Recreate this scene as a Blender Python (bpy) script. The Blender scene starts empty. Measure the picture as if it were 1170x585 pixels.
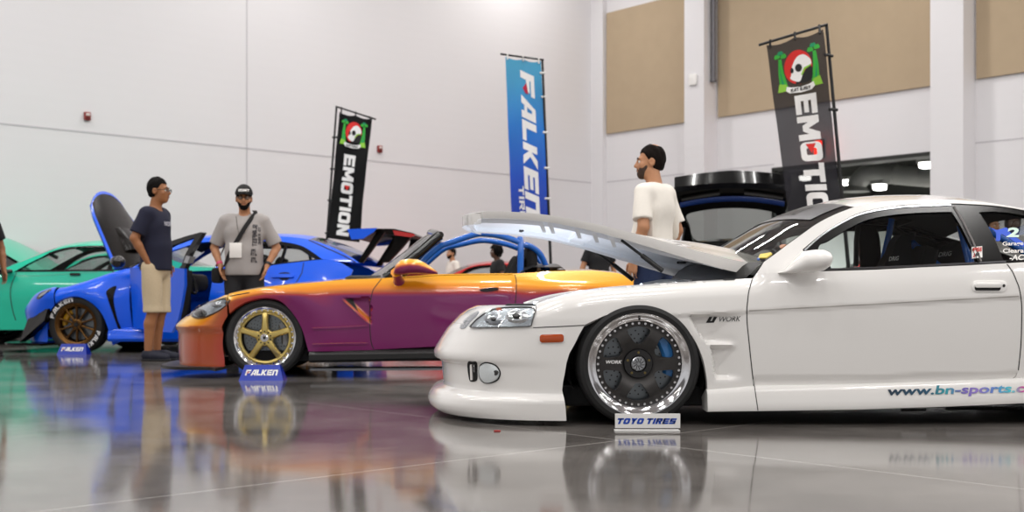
import bpy, bmesh, math, random
import numpy as np
from mathutils import Vector, Matrix, geometry
from mathutils.bvhtree import BVHTree

random.seed(7)
SC = bpy.context.scene
COL = SC.collection
# photograph geometry: focal length and horizon in pixels of the 1170x585 frame
FPX, PCX, PHY, CAMZ = 1308.0, 585.0, 345.0, 0.58
R = math.radians


# ------------------------------------------------------------------ materials
def nodes_of(name):
    m = bpy.data.materials.new(name)
    m.use_nodes = True
    nt = m.node_tree
    b = nt.nodes['Principled BSDF']
    return m, nt, b


def srgb(h):
    h = h.lstrip('#')
    c = [int(h[i:i + 2], 16) / 255 for i in (0, 2, 4)]
    return tuple(x / 12.92 if x <= .04045 else ((x + .055) / 1.055) ** 2.4 for x in c) + (1,)


def mat(name, col, rough=.5, metal=0., coat=0., noise=0., nscale=20., bump=0., alpha=1., emit=0., spec=.5):
    m, nt, b = nodes_of(name)
    c = srgb(col) if isinstance(col, str) else tuple(col) + (1,)
    b.inputs['Base Color'].default_value = c
    b.inputs['Roughness'].default_value = rough
    b.inputs['Metallic'].default_value = metal
    b.inputs['Coat Weight'].default_value = coat
    b.inputs['Coat Roughness'].default_value = .04
    b.inputs['Specular IOR Level'].default_value = spec
    b.inputs['Alpha'].default_value = alpha
    if emit:
        b.inputs['Emission Color'].default_value = c
        b.inputs['Emission Strength'].default_value = emit
    if noise or bump:
        tc = nt.nodes.new('ShaderNodeTexCoord')
        nz = nt.nodes.new('ShaderNodeTexNoise')
        nz.inputs['Scale'].default_value = nscale
        nz.inputs['Detail'].default_value = 4
        nt.links.new(tc.outputs['Object'], nz.inputs['Vector'])
        if noise:
            mx = nt.nodes.new('ShaderNodeMix')
            mx.data_type = 'RGBA'
            mx.inputs[6].default_value = tuple(x * (1 - noise) for x in c[:3]) + (1,)
            mx.inputs[7].default_value = tuple(min(1, x * (1 + noise)) for x in c[:3]) + (1,)
            nt.links.new(nz.outputs['Fac'], mx.inputs[0])
            nt.links.new(mx.outputs[2], b.inputs['Base Color'])
        if bump:
            bp = nt.nodes.new('ShaderNodeBump')
            bp.inputs['Strength'].default_value = bump
            bp.inputs['Distance'].default_value = .01
            nt.links.new(nz.outputs['Fac'], bp.inputs['Height'])
            nt.links.new(bp.outputs['Normal'], b.inputs['Normal'])
    return m


def glass(name, tint=(.8, .85, .85), mixfac=.25, rough=.02):
    """thin pane: tinted transparency under a glossy coat"""
    m = bpy.data.materials.new(name)
    m.use_nodes = True
    nt = m.node_tree
    nt.nodes.remove(nt.nodes['Principled BSDF'])
    out = nt.nodes['Material Output']
    tr = nt.nodes.new('ShaderNodeBsdfTransparent')
    tr.inputs[0].default_value = tuple(tint) + (1,)
    gl = nt.nodes.new('ShaderNodeBsdfGlossy')
    gl.inputs['Roughness'].default_value = rough
    lw = nt.nodes.new('ShaderNodeLayerWeight')
    lw.inputs[0].default_value = .5
    fr = nt.nodes.new('ShaderNodeMath')
    fr.operation = 'POWER'
    fr.inputs[1].default_value = 5.
    nt.links.new(lw.outputs['Facing'], fr.inputs[0])
    ad = nt.nodes.new('ShaderNodeMath')
    ad.operation = 'ADD'
    ad.use_clamp = True
    ad.inputs[1].default_value = .04 + mixfac
    mx = nt.nodes.new('ShaderNodeMixShader')
    nt.links.new(fr.outputs[0], ad.inputs[0])
    nt.links.new(ad.outputs[0], mx.inputs[0])
    nt.links.new(tr.outputs[0], mx.inputs[1])
    nt.links.new(gl.outputs[0], mx.inputs[2])
    nt.links.new(mx.outputs[0], out.inputs[0])
    return m


# ------------------------------------------------------------------ objects
def tag(o, label=None, cat=None, group=None, kind=None):
    if label: o['label'] = label
    if cat: o['category'] = cat
    if group: o['group'] = group
    if kind: o['kind'] = kind
    return o


def empty(name, loc=(0, 0, 0), rz=0., label=None, cat=None, group=None):
    o = bpy.data.objects.new(name, None)
    o.empty_display_size = .2
    COL.objects.link(o)
    o.location = loc
    o.rotation_euler = (0, 0, rz)
    return tag(o, label, cat, group)


def mk(name, verts, faces, m=None, parent=None, smooth=True, sharp=38, recalc=False):
    me = bpy.data.meshes.new(name)
    me.from_pydata([tuple(v) for v in verts], [], [tuple(f) for f in faces])
    me.validate()
    if recalc:
        bm = bmesh.new()
        bm.from_mesh(me)
        bmesh.ops.recalc_face_normals(bm, faces=bm.faces)
        bm.to_mesh(me)
        bm.free()
    if smooth:
        me.polygons.foreach_set('use_smooth', [True] * len(me.polygons))
        if sharp < 180:
            me.set_sharp_from_angle(angle=R(sharp))
    if m:
        for mm in (m if isinstance(m, (list, tuple)) else [m]):
            me.materials.append(mm)
    o = bpy.data.objects.new(name, me)
    COL.objects.link(o)
    if parent:
        o.parent = parent
    return o


def struct(o):
    o['kind'] = 'structure'
    return o


class MB:
    """collects pieces of one mesh"""

    def __init__(s):
        s.v, s.f = [], []

    def add(s, verts, faces, M=None):
        n = len(s.v)
        s.v += [(M @ Vector(p)) if M else Vector(p) for p in verts]
        s.f += [tuple(i + n for i in f) for f in faces]
        return s

    def box(s, c, d, bev=0., rot=None):
        bm = bmesh.new()
        bmesh.ops.create_cube(bm, size=1)
        bmesh.ops.scale(bm, vec=d, verts=bm.verts)
        if bev:
            bmesh.ops.bevel(bm, geom=bm.edges, offset=bev, segments=2, affect='EDGES', profile=.5)
        M = Matrix.Translation(c)
        if rot is not None:
            M = M @ rot
        bm.verts.index_update()
        s.add([v.co for v in bm.verts], [[v.index for v in f.verts] for f in bm.faces], M)
        bm.free()
        return s

    def tube(s, pts, r, seg=10, caps=True):
        pts = [Vector(p) for p in pts]
        rs = r if isinstance(r, (list, tuple)) else [r] * len(pts)
        rings = []
        up = None
        for i, p in enumerate(pts):
            a = pts[max(i - 1, 0)]
            b = pts[min(i + 1, len(pts) - 1)]
            d = (b - a).normalized()
            if up is None:
                up = Vector((0, 0, 1)) if abs(d.z) < .9 else Vector((1, 0, 0))
            u = (up - d * up.dot(d))
            if u.length < 1e-5:
                u = d.orthogonal()
            u.normalize()
            w = d.cross(u)
            up = u
            rings.append([p + (u * math.cos(2 * math.pi * k / seg) + w * math.sin(2 * math.pi * k / seg)) * rs[i] for k in range(seg)])
        n = len(s.v)
        for rg in rings:
            s.v += rg
        for i in range(len(rings) - 1):
            for k in range(seg):
                a = n + i * seg + k
                b = n + i * seg + (k + 1) % seg
                s.f.append((a, b, b + seg, a + seg))
        if caps:
            s.f.append(tuple(n + k for k in range(seg))[::-1])
            s.f.append(tuple(n + (len(rings) - 1) * seg + k for k in range(seg)))
        return s

    def lathe(s, prof, seg=48, axis='Y', M=None, close=False):
        """prof: list of (r, h); turned about the axis"""
        n0 = []
        for r, h in prof:
            for k in range(seg):
                a = 2 * math.pi * k / seg
                if axis == 'Y':
                    n0.append((r * math.cos(a), h, r * math.sin(a)))
                elif axis == 'Z':
                    n0.append((r * math.cos(a), r * math.sin(a), h))
                else:
                    n0.append((h, r * math.cos(a), r * math.sin(a)))
        f = []
        m = len(prof)
        for i in range(m if close else m - 1):
            for k in range(seg):
                a = i * seg + k
                b = i * seg + (k + 1) % seg
                c = ((i + 1) % m) * seg + (k + 1) % seg
                d = ((i + 1) % m) * seg + k
                f.append((a, b, c, d))
        return s.add(n0, f, M)

    def ball(s, c, r, seg=16, M=None):
        r = r if isinstance(r, (list, tuple)) else (r, r, r)
        bm = bmesh.new()
        bmesh.ops.create_uvsphere(bm, u_segments=seg, v_segments=max(6, seg // 2), radius=1)
        bm.verts.index_update()
        T = Matrix.Translation(c) @ (M or Matrix()) @ Matrix.Diagonal((r[0], r[1], r[2], 1))
        s.add([v.co for v in bm.verts], [[v.index for v in f.verts] for f in bm.faces], T)
        bm.free()
        return s

    def prism(s, poly, a0, a1, axis='Y'):
        """2D polygon extruded between a0 and a1 along the axis (poly in the other two axes)"""
        def P(p, a):
            return (p[0], a, p[1]) if axis == 'Y' else ((p[0], p[1], a) if axis == 'Z' else (a, p[0], p[1]))
        n = len(poly)
        v = [P(p, a0) for p in poly] + [P(p, a1) for p in poly]
        tri = geometry.tessellate_polygon([[Vector((p[0], p[1], 0)) for p in poly]])
        f = [tuple(t) for t in tri] + [tuple(i + n for i in t)[::-1] for t in tri]
        f += [(i, (i + 1) % n, (i + 1) % n + n, i + n) for i in range(n)]
        return s.add(v, f)

    def loft(s, rows, close=False):
        n = len(rows[0])
        v = [p for r in rows for p in r]
        f = []
        for i in range(len(rows) - 1):
            for k in range(n if close else n - 1):
                a = i * n + k
                b = i * n + (k + 1) % n
                f.append((a, b, b + n, a + n))
        return s.add(v, f)

    def build(s, name, m=None, parent=None, smooth=True, sharp=38, recalc=True):
        return mk(name, s.v, s.f, m, parent, smooth, sharp, recalc)


# ------------------------------------------------------------------ curves & polygons
def cr(pts, n=6):
    """open Catmull-Rom through the points"""
    P = [np.array(p, float) for p in pts]
    if len(P) < 3:
        return [tuple(p) for p in P]
    P = [2 * P[0] - P[1]] + P + [2 * P[-1] - P[-2]]
    out = []
    for i in range(1, len(P) - 2):
        for k in range(n):
            t = k / n
            a, b, c, d = P[i - 1:i + 3]
            out.append(tuple(.5 * (2 * b + (c - a) * t + (2 * a - 5 * b + 4 * c - d) * t * t + (3 * b - a - 3 * c + d) * t ** 3)))
    out.append(tuple(P[-2]))
    return out


def crc(pts, n=6):
    """closed Catmull-Rom"""
    P = [np.array(p, float) for p in pts]
    N = len(P)
    out = []
    for i in range(N):
        a, b, c, d = P[i - 1], P[i], P[(i + 1) % N], P[(i + 2) % N]
        for k in range(n):
            t = k / n
            out.append(tuple(.5 * (2 * b + (c - a) * t + (2 * a - 5 * b + 4 * c - d) * t * t + (3 * b - a - 3 * c + d) * t ** 3)))
    return out


def join(*segs):
    out = []
    for s in segs:
        for p in s:
            if not out or math.dist(out[-1], p) > 1e-6:
                out.append(tuple(p))
    if math.dist(out[0], out[-1]) < 1e-6:
        out.pop()
    return out


def densify(poly, step, closed=True):
    out = []
    n = len(poly)
    for i in range(n if closed else n - 1):
        a = np.array(poly[i], float)
        b = np.array(poly[(i + 1) % n], float)
        k = max(1, int(math.ceil(np.linalg.norm(b - a) / step)))
        for j in range(k):
            out.append(tuple(a + (b - a) * j / k))
    if not closed:
        out.append(tuple(poly[-1]))
    return out


def inside(poly, P):
    poly = np.asarray(poly, float)
    P = np.asarray(P, float)
    x, y = P[:, 0], P[:, 1]
    c = np.zeros(len(P), bool)
    x1, y1 = poly[:, 0], poly[:, 1]
    x2, y2 = np.roll(x1, -1), np.roll(y1, -1)
    for a, b, cc, d in zip(x1, y1, x2, y2):
        if b == d: continue
        k = ((b > y) != (d > y)) & (x < (cc - a) * (y - b) / (d - b) + a)
        c ^= k
    return c


def edge_dist(poly, P):
    poly = np.asarray(poly, float)
    P = np.asarray(P, float)
    best = np.full(len(P), 1e9)
    for i in range(len(poly)):
        a = poly[i]
        b = poly[(i + 1) % len(poly)]
        ab = b - a
        L = ab @ ab
        if L < 1e-18: continue
        t = np.clip(((P - a) @ ab) / L, 0, 1)
        d = np.linalg.norm(P - a - t[:, None] * ab, axis=1)
        best = np.minimum(best, d)
    return best


def tri2d(outline, holes=(), step=.02, grid=True):
    """constrained Delaunay of a polygon with holes: -> verts2d, tris, boundary loops (index lists)"""
    loops = [densify(outline, step)] + [densify(h, step) for h in holes]
    pts, edges = [], []
    for lp in loops:
        n = len(pts)
        pts += lp
        edges += [(n + i, n + (i + 1) % len(lp)) for i in range(len(lp))]
    if grid:
        A = np.array(loops[0])
        lo, hi = A.min(0), A.max(0)
        gx = np.arange(lo[0] + step * .5, hi[0], step)
        gy = np.arange(lo[1] + step * .5, hi[1], step)
        G = np.array([(x + (step * .5 if j % 2 else 0), y) for j, y in enumerate(gy) for x in gx])
        if len(G):
            k = inside(loops[0], G)
            for h in loops[1:]:
                k &= ~inside(h, G)
            G = G[k]
            for lp in loops:
                if len(G):
                    G = G[edge_dist(lp, G) > step * .45]
            pts += [tuple(p) for p in G]
    r = geometry.delaunay_2d_cdt([Vector(p) for p in pts], edges, [], 0, 1e-7, True)
    V = [tuple(v) for v in r[0]]
    T = [tuple(f) for f in r[2]]
    omap = {}
    for i, ol in enumerate(r[3]):
        for o in ol:
            omap[o] = i
    C = np.array([np.mean([V[i] for i in t], axis=0) for t in T])
    k = inside(loops[0], C)
    for h in loops[1:]:
        k &= ~inside(h, C)
    T = [t for t, kk in zip(T, k) if kk]

    def area(t):
        a, b_, c = V[t[0]], V[t[1]], V[t[2]]
        return (b_[0] - a[0]) * (c[1] - a[1]) - (c[0] - a[0]) * (b_[1] - a[1])
    def flat(t):
        p = [V[i] for i in t]
        return abs(area(t)) < .01 * max(math.dist(p[0], p[1]), math.dist(p[1], p[2]), math.dist(p[2], p[0])) ** 2
    T = [t if area(t) > 0 else t[::-1] for t in T if not flat(t)]
    bl, n = [], 0
    for lp in loops:
        bl.append([omap.get(n + i) for i in range(len(lp))])
        n += len(lp)
    return V, T, bl


def rrect(x0, y0, x1, y1, r, n=5):
    out = []
    for cx, cy, a in ((x1 - r, y1 - r, 0), (x0 + r, y1 - r, 90), (x0 + r, y0 + r, 180), (x1 - r, y0 + r, 270)):
        for k in range(n + 1):
            t = R(a + 90 * k / n)
            out.append((cx + r * math.cos(t), cy + r * math.sin(t)))
    return out


def ellipse(cx, cy, rx, ry, n=32):
    return [(cx + rx * math.cos(2 * math.pi * k / n), cy + ry * math.sin(2 * math.pi * k / n)) for k in range(n)]


# ------------------------------------------------------------------ photograph -> place
def at(px, py, Y):
    return Vector(((px - PCX) / FPX * Y, Y, CAMZ - (py - PHY) / FPX * Y))


class Frame:
    """a car's own frame: x to its tail, y away from the camera, z up"""

    def __init__(s, px, Y, yaw, y0=0.):
        """the local point (0, y0) stands at distance Y behind pixel column px"""
        s.yaw = yaw
        s.loc = Vector(((px - PCX) / FPX * Y, Y, 0)) - Matrix.Rotation(yaw, 3, 'Z') @ Vector((0, y0, 0))
        s.M = Matrix.Translation(s.loc) @ Matrix.Rotation(yaw, 4, 'Z')
        s.I = s.M.inverted()
        s.o = s.I @ Vector((0, 0, CAMZ))

    def ray(s, px, py):
        return s.I.to_3x3() @ Vector(((px - PCX) / FPX, 1, -(py - PHY) / FPX))

    def on(s, px, py, y):
        """local point of the pixel on the plane y (number or function of x, z)"""
        d = s.ray(px, py)
        yy = y if not callable(y) else -.8
        for _ in range(25 if callable(y) else 1):
            p = s.o + d * ((yy - s.o.y) / d.y)
            if callable(y):
                yy = .5 * yy + .5 * float(y(p.x, p.z))
        return p

    def xz(s, pts, y):
        return [(p.x, p.z) for p in (s.on(a, b, y) for a, b in pts)]


def rim_faces(loop, n0):
    return


def skin(name, V2, T, loops, f3, m, parent, depth=(0, .02, 0), flip=False, sharp=38):
    """map a triangulated 2D region to 3D by f3 and give its edges a return of the given depth"""
    v = [Vector(f3(*p)) for p in V2]
    f = list(T)
    dv = Vector(depth)
    if dv.length > 0:
        for lp in loops:
            lp = [i for i in lp if i is not None]
            n = len(v)
            v += [v[i] + dv for i in lp]
            k = len(lp)
            f += [(lp[(i + 1) % k], lp[i], n + i, n + (i + 1) % k) for i in range(k)]
    o = mk(name, v, f, m, parent, True, sharp, False)
    return o


def orient(o, ref):
    """point the faces of an open shell towards the local direction ref"""
    me = o.data
    s = sum(p.normal.dot(ref) * p.area for p in me.polygons)
    if s < 0:
        me.flip_normals()
    return o


def mirror_y(o, name=None):
    """the same part on the other side of the car"""
    me = o.data.copy()
    for v in me.vertices:
        v.co.y = -v.co.y
    me.flip_normals()
    c = bpy.data.objects.new(name or o.name.split('.')[0], me)
    COL.objects.link(c)
    c.parent = o.parent
    return c


class Surf:
    """ray target made of built parts (car-local coordinates)"""

    def __init__(s, fr, objs):
        v, f = [], []
        for o in objs:
            n = len(v)
            v += [x.co.copy() for x in o.data.vertices]
            f += [tuple(i + n for i in p.vertices) for p in o.data.polygons]
        s.t = BVHTree.FromPolygons(v, f)
        s.fr = fr

    def hit(s, px, py):
        d = s.fr.ray(px, py).normalized()
        l, n, i, dd = s.t.ray_cast(s.fr.o, d)
        if l is None:
            return None, None
        if n.dot(d) > 0: n = -n
        return l, n


def patch(sf, name, outline, m, parent, holes=(), off=.002, step=3., thick=.004, dome=0., sharp=50):
    """a thin piece lying on a surface: its outline as seen in the photograph, laid on the real panel"""
    V, T, L = tri2d(outline, holes, step)
    pts, nor = [], []
    last = None
    for p in V:
        l, n = sf.hit(*p)
        if l is None:
            best = sorted(V, key=lambda q: math.dist(p, q))
            for q in best[1:60]:
                l, n = sf.hit(*q)
                if l is not None: break
            if l is None: l, n = last
        last = (l, n)
        pts.append(l)
        nor.append(n)
    nav = sum(nor, Vector()).normalized()
    nor = [(n * .5 + nav * .5).normalized() for n in nor]
    if dome:
        ed = edge_dist(outline, np.array(V))
        mxd = ed.max()
        ds = [dome * math.sqrt(max(0, 1 - (1 - e / mxd) ** 2)) for e in ed]
    else:
        ds = [0] * len(V)
    v = [p + n * (off + d) for p, n, d in zip(pts, nor, ds)]
    f = list(T)
    if thick:
        for lp in L:
            lp = [i for i in lp if i is not None]
            n0 = len(v)
            v += [v[i] - nor[i] * (thick + off) for i in lp]
            k = len(lp)
            f += [(lp[(i + 1) % k], lp[i], n0 + i, n0 + (i + 1) % k) for i in range(k)]
    o = mk(name, v, f, m, parent, True, sharp)
    return orient(o, nav)


def stripe(px_pts, w):
    """polygon of a narrow line following pixel points"""
    P = [np.array(p, float) for p in px_pts]
    L, Rr = [], []
    for i, p in enumerate(P):
        d = P[min(i + 1, len(P) - 1)] - P[max(i - 1, 0)]
        d /= np.linalg.norm(d)
        n = np.array((-d[1], d[0])) * w / 2
        L.append(tuple(p + n))
        Rr.append(tuple(p - n))
    return L + Rr[::-1]


# ------------------------------------------------------------------ lettering
def text_poly(s, bold=0., shear=0., space=1.):
    """flat triangles of a line of lettering, scaled to height 1 of its capitals, starting at x=0"""
    cu = bpy.data.curves.new('t', 'FONT')
    cu.body = s
    cu.size = 1.4
    cu.offset = bold
    cu.shear = shear
    cu.space_character = space
    cu.resolution_u = 3
    ob = bpy.data.objects.new('t', cu)
    COL.objects.link(ob)
    dg = bpy.context.evaluated_depsgraph_get()
    me = bpy.data.meshes.new_from_object(ob.evaluated_get(dg))
    v = [(p.co.x, p.co.y) for p in me.vertices]
    f = [tuple(p.vertices) for p in me.polygons]
    bpy.data.objects.remove(ob)
    bpy.data.curves.remove(cu)
    bpy.data.meshes.remove(me)
    a = np.array(v)
    lo, hi = a.min(0), a.max(0)
    a = (a - lo) / (hi - lo)      # unit square
    return a, f


def block_text(s, t=.27, gap=.13, shear=0., wide=.95):
    """heavy square-cut capitals: triangles in the unit square"""
    V, F = [], []
    x = 0.
    h = t * .86

    def R_(x0, y0, x1, y1):
        return [(x0, y0), (x1, y0), (x1, y1), (x0, y1)]
    for ch in s:
        w = wide
        P = []
        if ch == ' ':
            x += .35
            continue
        if ch == 'F': P = [R_(0, 0, t, 1), R_(0, 1 - h, w, 1), R_(0, .40, w * .86, .40 + h * .9)]
        elif ch == 'A': P = [[(0, 0), (t * 1.1, 0), (w * .60, 1), (w * .42, 1)], [(w - t, 0), (w, 0), (w, 1), (w * .42, 1), (w * .42, 1 - h), (w - t, 1 - h)], R_(w * .3, .20, w - t * .5, .20 + h * .75)]
        elif ch == 'L': P = [R_(0, 0, t, 1), R_(0, 0, w * .9, h)]; w = .9 * wide
        elif ch == 'K': P = [R_(0, 0, t, 1), [(t * .8, .5), (w - t * 1.2, 1), (w, 1), (t * 1.7, .5), (w, 0), (w - t * 1.2, 0)]]
        elif ch == 'E': P = [R_(0, 0, t, 1), R_(0, 1 - h, w, 1), R_(0, .5 - h * .42, w * .92, .5 + h * .42), R_(0, 0, w, h)]
        elif ch == 'N': P = [R_(0, 0, t, 1), R_(w - t, 0, w, 1), [(0, 1), (t * 1.1, 1), (w, 0), (w - t * 1.1, 0)]]
        elif ch == 'n': P = [R_(0, 0, t, 1), R_(w - t, 0, w, .86), R_(0, 1 - h, w - .1, 1), [(w - .12, 1), (w, .86), (w - t, .7)]]
        elif ch == 'M': w = 1.25 * wide; P = [R_(0, 0, t, 1), R_(w - t, 0, w, 1), [(0, 1), (t * 1.15, 1), (w / 2 + t * .45, .22), (w / 2 - t * .45, .22)], [(w, 1), (w - t * 1.15, 1), (w / 2 - t * .45, .22), (w / 2 + t * .45, .22)]]
        elif ch == 'T': P = [R_(0, 1 - h, w, 1), R_(w / 2 - t / 2, 0, w / 2 + t / 2, 1)]
        elif ch == 'I': w = t; P = [R_(0, 0, t, 1)]
        elif ch == 'R': P = [R_(0, 0, t, 1), R_(0, 1 - h, w - .1, 1), R_(0, .40, w - .1, .40 + h * .8), R_(w - t, .46, w, .94), [(w * .40, .42), (w * .40 + t, .46), (w, 0), (w - t * 1.15, 0)]]
        elif ch == 'S': P = [R_(0.04, 1 - h, w, 1), R_(0, .5 - h * .42, w - .02, .5 + h * .42), R_(0, 0, w - .04, h), R_(0, .46, t, .96), R_(w - t, .04, w, .54)]
        elif ch == 'Y': P = [[(0, 1), (t * 1.2, 1), (w / 2 + t / 2, .5), (w / 2 + t / 2, 0), (w / 2 - t / 2, 0), (w / 2 - t / 2, .42)], [(w, 1), (w - t * 1.2, 1), (w / 2 - t / 2, .5), (w / 2 + t / 2, .42)]]
        elif ch == 'O':
            r0 = rrect(0, 0, w, 1, .24, 4)
            r1 = rrect(t, h, w - t, 1 - h, .08, 3)
            v, f, _ = tri2d(r0, [r1], .2, False)
            n = len(V)
            V += [(p[0] + x, p[1]) for p in v]
            F += [tuple(i + n for i in q) for q in f]
        for p in P:
            tri = geometry.tessellate_polygon([[Vector((a, b, 0)) for a, b in p]])
            n = len(V)
            V += [(a + x, b) for a, b in p]
            F += [tuple(i + n for i in q) for q in tri]
        x += w + gap
    a = np.array(V)
    a[:, 0] += shear * a[:, 1]
    lo, hi = a.min(0), a.max(0)
    return (a - lo) / (hi - lo), F


def text_on(name, s, place, m, parent, bold=.0, shear=0., space=1., sub=0, sharp=60, block=0., gap=.13):
    """lettering whose unit square (u right, v up) is placed by place(u, v) -> point"""
    a, f = block_text(s, block, gap, shear) if block else text_poly(s, bold, shear, space)
    bm = bmesh.new()
    vs = [bm.verts.new((p[0], p[1], 0)) for p in a]
    for ff in f:
        try:
            bm.faces.new([vs[i] for i in ff])
        except ValueError:
            pass
    bmesh.ops.triangulate(bm, faces=bm.faces)
    for _ in range(sub):
        bmesh.ops.subdivide_edges(bm, edges=bm.edges, cuts=1, use_grid_fill=True)
    bmesh.ops.triangulate(bm, faces=bm.faces)
    bm.verts.index_update()
    v = [place(x.co.x, x.co.y) for x in bm.verts]
    ff = [tuple(x.index for x in p.verts) for p in bm.faces]
    bm.free()
    return mk(name, v, ff, m, parent, False)


def text_surf(sf, name, s, quad, m, parent, off=.003, **k):
    """quad: pixel corners bottom-left, bottom-right, top-right, top-left"""
    bl, br, tr, tl = [np.array(q, float) for q in quad]

    def place(u, v):
        p = (bl * (1 - u) + br * u) * (1 - v) + (tl * (1 - u) + tr * u) * v
        l, n = sf.hit(*p)
        if l is None:
            return sf.fr.on(p[0], p[1], -.8)
        return l + n * off
    return text_on(name, s, place, m, parent, **k)
# ================================================================== camera, light
cam = bpy.data.cameras.new('camera')
cam.sensor_width = 36
cam.lens = FPX / 1170 * 36
cam.shift_y = (PHY - 292.5) / 1170
cam.clip_end = 300
cam.dof.use_dof = True
cam.dof.focus_distance = 5.45
cam.dof.aperture_fstop = 3.2
cam_o = bpy.data.objects.new('camera', cam)
COL.objects.link(cam_o)
cam_o.location = (0, 0, CAMZ)
cam_o.rotation_euler = (R(90), 0, 0)
SC.camera = cam_o
SC.view_settings.view_transform = 'Standard'
SC.view_settings.look = 'None'
SC.view_settings.exposure = 0.0
SC.view_settings.gamma = 1.0
SC.view_settings.use_curve_mapping = False

w = bpy.data.worlds.new('World')
SC.world = w
w.use_nodes = True
w.node_tree.nodes['Background'].inputs[0].default_value = (.80, .79, .80, 1)
w.node_tree.nodes['Background'].inputs[1].default_value = .66

CEIL = 11.5
# high-bay lamps hanging in rows under the hall's roof
for ix in range(-4, 5):
    for iy in range(-2, 6):
        x, y = ix * 4.6 + 1.0, iy * 5.0 + 1.5
        # keep them inside the two walls
        dx, dy = x - 2.16, y - 29.8
        if dx * .671 - dy * .741 < 1.0 or -(dx * .741 + dy * .671) < 1.0:
            continue
        L = bpy.data.lights.new('high_bay_lamp', 'AREA')
        L.shape = 'RECTANGLE'
        L.size, L.size_y = 1.5, .34
        L.energy = 128
        L.color = (1, .975, .95)
        o = bpy.data.objects.new('high_bay_lamp', L)
        COL.objects.link(o)
        o.location = (x, y, CEIL - 1.6)

# ================================================================== the hall
def wall_mat(name, base, joint=.0):
    m, nt, b = nodes_of(name)
    tc = nt.nodes.new('ShaderNodeTexCoord')
    nz = nt.nodes.new('ShaderNodeTexNoise')
    nz.inputs['Scale'].default_value = .55
    nz.inputs['Detail'].default_value = 6
    nt.links.new(tc.outputs['Object'], nz.inputs['Vector'])
    rp = nt.nodes.new('ShaderNodeMix')
    rp.data_type = 'RGBA'
    c = srgb(base)
    rp.inputs[6].default_value = tuple(x * .95 for x in c[:3]) + (1,)
    rp.inputs[7].default_value = c
    nt.links.new(nz.outputs['Fac'], rp.inputs[0])
    nt.links.new(rp.outputs[2], b.inputs['Base Color'])
    b.inputs['Roughness'].default_value = .6
    # shallow horizontal courses of the tilt-up panels
    wv = nt.nodes.new('ShaderNodeTexWave')
    wv.bands_direction = 'Z'
    wv.inputs['Scale'].default_value = 1.6
    wv.inputs['Distortion'].default_value = .6
    nt.links.new(tc.outputs['Object'], wv.inputs['Vector'])
    bp = nt.nodes.new('ShaderNodeBump')
    bp.inputs['Strength'].default_value = .035
    bp.inputs['Distance'].default_value = .02
    nt.links.new(wv.outputs['Fac'], bp.inputs['Height'])
    nt.links.new(bp.outputs['Normal'], b.inputs['Normal'])
    return m


M_WALL = wall_mat('white wall paint', '#E6E4E6')
M_JOINT = mat('joint sealant', '#C4C1C5', .7)
M_TAN = mat('tan acoustic fabric', '#B5A186', .9, noise=.05, nscale=3)
M_CEIL = mat('ceiling', '#CFCBCB', .8)

WC = Vector((2.16, 29.8, 0))
WL = Vector((-.741, -.671, 0))          # along the left wall, towards the camera
WR = Vector((.671, -.741, 0))           # along the right wall


def wl(s, z, d=0.):
    """point of the left wall, d in front of it"""
    return WC + WL * s + WR * d + Vector((0, 0, z))


def wr(s, z, d=0.):
    return WC + WR * s + WL * d + Vector((0, 0, z))


def s_left(px):
    k = (px - PCX) / FPX
    return (k * 29.8 - 2.16) / (-.741 + .671 * k)


def s_right(px, d=0.):
    k = (px - PCX) / FPX
    return (k * (29.8 - .671 * d) - 2.16 + .741 * d) / (.671 + .741 * k)


def z_left(px, py):
    Y = 29.8 - .671 * s_left(px)
    return CAMZ + (PHY - py) / FPX * Y


def z_right(px, py):
    Y = 29.8 - .741 * s_right(px)
    return CAMZ + (PHY - py) / FPX * Y


def slab(place, poly, d0, d1, holes=(), step=2.):
    V, T, L = tri2d(poly, holes, step, False)
    b = MB()
    n = len(V)
    v = [place(p[0], p[1], d0) for p in V] + [place(p[0], p[1], d1) for p in V]
    f = list(T) + [tuple(i + n for i in t)[::-1] for t in T]
    for lp in L:
        k = len(lp)
        f += [(lp[(i + 1) % k], lp[i], lp[i] + n, lp[(i + 1) % k] + n) for i in range(k)]
    return b.add(v, f)


def box_on(place, s0, s1, z0, z1, d0, d1, b=None):
    b = b or MB()
    v = [place(s, z, d) for d in (d0, d1) for z in (z0, z1) for s in (s0, s1)]
    return b.add(v, [(0, 1, 3, 2), (4, 6, 7, 5), (0, 4, 5, 1), (2, 3, 7, 6), (0, 2, 6, 4), (1, 5, 7, 3)])


# floor: ground and polished concrete
FLOOR_Y = 0.


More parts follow.
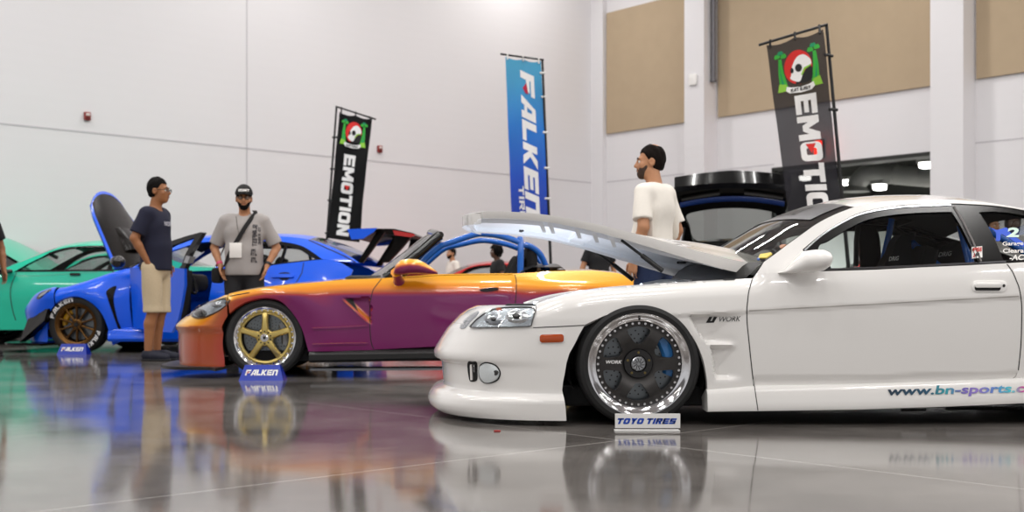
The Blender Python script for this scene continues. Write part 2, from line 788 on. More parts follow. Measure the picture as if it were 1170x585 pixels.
def floor_mat():
    m, nt, b = nodes_of('polished concrete')
    N, Lk = nt.nodes, nt.links
    tc = N.new('ShaderNodeTexCoord')
    n1 = N.new('ShaderNodeTexNoise'); n1.inputs['Scale'].default_value = .9; n1.inputs['Detail'].default_value = 8; n1.inputs['Roughness'].default_value = .62
    n2 = N.new('ShaderNodeTexNoise'); n2.inputs['Scale'].default_value = 14; n2.inputs['Detail'].default_value = 6
    for n in (n1, n2): Lk.new(tc.outputs['Object'], n.inputs['Vector'])
    r1 = N.new('ShaderNodeValToRGB')
    r1.color_ramp.elements[0].position = .33; r1.color_ramp.elements[0].color = srgb('#4E4A47')
    r1.color_ramp.elements[1].position = .68; r1.color_ramp.elements[1].color = srgb('#837E7A')
    Lk.new(n1.outputs['Fac'], r1.inputs[0])
    mx = N.new('ShaderNodeMix'); mx.data_type = 'RGBA'; mx.blend_type = 'OVERLAY'; mx.inputs[0].default_value = .25
    Lk.new(r1.outputs[0], mx.inputs[6]); Lk.new(n2.outputs['Fac'], mx.inputs[7])
    # saw-cut control joints, a square grid turned with the hall
    outs = []
    for nx, ny, off in ((.678, -.735, 3.22), (.741, .671, -3.555)):
        dp = N.new('ShaderNodeVectorMath'); dp.operation = 'DOT_PRODUCT'; dp.inputs[1].default_value = (nx, ny, 0)
        Lk.new(tc.outputs['Object'], dp.inputs[0])
        ad = N.new('ShaderNodeMath'); ad.operation = 'ADD'; ad.inputs[1].default_value = off + FLOOR_Y * ny
        Lk.new(dp.outputs['Value'], ad.inputs[0])
        a = N.new('ShaderNodeMath'); a.operation = 'PINGPONG'; a.inputs[1].default_value = 2.3
        Lk.new(ad.outputs[0], a.inputs[0])
        c = N.new('ShaderNodeMath'); c.operation = 'LESS_THAN'; c.inputs[1].default_value = .0035
        Lk.new(a.outputs[0], c.inputs[0]); outs.append(c)
    mxx = N.new('ShaderNodeMath'); mxx.operation = 'MAXIMUM'
    Lk.new(outs[0].outputs[0], mxx.inputs[0]); Lk.new(outs[1].outputs[0], mxx.inputs[1])
    m2 = N.new('ShaderNodeMix'); m2.data_type = 'RGBA'; m2.inputs[7].default_value = srgb('#B8B4B0')
    Lk.new(mxx.outputs[0], m2.inputs[0]); Lk.new(mx.outputs[2], m2.inputs[6])
    Lk.new(m2.outputs[2], b.inputs['Base Color'])
    rr = N.new('ShaderNodeMapRange'); rr.inputs[1].default_value = .3; rr.inputs[2].default_value = .7
    rr.inputs[3].default_value = .055; rr.inputs[4].default_value = .13
    Lk.new(n1.outputs['Fac'], rr.inputs[0]); Lk.new(rr.outputs[0], b.inputs['Roughness'])
    b.inputs['Specular IOR Level'].default_value = 1.0
    bp = N.new('ShaderNodeBump'); bp.inputs['Strength'].default_value = .035; bp.inputs['Distance'].default_value = .02
    n3 = N.new('ShaderNodeTexNoise'); n3.inputs['Scale'].default_value = 1.7; n3.inputs['Detail'].default_value = 3
    Lk.new(tc.outputs['Object'], n3.inputs['Vector'])
    Lk.new(n3.outputs['Fac'], bp.inputs['Height']); Lk.new(bp.outputs[0], b.inputs['Normal'])
    return m


struct(MB().box((0, 12, -.1), (120, 90, .2)).build('floor', floor_mat(), smooth=False))
struct(MB().box((0, 12, CEIL + .1), (120, 90, .2)).build('ceiling', M_CEIL, smooth=False))
struct(slab(wl, [(-.4, 0), (48, 0), (48, CEIL), (-.4, CEIL)], 0, -.4).build('wall_left', M_WALL, smooth=False))
D0, D1, DZ = 5.55, 9.52, 3.57
struct(slab(wr, [(0, 0), (48, 0), (48, CEIL), (0, CEIL)], 0, -.4, [[(D0, .003), (D1, .003), (D1, DZ), (D0, DZ)]]).build('wall_right', M_WALL, smooth=False))

# joints: grooves between the tilt-up panels, filled with sealant
j = MB()
box_on(wl, 0, 48, 3.655, 3.685, 0, .006, j)
struct(j.build('trim_1', M_JOINT, smooth=False))
j = MB()
for px in (282,):
    s = s_left(px)
    box_on(wl, s - .012, s + .012, .0, CEIL, 0, .006, j)
struct(j.build('trim_2', M_JOINT, smooth=False))
j = MB()
box_on(wr, 0, D0, 3.655, 3.68, 0, .006, j)
box_on(wr, 10.2, 48, 3.655, 3.68, 0, .006, j)
struct(j.build('trim_3', M_JOINT, smooth=False))
# pilasters of the right wall
k = 4
for s0, s1, d in ((0.0, .42, .15), (3.38, 3.96, .5), (9.53, 10.2, .5), (15.9, 16.5, .5)):
    o = box_on(wr, s0, s1, 0, CEIL, 0, d).build('trim_%d' % k, M_WALL, smooth=False)
    struct(o)
    k += 1


def wall_panel(s0, s1, z0, z1, label):
    bm_ = slab(wr, [(s0, z0), (s1, z0), (s1, z1), (s0, z1)], .058, .008)
    o = bm_.build('acoustic_panel', M_TAN, smooth=False)
    return tag(o, label, 'wall panel', 'tan acoustic panels on the white wall')


wall_panel(.46, 3.36, 4.90, 8.0, 'tan acoustic wall panel, the small one beside the hall corner')
wall_panel(4.02, 9.51, 4.90, 9.6, 'wide tan acoustic wall panel above the dark doorway')
wall_panel(10.24, 15.8, 4.90, 9.6, 'tan acoustic wall panel above the rear of the white coupe')

# conduit down the side of the pilaster, little white box on its face
M_PIPE = mat('galvanised pipe', '#6E6C70', .45, metal=.6)
pp = MB()
pp.tube([wr(4.04, CEIL, .25), wr(4.04, 5.75, .25)], .06)
pp.tube([wr(4.04, 5.77, .25), wr(4.04, 5.70, .25)], .075)
tag(pp.build('conduit_pipe', M_PIPE), 'grey vertical pipe running down beside the white pilaster', 'pipe')
M_WBOX = mat('white plastic', '#EFEDEA', .4)
bb = MB()
sx = s_right(793, .5)
bb.box((0, 0, 0), (.05, .22, .26), .012)
o = bb.build('junction_box', M_WBOX)
o.location = wr(3.66, 5.77, .53)
o.rotation_euler = (0, 0, math.atan2(WL.y, WL.x))
tag(o, 'small white wall box on the pilaster above the standing man', 'wall box')

# red fire alarms
M_RED = mat('red plastic', '#8E1F1C', .4)
M_LENS = mat('strobe lens', '#D8C9C4', .2)


def alarm(px, py, label):
    s = s_left(px)
    z = z_left(px, py)
    e = empty('fire_alarm', wl(s, z, .0), math.atan2(WR.y, WR.x), label, 'fire alarm', 'red fire alarms on the white wall')
    b = MB()
    b.box((.03, 0, 0), (.06, .115, .15), .01)
    b.build('housing', M_RED, e)
    b = MB()
    b.box((.066, 0, .028), (.02, .075, .05), .006)
    b.build('strobe', M_LENS, e)
    b = MB()
    for i in range(4):
        b.box((.062, 0, -.022 - i * .012), (.006, .08, .005))
    b.build('sounder_grille', mat('grille red', '#5E1412', .5), e)


alarm(99, 133, 'red fire alarm strobe high on the white wall at the far left')
alarm(433, 170.5, 'red fire alarm strobe on the white wall beside the black flag')

# the dark store behind the doorway
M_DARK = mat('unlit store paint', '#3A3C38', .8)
M_STEEL = mat('galvanised duct', '#8E908C', .5, metal=.15)
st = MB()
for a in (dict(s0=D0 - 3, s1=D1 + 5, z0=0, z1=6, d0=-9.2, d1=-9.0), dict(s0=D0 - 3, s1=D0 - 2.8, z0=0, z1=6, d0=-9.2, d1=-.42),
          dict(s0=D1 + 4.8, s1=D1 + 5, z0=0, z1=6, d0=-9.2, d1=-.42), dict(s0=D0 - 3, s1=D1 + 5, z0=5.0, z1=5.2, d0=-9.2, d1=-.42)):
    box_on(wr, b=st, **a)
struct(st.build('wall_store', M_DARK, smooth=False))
M_LITE = mat('lit store wall tone', '#B9BBB6', .7)  # lighter tone: the lit lower wall is put into the colour
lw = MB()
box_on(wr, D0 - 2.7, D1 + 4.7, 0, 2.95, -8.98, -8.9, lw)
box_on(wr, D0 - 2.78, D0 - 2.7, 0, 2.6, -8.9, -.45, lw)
struct(lw.build('wall_store_lit', M_LITE, smooth=False))
Ls = bpy.data.lights.new('store_fill_light', 'AREA')  # added fill light without a fixture, brightens the store's lower walls
Ls.size = 1.6
Ls.energy = 1300
lo_ = bpy.data.objects.new('store_fill_light', Ls)
COL.objects.link(lo_)
lo_.location = wr(D0 + 2.2, 3.0, -6.0)
fr_ = MB()
box_on(wr, D0 - .05, D1 + .02, DZ - .06, DZ + .02, -.42, .03, fr_)
box_on(wr, D1 - .05, D1 + .02, 0, DZ, -.42, .03, fr_)
box_on(wr, D0 - .05, D0 + .03, 0, DZ, -.42, .03, fr_)
struct(fr_.build('door_1', mat('door frame steel', '#2B2D2A', .5, metal=.3), smooth=False))


def wr_at(px, py, d):
    """point d behind (negative: beyond) the right wall seen at a pixel"""
    s = s_right(px, d)
    p = wr(s, 0, d)
    return s, CAMZ + (PHY - py) / FPX * p.y


def lamp_box(px, py, d, label):
    s, z = wr_at(px, py, d)
    e = empty('store_lamp', wr(s, z, d), math.atan2(WL.y, WL.x), label, 'lamp', 'lamps in the dark store')
    b = MB(); b.box((0, 0, .07), (.3, .34, .10), .02); b.build('housing', M_STEEL, e)
    b = MB(); b.box((0, 0, -.03), (.26, .26, .15), .05)
    b.build('glowing_lens', mat('lamp glow', (1, .98, .94), emit=9), e)


lamp_box(920, 202, -5, 'bright lamp whose light shows through the cloth of the charcoal flag')
lamp_box(966, 207, -7, 'bright lamp beside the flag pole inside the dark doorway')
lamp_box(1005, 212, -2.5, 'bright lamp below the silver duct inside the dark doorway')
lamp_box(1058, 187, -3, 'bright lamp at the right edge inside the dark doorway')
s0, z0 = wr_at(977, 214, -5)
s1, z1 = wr_at(985, 203, -5)
s2, z2 = wr_at(1000, 198, -5)
s3, z3 = wr_at(1075, 203, -5)
du = MB()
du.tube(cr([wr(s0, z0, -5), wr(s1, z1, -5), wr(s2, z2, -5), wr(s3, z3, -5), wr(s3 + 2, z3, -5)], 6), .24, 16)
du.tube([wr(s0, z0 - .12, -5), wr(s0, z0 + .03, -5)], [.38, .25], 16)
for q in (.3, .7, 1.1):
    p = wr(s2 + (s3 - s2) * q, z2 + (z3 - z2) * q, -5)
    du.tube([p, p + WR * .06], .26, 16)
tag(du.build('air_duct', M_STEEL), 'silver round air duct with bell end inside the dark doorway', 'duct')
# ================================================================== wheels
M_RUBBER = mat('tyre rubber', '#1B1B1C', .62, noise=.15, nscale=40)
M_CHROME = mat('polished aluminium', '#F0F0F2', .10, metal=1.)
M_CHROME2 = mat('satin aluminium', '#B9BCC0', .22, metal=1.)
M_DISC = mat('brake disc iron', '#7C8286', .32, metal=.9)
M_BLACK = mat('satin black', '#141414', .42)
M_GLOSSBLK = mat('gloss black', '#0B0B0C', .12, coat=.6)
M_VOID = mat('dark underbody', '#101012', .8)
M_WHITE_INK = mat('white ink', '#F4F3F2', .5)


def arc_text(s, r0, r1, a0, a1, y):
    """lettering bent round a wheel between angles a0 (start) and a1, read clockwise"""
    def place(u, v):
        a = R(a0 + (a1 - a0) * u)
        r = r0 + (r1 - r0) * v
        return (r * math.cos(a), y, r * math.sin(a))
    return place


def wheel(parent, c, Rt, Rl, width, style, M_face, M_lip, M_cal, camber=0., side=-1, steer=0., cal_ang=25, rot=0., disc_r=None):
    """c: local centre of the outer face; outer face looks to local -y (side=-1)"""
    top = mk('wheel', [], [], M_CHROME2, parent)
    # barrel, lip: profile (radius, depth behind the face)
    b = MB()
    b.lathe([(Rl + .004, .004), (Rl + .010, .0), (Rl + .006, -.006), (Rl - .004, -.004), (Rl - .012, .008), (Rl - .032, .014 if style == 'six' else .016),
             (Rl - .037, .032 if style == 'six' else .028), (Rl - .040, .07), (Rl - .03, .12), (Rl - .02, width - .02), (Rl + .01, width),
             (Rl + .004, width - .03), (Rl - .02, width - .06), (Rl - .02, .05), (Rl - .004, .02)], 72, close=True)
    me = bpy.data.meshes.new('wheel')
    me.from_pydata([tuple(v) for v in b.v], [], b.f)
    me.polygons.foreach_set('use_smooth', [True] * len(me.polygons))
    me.set_sharp_from_angle(angle=R(50))
    me.materials.append(M_lip)
    bm = bmesh.new(); bm.from_mesh(me); bmesh.ops.recalc_face_normals(bm, faces=bm.faces); bm.to_mesh(me); bm.free()
    top.data = me
    # tyre
    t = MB()
    w = width
    hs = Rt - Rl
    prof = [(Rl - .002, .006), (Rl + hs * .12, -.004), (Rl + hs * .45, -.010), (Rl + hs * .75, -.002), (Rt - .016, .012), (Rt - .006, .022), (Rt - .001, .034)]
    n = 5
    for i in range(n):
        y0 = .036 + (w - .072) * i / n
        y1 = .036 + (w - .072) * (i + 1) / n
        prof += [(Rt, y0 + .004), (Rt, y1 - .008), (Rt - .007, y1 - .006), (Rt - .007, y1)]
    prof += [(Rt - .001, w - .034), (Rt - .006, w - .022), (Rt - .016, w - .012), (Rl + hs * .45, w + .01), (Rl, w - .006), (Rl - .008, w - .03), (Rl - .008, .03)]
    t.lathe(prof, 96, close=True)
    tyre = t.build('tire', M_RUBBER, top, sharp=30)
    # face
    z0 = Rl - .030
    if style == 'six':
        holes = []
        for k in range(6):
            a = R(90 + 60 * k + rot)
            pts = []
            ri, ro = .098, Rl - .062
            for r, da in ((ri, -9), (ri - .006, 0), (ri, 9), (ri + .012, 13), (ro - .016, 19.5), (ro - .002, 15.5), (ro + .004, 0), (ro - .002, -15.5), (ro - .016, -19.5), (ri + .012, -13)):
                pts.append((r * math.cos(a + R(da)), r * math.sin(a + R(da))))
            holes.append(crc(pts, 5))
        V, T, L = tri2d(ellipse(0, 0, Rl - .034, Rl - .034, 96), holes, .011)

        def fy(x, z):
            r = math.hypot(x, z)
            return .030 + .028 * max(0, min(1, (.115 - r) / .05)) * .5 + .012 * math.sin(min(1, max(0, (r - .09) / .09)) * math.pi) * -1
        b = MB()
        b.v = [Vector((x, fy(x, z), z)) for x, z in V]
        b.f = list(T)
        for lp in L:
            m = len(b.v)
            b.v += [b.v[i] + Vector((0, .035, 0)) for i in lp]
            kk = len(lp)
            b.f += [(lp[(i + 1) % kk], lp[i], m + i, m + (i + 1) % kk) for i in range(kk)]
        o = b.build('spokes', M_face, top, sharp=40, recalc=False)
        rv = MB()
        for k in range(40):
            a = 2 * math.pi * k / 40
            rv.tube([((Rl - .043) * math.cos(a), .034, (Rl - .043) * math.sin(a)), ((Rl - .043) * math.cos(a), .018, (Rl - .043) * math.sin(a))], .0062, 6)
        rv.build('rivets', M_CHROME, top, sharp=30)
        hb = MB()
        hb.lathe([(.0, .018), (.030, .018), (.034, .022), (.034, .05)], 40)
        cap = hb.build('center_cap', M_CHROME2, top)
        ring = MB()
        ring.lathe([(.036, .05), (.040, .030), (.066, .030), (.070, .034), (.072, .05)], 40)
        ring.build('hub_ring', M_GLOSSBLK, top)
        for k in range(5):
            a = R(90 + 72 * k)
            lb = MB()
            lb.lathe([(.0, .026), (.006, .026), (.0065, .05)], 8, M=Matrix.Translation((.053 * math.cos(a), 0, .053 * math.sin(a))))
            lb.build('lug_nut', mat('brass nut', '#8F7F55', .3, metal=1.) if k == 0 else bpy.data.materials['brass nut'], top)
        st = MB()
        for k in range(10):
            a = R(36 * k)
            st.tube([(.008 * math.cos(a), .0172, .008 * math.sin(a)), (.028 * math.cos(a + .5), .0172, .028 * math.sin(a + .5))], .0018, 5)
        st.build('cap_emblem', M_BLACK, cap)
        vl = MB()
        vl.tube([(0, .012, Rl - .026), (0, -.004, Rl - .014)], .0045, 8)
        vl.build('valve_stem', M_BLACK, top)

        def place(u, v):
            return (-.155 + .075 * u, .0135, .002 + .016 * v)
        text_on('spoke_lettering', 'WORK', place, M_WHITE_INK, top, bold=.03, shear=.2)
    elif style == 'five':
        ring = MB()
        ring.lathe([(Rl - .030, .012), (Rl - .034, .006), (Rl - .047, .010), (Rl - .050, .03), (Rl - .036, .03)], 72, close=True)
        ring.build('rim_ring', M_face, top)
        b = MB()
        for k in range(5):
            a = R(90 + 72 * k + rot)
            u = Vector((math.cos(a), 0, math.sin(a)))
            n = Vector((-math.sin(a), 0, math.cos(a)))
            rows = []
            for r, hw, y in ((.03, .026, -.012), (.075, .022, -.016), (.12, .019, -.012), (.165, .019, -.004), (Rl - .036, .026, .010)):
                rows.append([u * r + n * (q * hw) + Vector((0, y + dy, 0)) for q, dy in ((-1.25, .045), (-1.1, .010), (-.72, .0), (-.3, -.001), (.3, -.001), (.72, .0), (1.1, .010), (1.25, .045))])
            b.loft(rows)
        b.lathe([(.0, -.010), (.058, -.010), (.064, -.004), (.066, .045)], 40)
        b.build('spokes', M_face, top, sharp=30)
        hb = MB()
        hb.lathe([(.0, -.026), (.018, -.026), (.024, -.020), (.030, -.020), (.034, -.010)], 30)
        hb.build('center_cap', M_CHROME, top)
        bl = MB(); bl.lathe([(.0, -.0275), (.012, -.0275), (.013, -.025)], 20); bl.build('cap_emblem', M_BLACK, top)
        for k in range(10):
            a = R(36 * k + 18)
            lb = MB(); lb.lathe([(.0, -.018), (.006, -.018), (.007, .0)], 8, M=Matrix.Translation((.047 * math.cos(a), 0, .047 * math.sin(a))))
            lb.build('lug_nut', M_BLACK, top)
        rv = MB()
        for k in range(30):
            a = 2 * math.pi * k / 30
            q = (Rl - .020)
            rv.tube([(q * math.cos(a), .02, q * math.sin(a)), (q * math.cos(a), .004, q * math.sin(a))], .007, 6)
        rv.build('rivets', M_CHROME, top, sharp=30)
    else:  # ten thin twin spokes
        ring = MB()
        ring.lathe([(Rl - .012, .010), (Rl - .016, .004), (Rl - .030, .012), (Rl - .034, .04), (Rl - .012, .04)], 64, close=True)
        ring.build('rim_ring', M_face, top)
        b = MB()
        for k in range(10):
            a = R(90 + 36 * k + rot)
            u = Vector((math.cos(a), 0, math.sin(a)))
            n = Vector((-math.sin(a), 0, math.cos(a)))
            rows = []
            for r, hw, y in ((.04, .013, .020), (.09, .009, .020), (.15, .008, .014), (Rl - .02, .013, .014)):
                rows.append([u * r + n * (q * hw) + Vector((0, y + dy, 0)) for q, dy in ((-1.2, .04), (-1, .004), (-.4, 0), (.4, 0), (1, .004), (1.2, .04))])
            b.loft(rows)
        b.lathe([(.0, .012), (.05, .012), (.06, .018), (.064, .06)], 40)
        b.build('spokes', M_face, top, sharp=30)
        hb = MB(); hb.lathe([(.0, .0), (.022, .0), (.028, .012)], 24); hb.build('center_cap', M_BLACK, top)
        for k in range(5):
            a = R(72 * k)
            lb = MB(); lb.lathe([(.0, .004), (.007, .004), (.008, .016)], 8, M=Matrix.Translation((.042 * math.cos(a), 0, .042 * math.sin(a))))
            lb.build('lug_nut', M_BLACK, top)
    # brake
    dr = disc_r or Rl - .055
    d = MB()
    d.lathe([(.06, .085), (dr, .085), (dr, .112), (.06, .112)], 64, close=True)
    d.lathe([(.0, .062), (.07, .062), (.078, .07), (.08, .10)], 40)
    dh = MB()
    for k in range(24):
        for q, r in enumerate((.095, .115, .135, .152)):
            if r > dr - .01: continue
            a = R(15 * k + 6 * q)
            dh.lathe([(.0, .0842), (.0042, .0842), (.0043, .09)], 6, M=Matrix.Translation((r * math.cos(a), 0, r * math.sin(a))))
    dsc = d.build('brake_disc', M_DISC, top)
    dh.build('disc_holes', M_BLACK, dsc if False else top)
    cb = MB()
    rows = []
    for k in range(13):
        a = R(cal_ang - 34 + 68 * k / 12)
        e = .012 * (abs(k - 6) / 6) ** 3
        rows.append([((dr - .058 + e) * math.cos(a), .072, (dr - .058 + e) * math.sin(a)), ((dr - .045 + e) * math.cos(a), .058, (dr - .045 + e) * math.sin(a)),
                     ((dr - .005) * math.cos(a), .058, (dr - .005) * math.sin(a)), ((dr + .012 - e) * math.cos(a), .070, (dr + .012 - e) * math.sin(a)),
                     ((dr + .012 - e) * math.cos(a), .13, (dr + .012 - e) * math.sin(a)), ((dr - .058) * math.cos(a), .13, (dr - .058) * math.sin(a))])
    cb.loft(rows, close=True)
    nv = len(cb.v)
    cb.f += [tuple(range(6))[::-1], tuple(range(nv - 6, nv))]
    cb.build('brake_caliper', M_cal, top)
    bk = MB()
    bk.lathe([(.0, .16), (Rl - .03, .16), (Rl - .03, .17), (.0, .17)], 40)
    bk.build('dust_shield', M_VOID, top)
    top.location = c
    top.rotation_euler = (R(camber) * (1 if side < 0 else -1), 0, (0 if side < 0 else math.pi) + R(steer))
    return top, tyre
# ================================================================== the white coupe
WF = Frame(731, 5.34, R(1.5), -.90)
M_WHITE = mat('pearl white paint', '#EDEBE8', .22, coat=.8)
M_WHITE_IN = mat('white primer', '#F0F1F4', .4)
M_SEAM = mat('panel gap', '#2A2928', .8)
M_TRIM = mat('black window trim', '#0B0A0A', .16, spec=.35)
M_GLASS = glass('window glass', (.82, .85, .85), .0)
M_SCREEN = glass('windscreen glass', (.72, .74, .72), .04)
M_LAMPGLASS = glass('lamp glass', (.94, .96, .97), .06)
M_CAGE = mat('blue powder coat', '#1465C8', .25, coat=.5)
M_AMBER = mat('amber lens', '#B4480F', .15, coat=.6)
M_INT = mat('dark cabin trim', '#121213', .75)
M_SEATF = mat('black seat fabric', '#161617', .85, bump=.15, nscale=90)

coupe = empty('coupe', WF.loc, WF.yaw, 'white drift coupe with raised bonnet, chrome dish wheel and lettered sill', 'car')

XC, PW = -.25, 2.6


def smooth(a, b, x):
    t = max(0., min(1., (x - a) / (b - a)))
    return t * t * (3 - 2 * t)


# silhouette of the nose, top to bottom (seen against the floor and the car behind)
SIL = [(548, 350), (540, 353.5), (531, 360), (517.3, 375), (508, 390), (503, 399), (501.5, 403), (501.6, 407), (503.5, 410.5), (509.5, 412.5),
       (510.6, 420), (511.6, 431), (512.4, 439), (511, 441.5), (501, 445.5), (496.5, 452), (494.6, 458), (496, 464), (500, 467.4), (503, 468)]
SILL = [WF.on(a, b, -.40) for a, b in SIL]
sil_z = np.array([p.z for p in SILL])[::-1]
sil_a = np.array([(XC - p.x) / .948 for p in SILL])[::-1]
for i in range(1, len(sil_z)):
    sil_z[i] = max(sil_z[i], sil_z[i - 1] + .0008)
Z_LIP = .148          # crease above the flared lip
Z_TOP = sil_z[-1]

FT = [(605, 348), (611.7, 345.5), (623.7, 342), (645, 336), (671.6, 331), (695, 328), (719.5, 326.3), (767, 323), (815, 320.2), (860, 318)]
ft = WF.xz(FT, -.82)
ft_x, ft_z = [p[0] for p in ft], [p[1] for p in ft]


def crease(x):
    return .524 + .0545 * (x - .22)


def belt(x):
    return .722 + .045 * smooth(.6, 1.9, x)


def half_w(x, z):
    W = .90
    d = z - crease(max(x, -.25))
    if d >= 0:
        d = min(d, max(.1, belt(x) - crease(max(x, -.25)))) if x > .35 else d
        W -= .10 * d + .75 * d * d
    else:
        W -= .007 * smooth(0, -.012, d) * smooth(.02, .2, x) + .03 * abs(d) + .10 * d * d
    zb = belt(x)
    if z > zb and x > .35:
        W -= .56 * (z - zb)
    if x < .62:        # wing rolls over towards the bonnet opening
        zt = np.interp(x, ft_x, ft_z) if x > ft_x[0] else ft_z[0]
        rr = .075
        q = z - (zt - rr)
        if q > 0:
            q = min(q, rr * .995)
            W -= (rr - math.sqrt(rr * rr - q * q)) * (1 - smooth(.45, .62, x))
    if z < Z_LIP + .004 and x < 0:
        W += .036 * smooth(Z_LIP + .004, Z_LIP - .035, z)
    return W


def nose_a(z):
    return float(np.interp(z, sil_z, sil_a))


VENT = {}


def yS(x, z):
    W = half_w(x, z)
    if x < XC:
        q = min(.999, (XC - x) / nose_a(min(max(z, .03), Z_TOP)))
        W *= (1 - q ** PW) ** (1 / PW)
    if VENT and x > .1:
        W -= vent_depth(x, z)
    return -W


# vent behind the wheel: a scooped pocket split by a fin
vx = [(p[0], p[1]) for p in WF.xz([(786, 358.9), (796.4, 379), (808.7, 393), (813, 400), (815.5, 414), (817.5, 431)], -.9)]
VZ = [p[1] for p in vx][::-1]
VX = [p[0] for p in vx][::-1]
VS = WF.on(854.5, 380, -.9).x


def vent_depth(x, z):
    if z > VZ[-1] or z < VZ[0] - .02: return 0.
    xe = np.interp(z, VZ, VX)
    if x < xe or x > VS + .002: return 0.
    t = (x - xe) / (VS - xe + 1e-6)
    d = .040 * (1 - smooth(.05, 1.0, t)) * smooth(0, .012, x - xe)
    d *= smooth(VZ[-1], VZ[-1] - .01, z)
    zf = WF.on(820, 394.5, -.9).z
    d *= 1 - .95 * math.exp(-((z - zf) / .011) ** 2) * (1 - smooth(.55, .8, t))
    d *= smooth(VZ[0] - .02, VZ[0] + .008, z)
    return d


VENT['on'] = 1


def wxz(px, yf=yS):
    return WF.xz(px, yf)


def side(name, outline, m=M_WHITE, holes=(), step=.014, off=0., depth=.03, both=True, parent=coupe, yf=yS):
    V, T, L = tri2d(outline, holes, step)
    o = skin(name, V, T, L, lambda x, z: (x, yf(x, z) - off, z), m, parent, (0, depth, -.35 * depth))
    orient(o, Vector((0, -1, 0)))
    r = mirror_y(o) if both else None
    return o, r


# ---------------------------------------------------------------- front bumper and nose
ARCH_F = [(668, 371.5), (662, 382), (656.7, 393), (650.5, 404), (647.3, 415), (645.7, 425.6), (643.5, 437), (642.6, 446), (644.4, 455), (646.2, 468), (647, 481)]
af = [(p[1], p[0]) for p in WF.xz(ARCH_F, -.9)][::-1]
Z_SEAM = af[-1][0]
xs_head = WF.on(612, 360, -.86).x
zs = list(np.linspace(.026, Z_LIP - .006, 12)) + [Z_LIP, Z_LIP + .006] + list(np.linspace(Z_LIP + .02, Z_SEAM, 30)) + list(np.linspace(Z_SEAM + .006, Z_TOP, 14))
NPH = 90


def nose_row(z, shrink=0., zz=None):
    a = nose_a(z) - shrink
    W = half_w(XC, z) - shrink * .6
    xr = float(np.interp(z, [q[0] for q in af], [q[1] for q in af])) if z <= Z_SEAM else xs_head
    pm = math.pi / 2
    if xr < XC:
        pm = math.acos(min(1, ((XC - xr) / a) ** (PW / 2)))
    half = []
    for i in range(NPH + 1):
        ph = pm * i / NPH
        x = XC - a * abs(math.cos(ph)) ** (2 / PW)
        y = W * abs(math.sin(ph)) ** (2 / PW)
        half.append((x, y))
    if xr > XC:
        half.append((xr, W))
    else:
        half.append((half[-1][0] + .0005, half[-1][1]))
    z = z if zz is None else zz
    return [Vector((x, -y, z)) for x, y in half[::-1]] + [Vector((x, y, z)) for x, y in half[1:]]


rows = [nose_row(z) for z in zs]
lo = [r for r, z in zip(rows, zs) if z <= Z_SEAM + 1e-6]
hi = [rows[len(lo) - 1]] + rows[len(lo):]
b = MB().loft([nose_row(.028, .12, .030), nose_row(.026, .02, .024)] + lo)
bumper = b.build('front_bumper', M_WHITE, coupe, sharp=32, recalc=False)
orient(bumper, Vector((-1, 0, 0)))
hi[0] = nose_row(Z_SEAM + .001)
b = MB().loft(hi + [nose_row(Z_TOP, .012, Z_TOP + .004), nose_row(Z_TOP, .05, Z_TOP + .004), nose_row(Z_TOP, .09, Z_TOP - .03)])
nose = b.build('nose_panel', M_WHITE, coupe, sharp=40, recalc=False)
orient(nose, Vector((-1, 0, .3)))
front = Surf(WF, [bumper, nose])

# headlamp
HL = crc([(537.8, 375), (541, 370), (546.5, 364.5), (556, 358), (566.5, 353.6), (580, 351.8), (597, 351.2), (607.5, 351.6), (611.8, 354), (611.2, 361), (609, 368.5), (607, 373.2), (595, 374.4), (570, 375.2), (550, 375.6)], 4)
lamp = patch(front, 'headlight', HL, M_CHROME, coupe, off=.004, step=2.)
for v, n in ((0, 0),):
    pass
cx, cy = np.mean(np.array(HL), axis=0)
RING = [((x - cx) * .975 + cx, (y - cy) * .93 + cy) for x, y in HL]
patch(front, 'gasket', HL, M_BLACK, lamp, holes=[RING], off=.009, step=3., thick=.008)
INN = [((x - cx) * .95 + cx, (y - cy) * .88 + cy) for x, y in HL]
M_REFL = mat('lamp reflector', '#C2C7CC', .25, metal=.8, noise=.35, nscale=22, bump=.4)
patch(front, 'reflector', INN, M_REFL, lamp, off=.006, step=2.5, thick=0)
for (ex, ey, rx, ry, mm) in ((592, 362.5, 13, 7.5, M_CHROME), (592, 362.5, 6, 4.5, M_GLOSSBLK), (566, 366, 11, 6.5, M_CHROME2), (566, 366, 5, 3.6, M_GLOSSBLK)):
    patch(front, 'lamp_bowl' if rx > 7 else 'bulb', ellipse(ex, ey, rx, ry, 28), mm, lamp, off=.008 if rx > 7 else .011, step=2, thick=.003, dome=.008)
patch(front, 'turn_bulb', ellipse(571, 354.6, 3.2, 1.5, 16), M_AMBER, lamp, off=.010, step=1.2)
patch(front, 'lens', HL, M_LAMPGLASS, lamp, off=.016, step=2.5, thick=.012)
# inner strip lamp on the nose beside the headlamp
SL = crc([(526, 375.5), (530, 368), (538, 360.5), (547, 356.2), (545, 361), (538, 367.5), (532, 374.8)], 5)
turn = patch(front, 'turn_lamp', SL, M_CHROME2, coupe, off=.003, step=2)
patch(front, 'lens', SL, M_LAMPGLASS, turn, off=.008, step=2.5)
# side marker
mk_ = rrect(616.8, 382.2, 644.2, 391.6, 3.2)
mk_ = [(x, y - (x - 617) * .02) for x, y in mk_]
sm = patch(front, 'side_marker', mk_, M_AMBER, coupe, off=.006, step=1.5, thick=.006, dome=.004)
patch(front, 'marker_bezel', [(x * 1 + (x - 630.5) * .07, y + (y - 387) * .16) for x, y in mk_], M_WHITE, sm, off=.004, step=2., thick=.004)
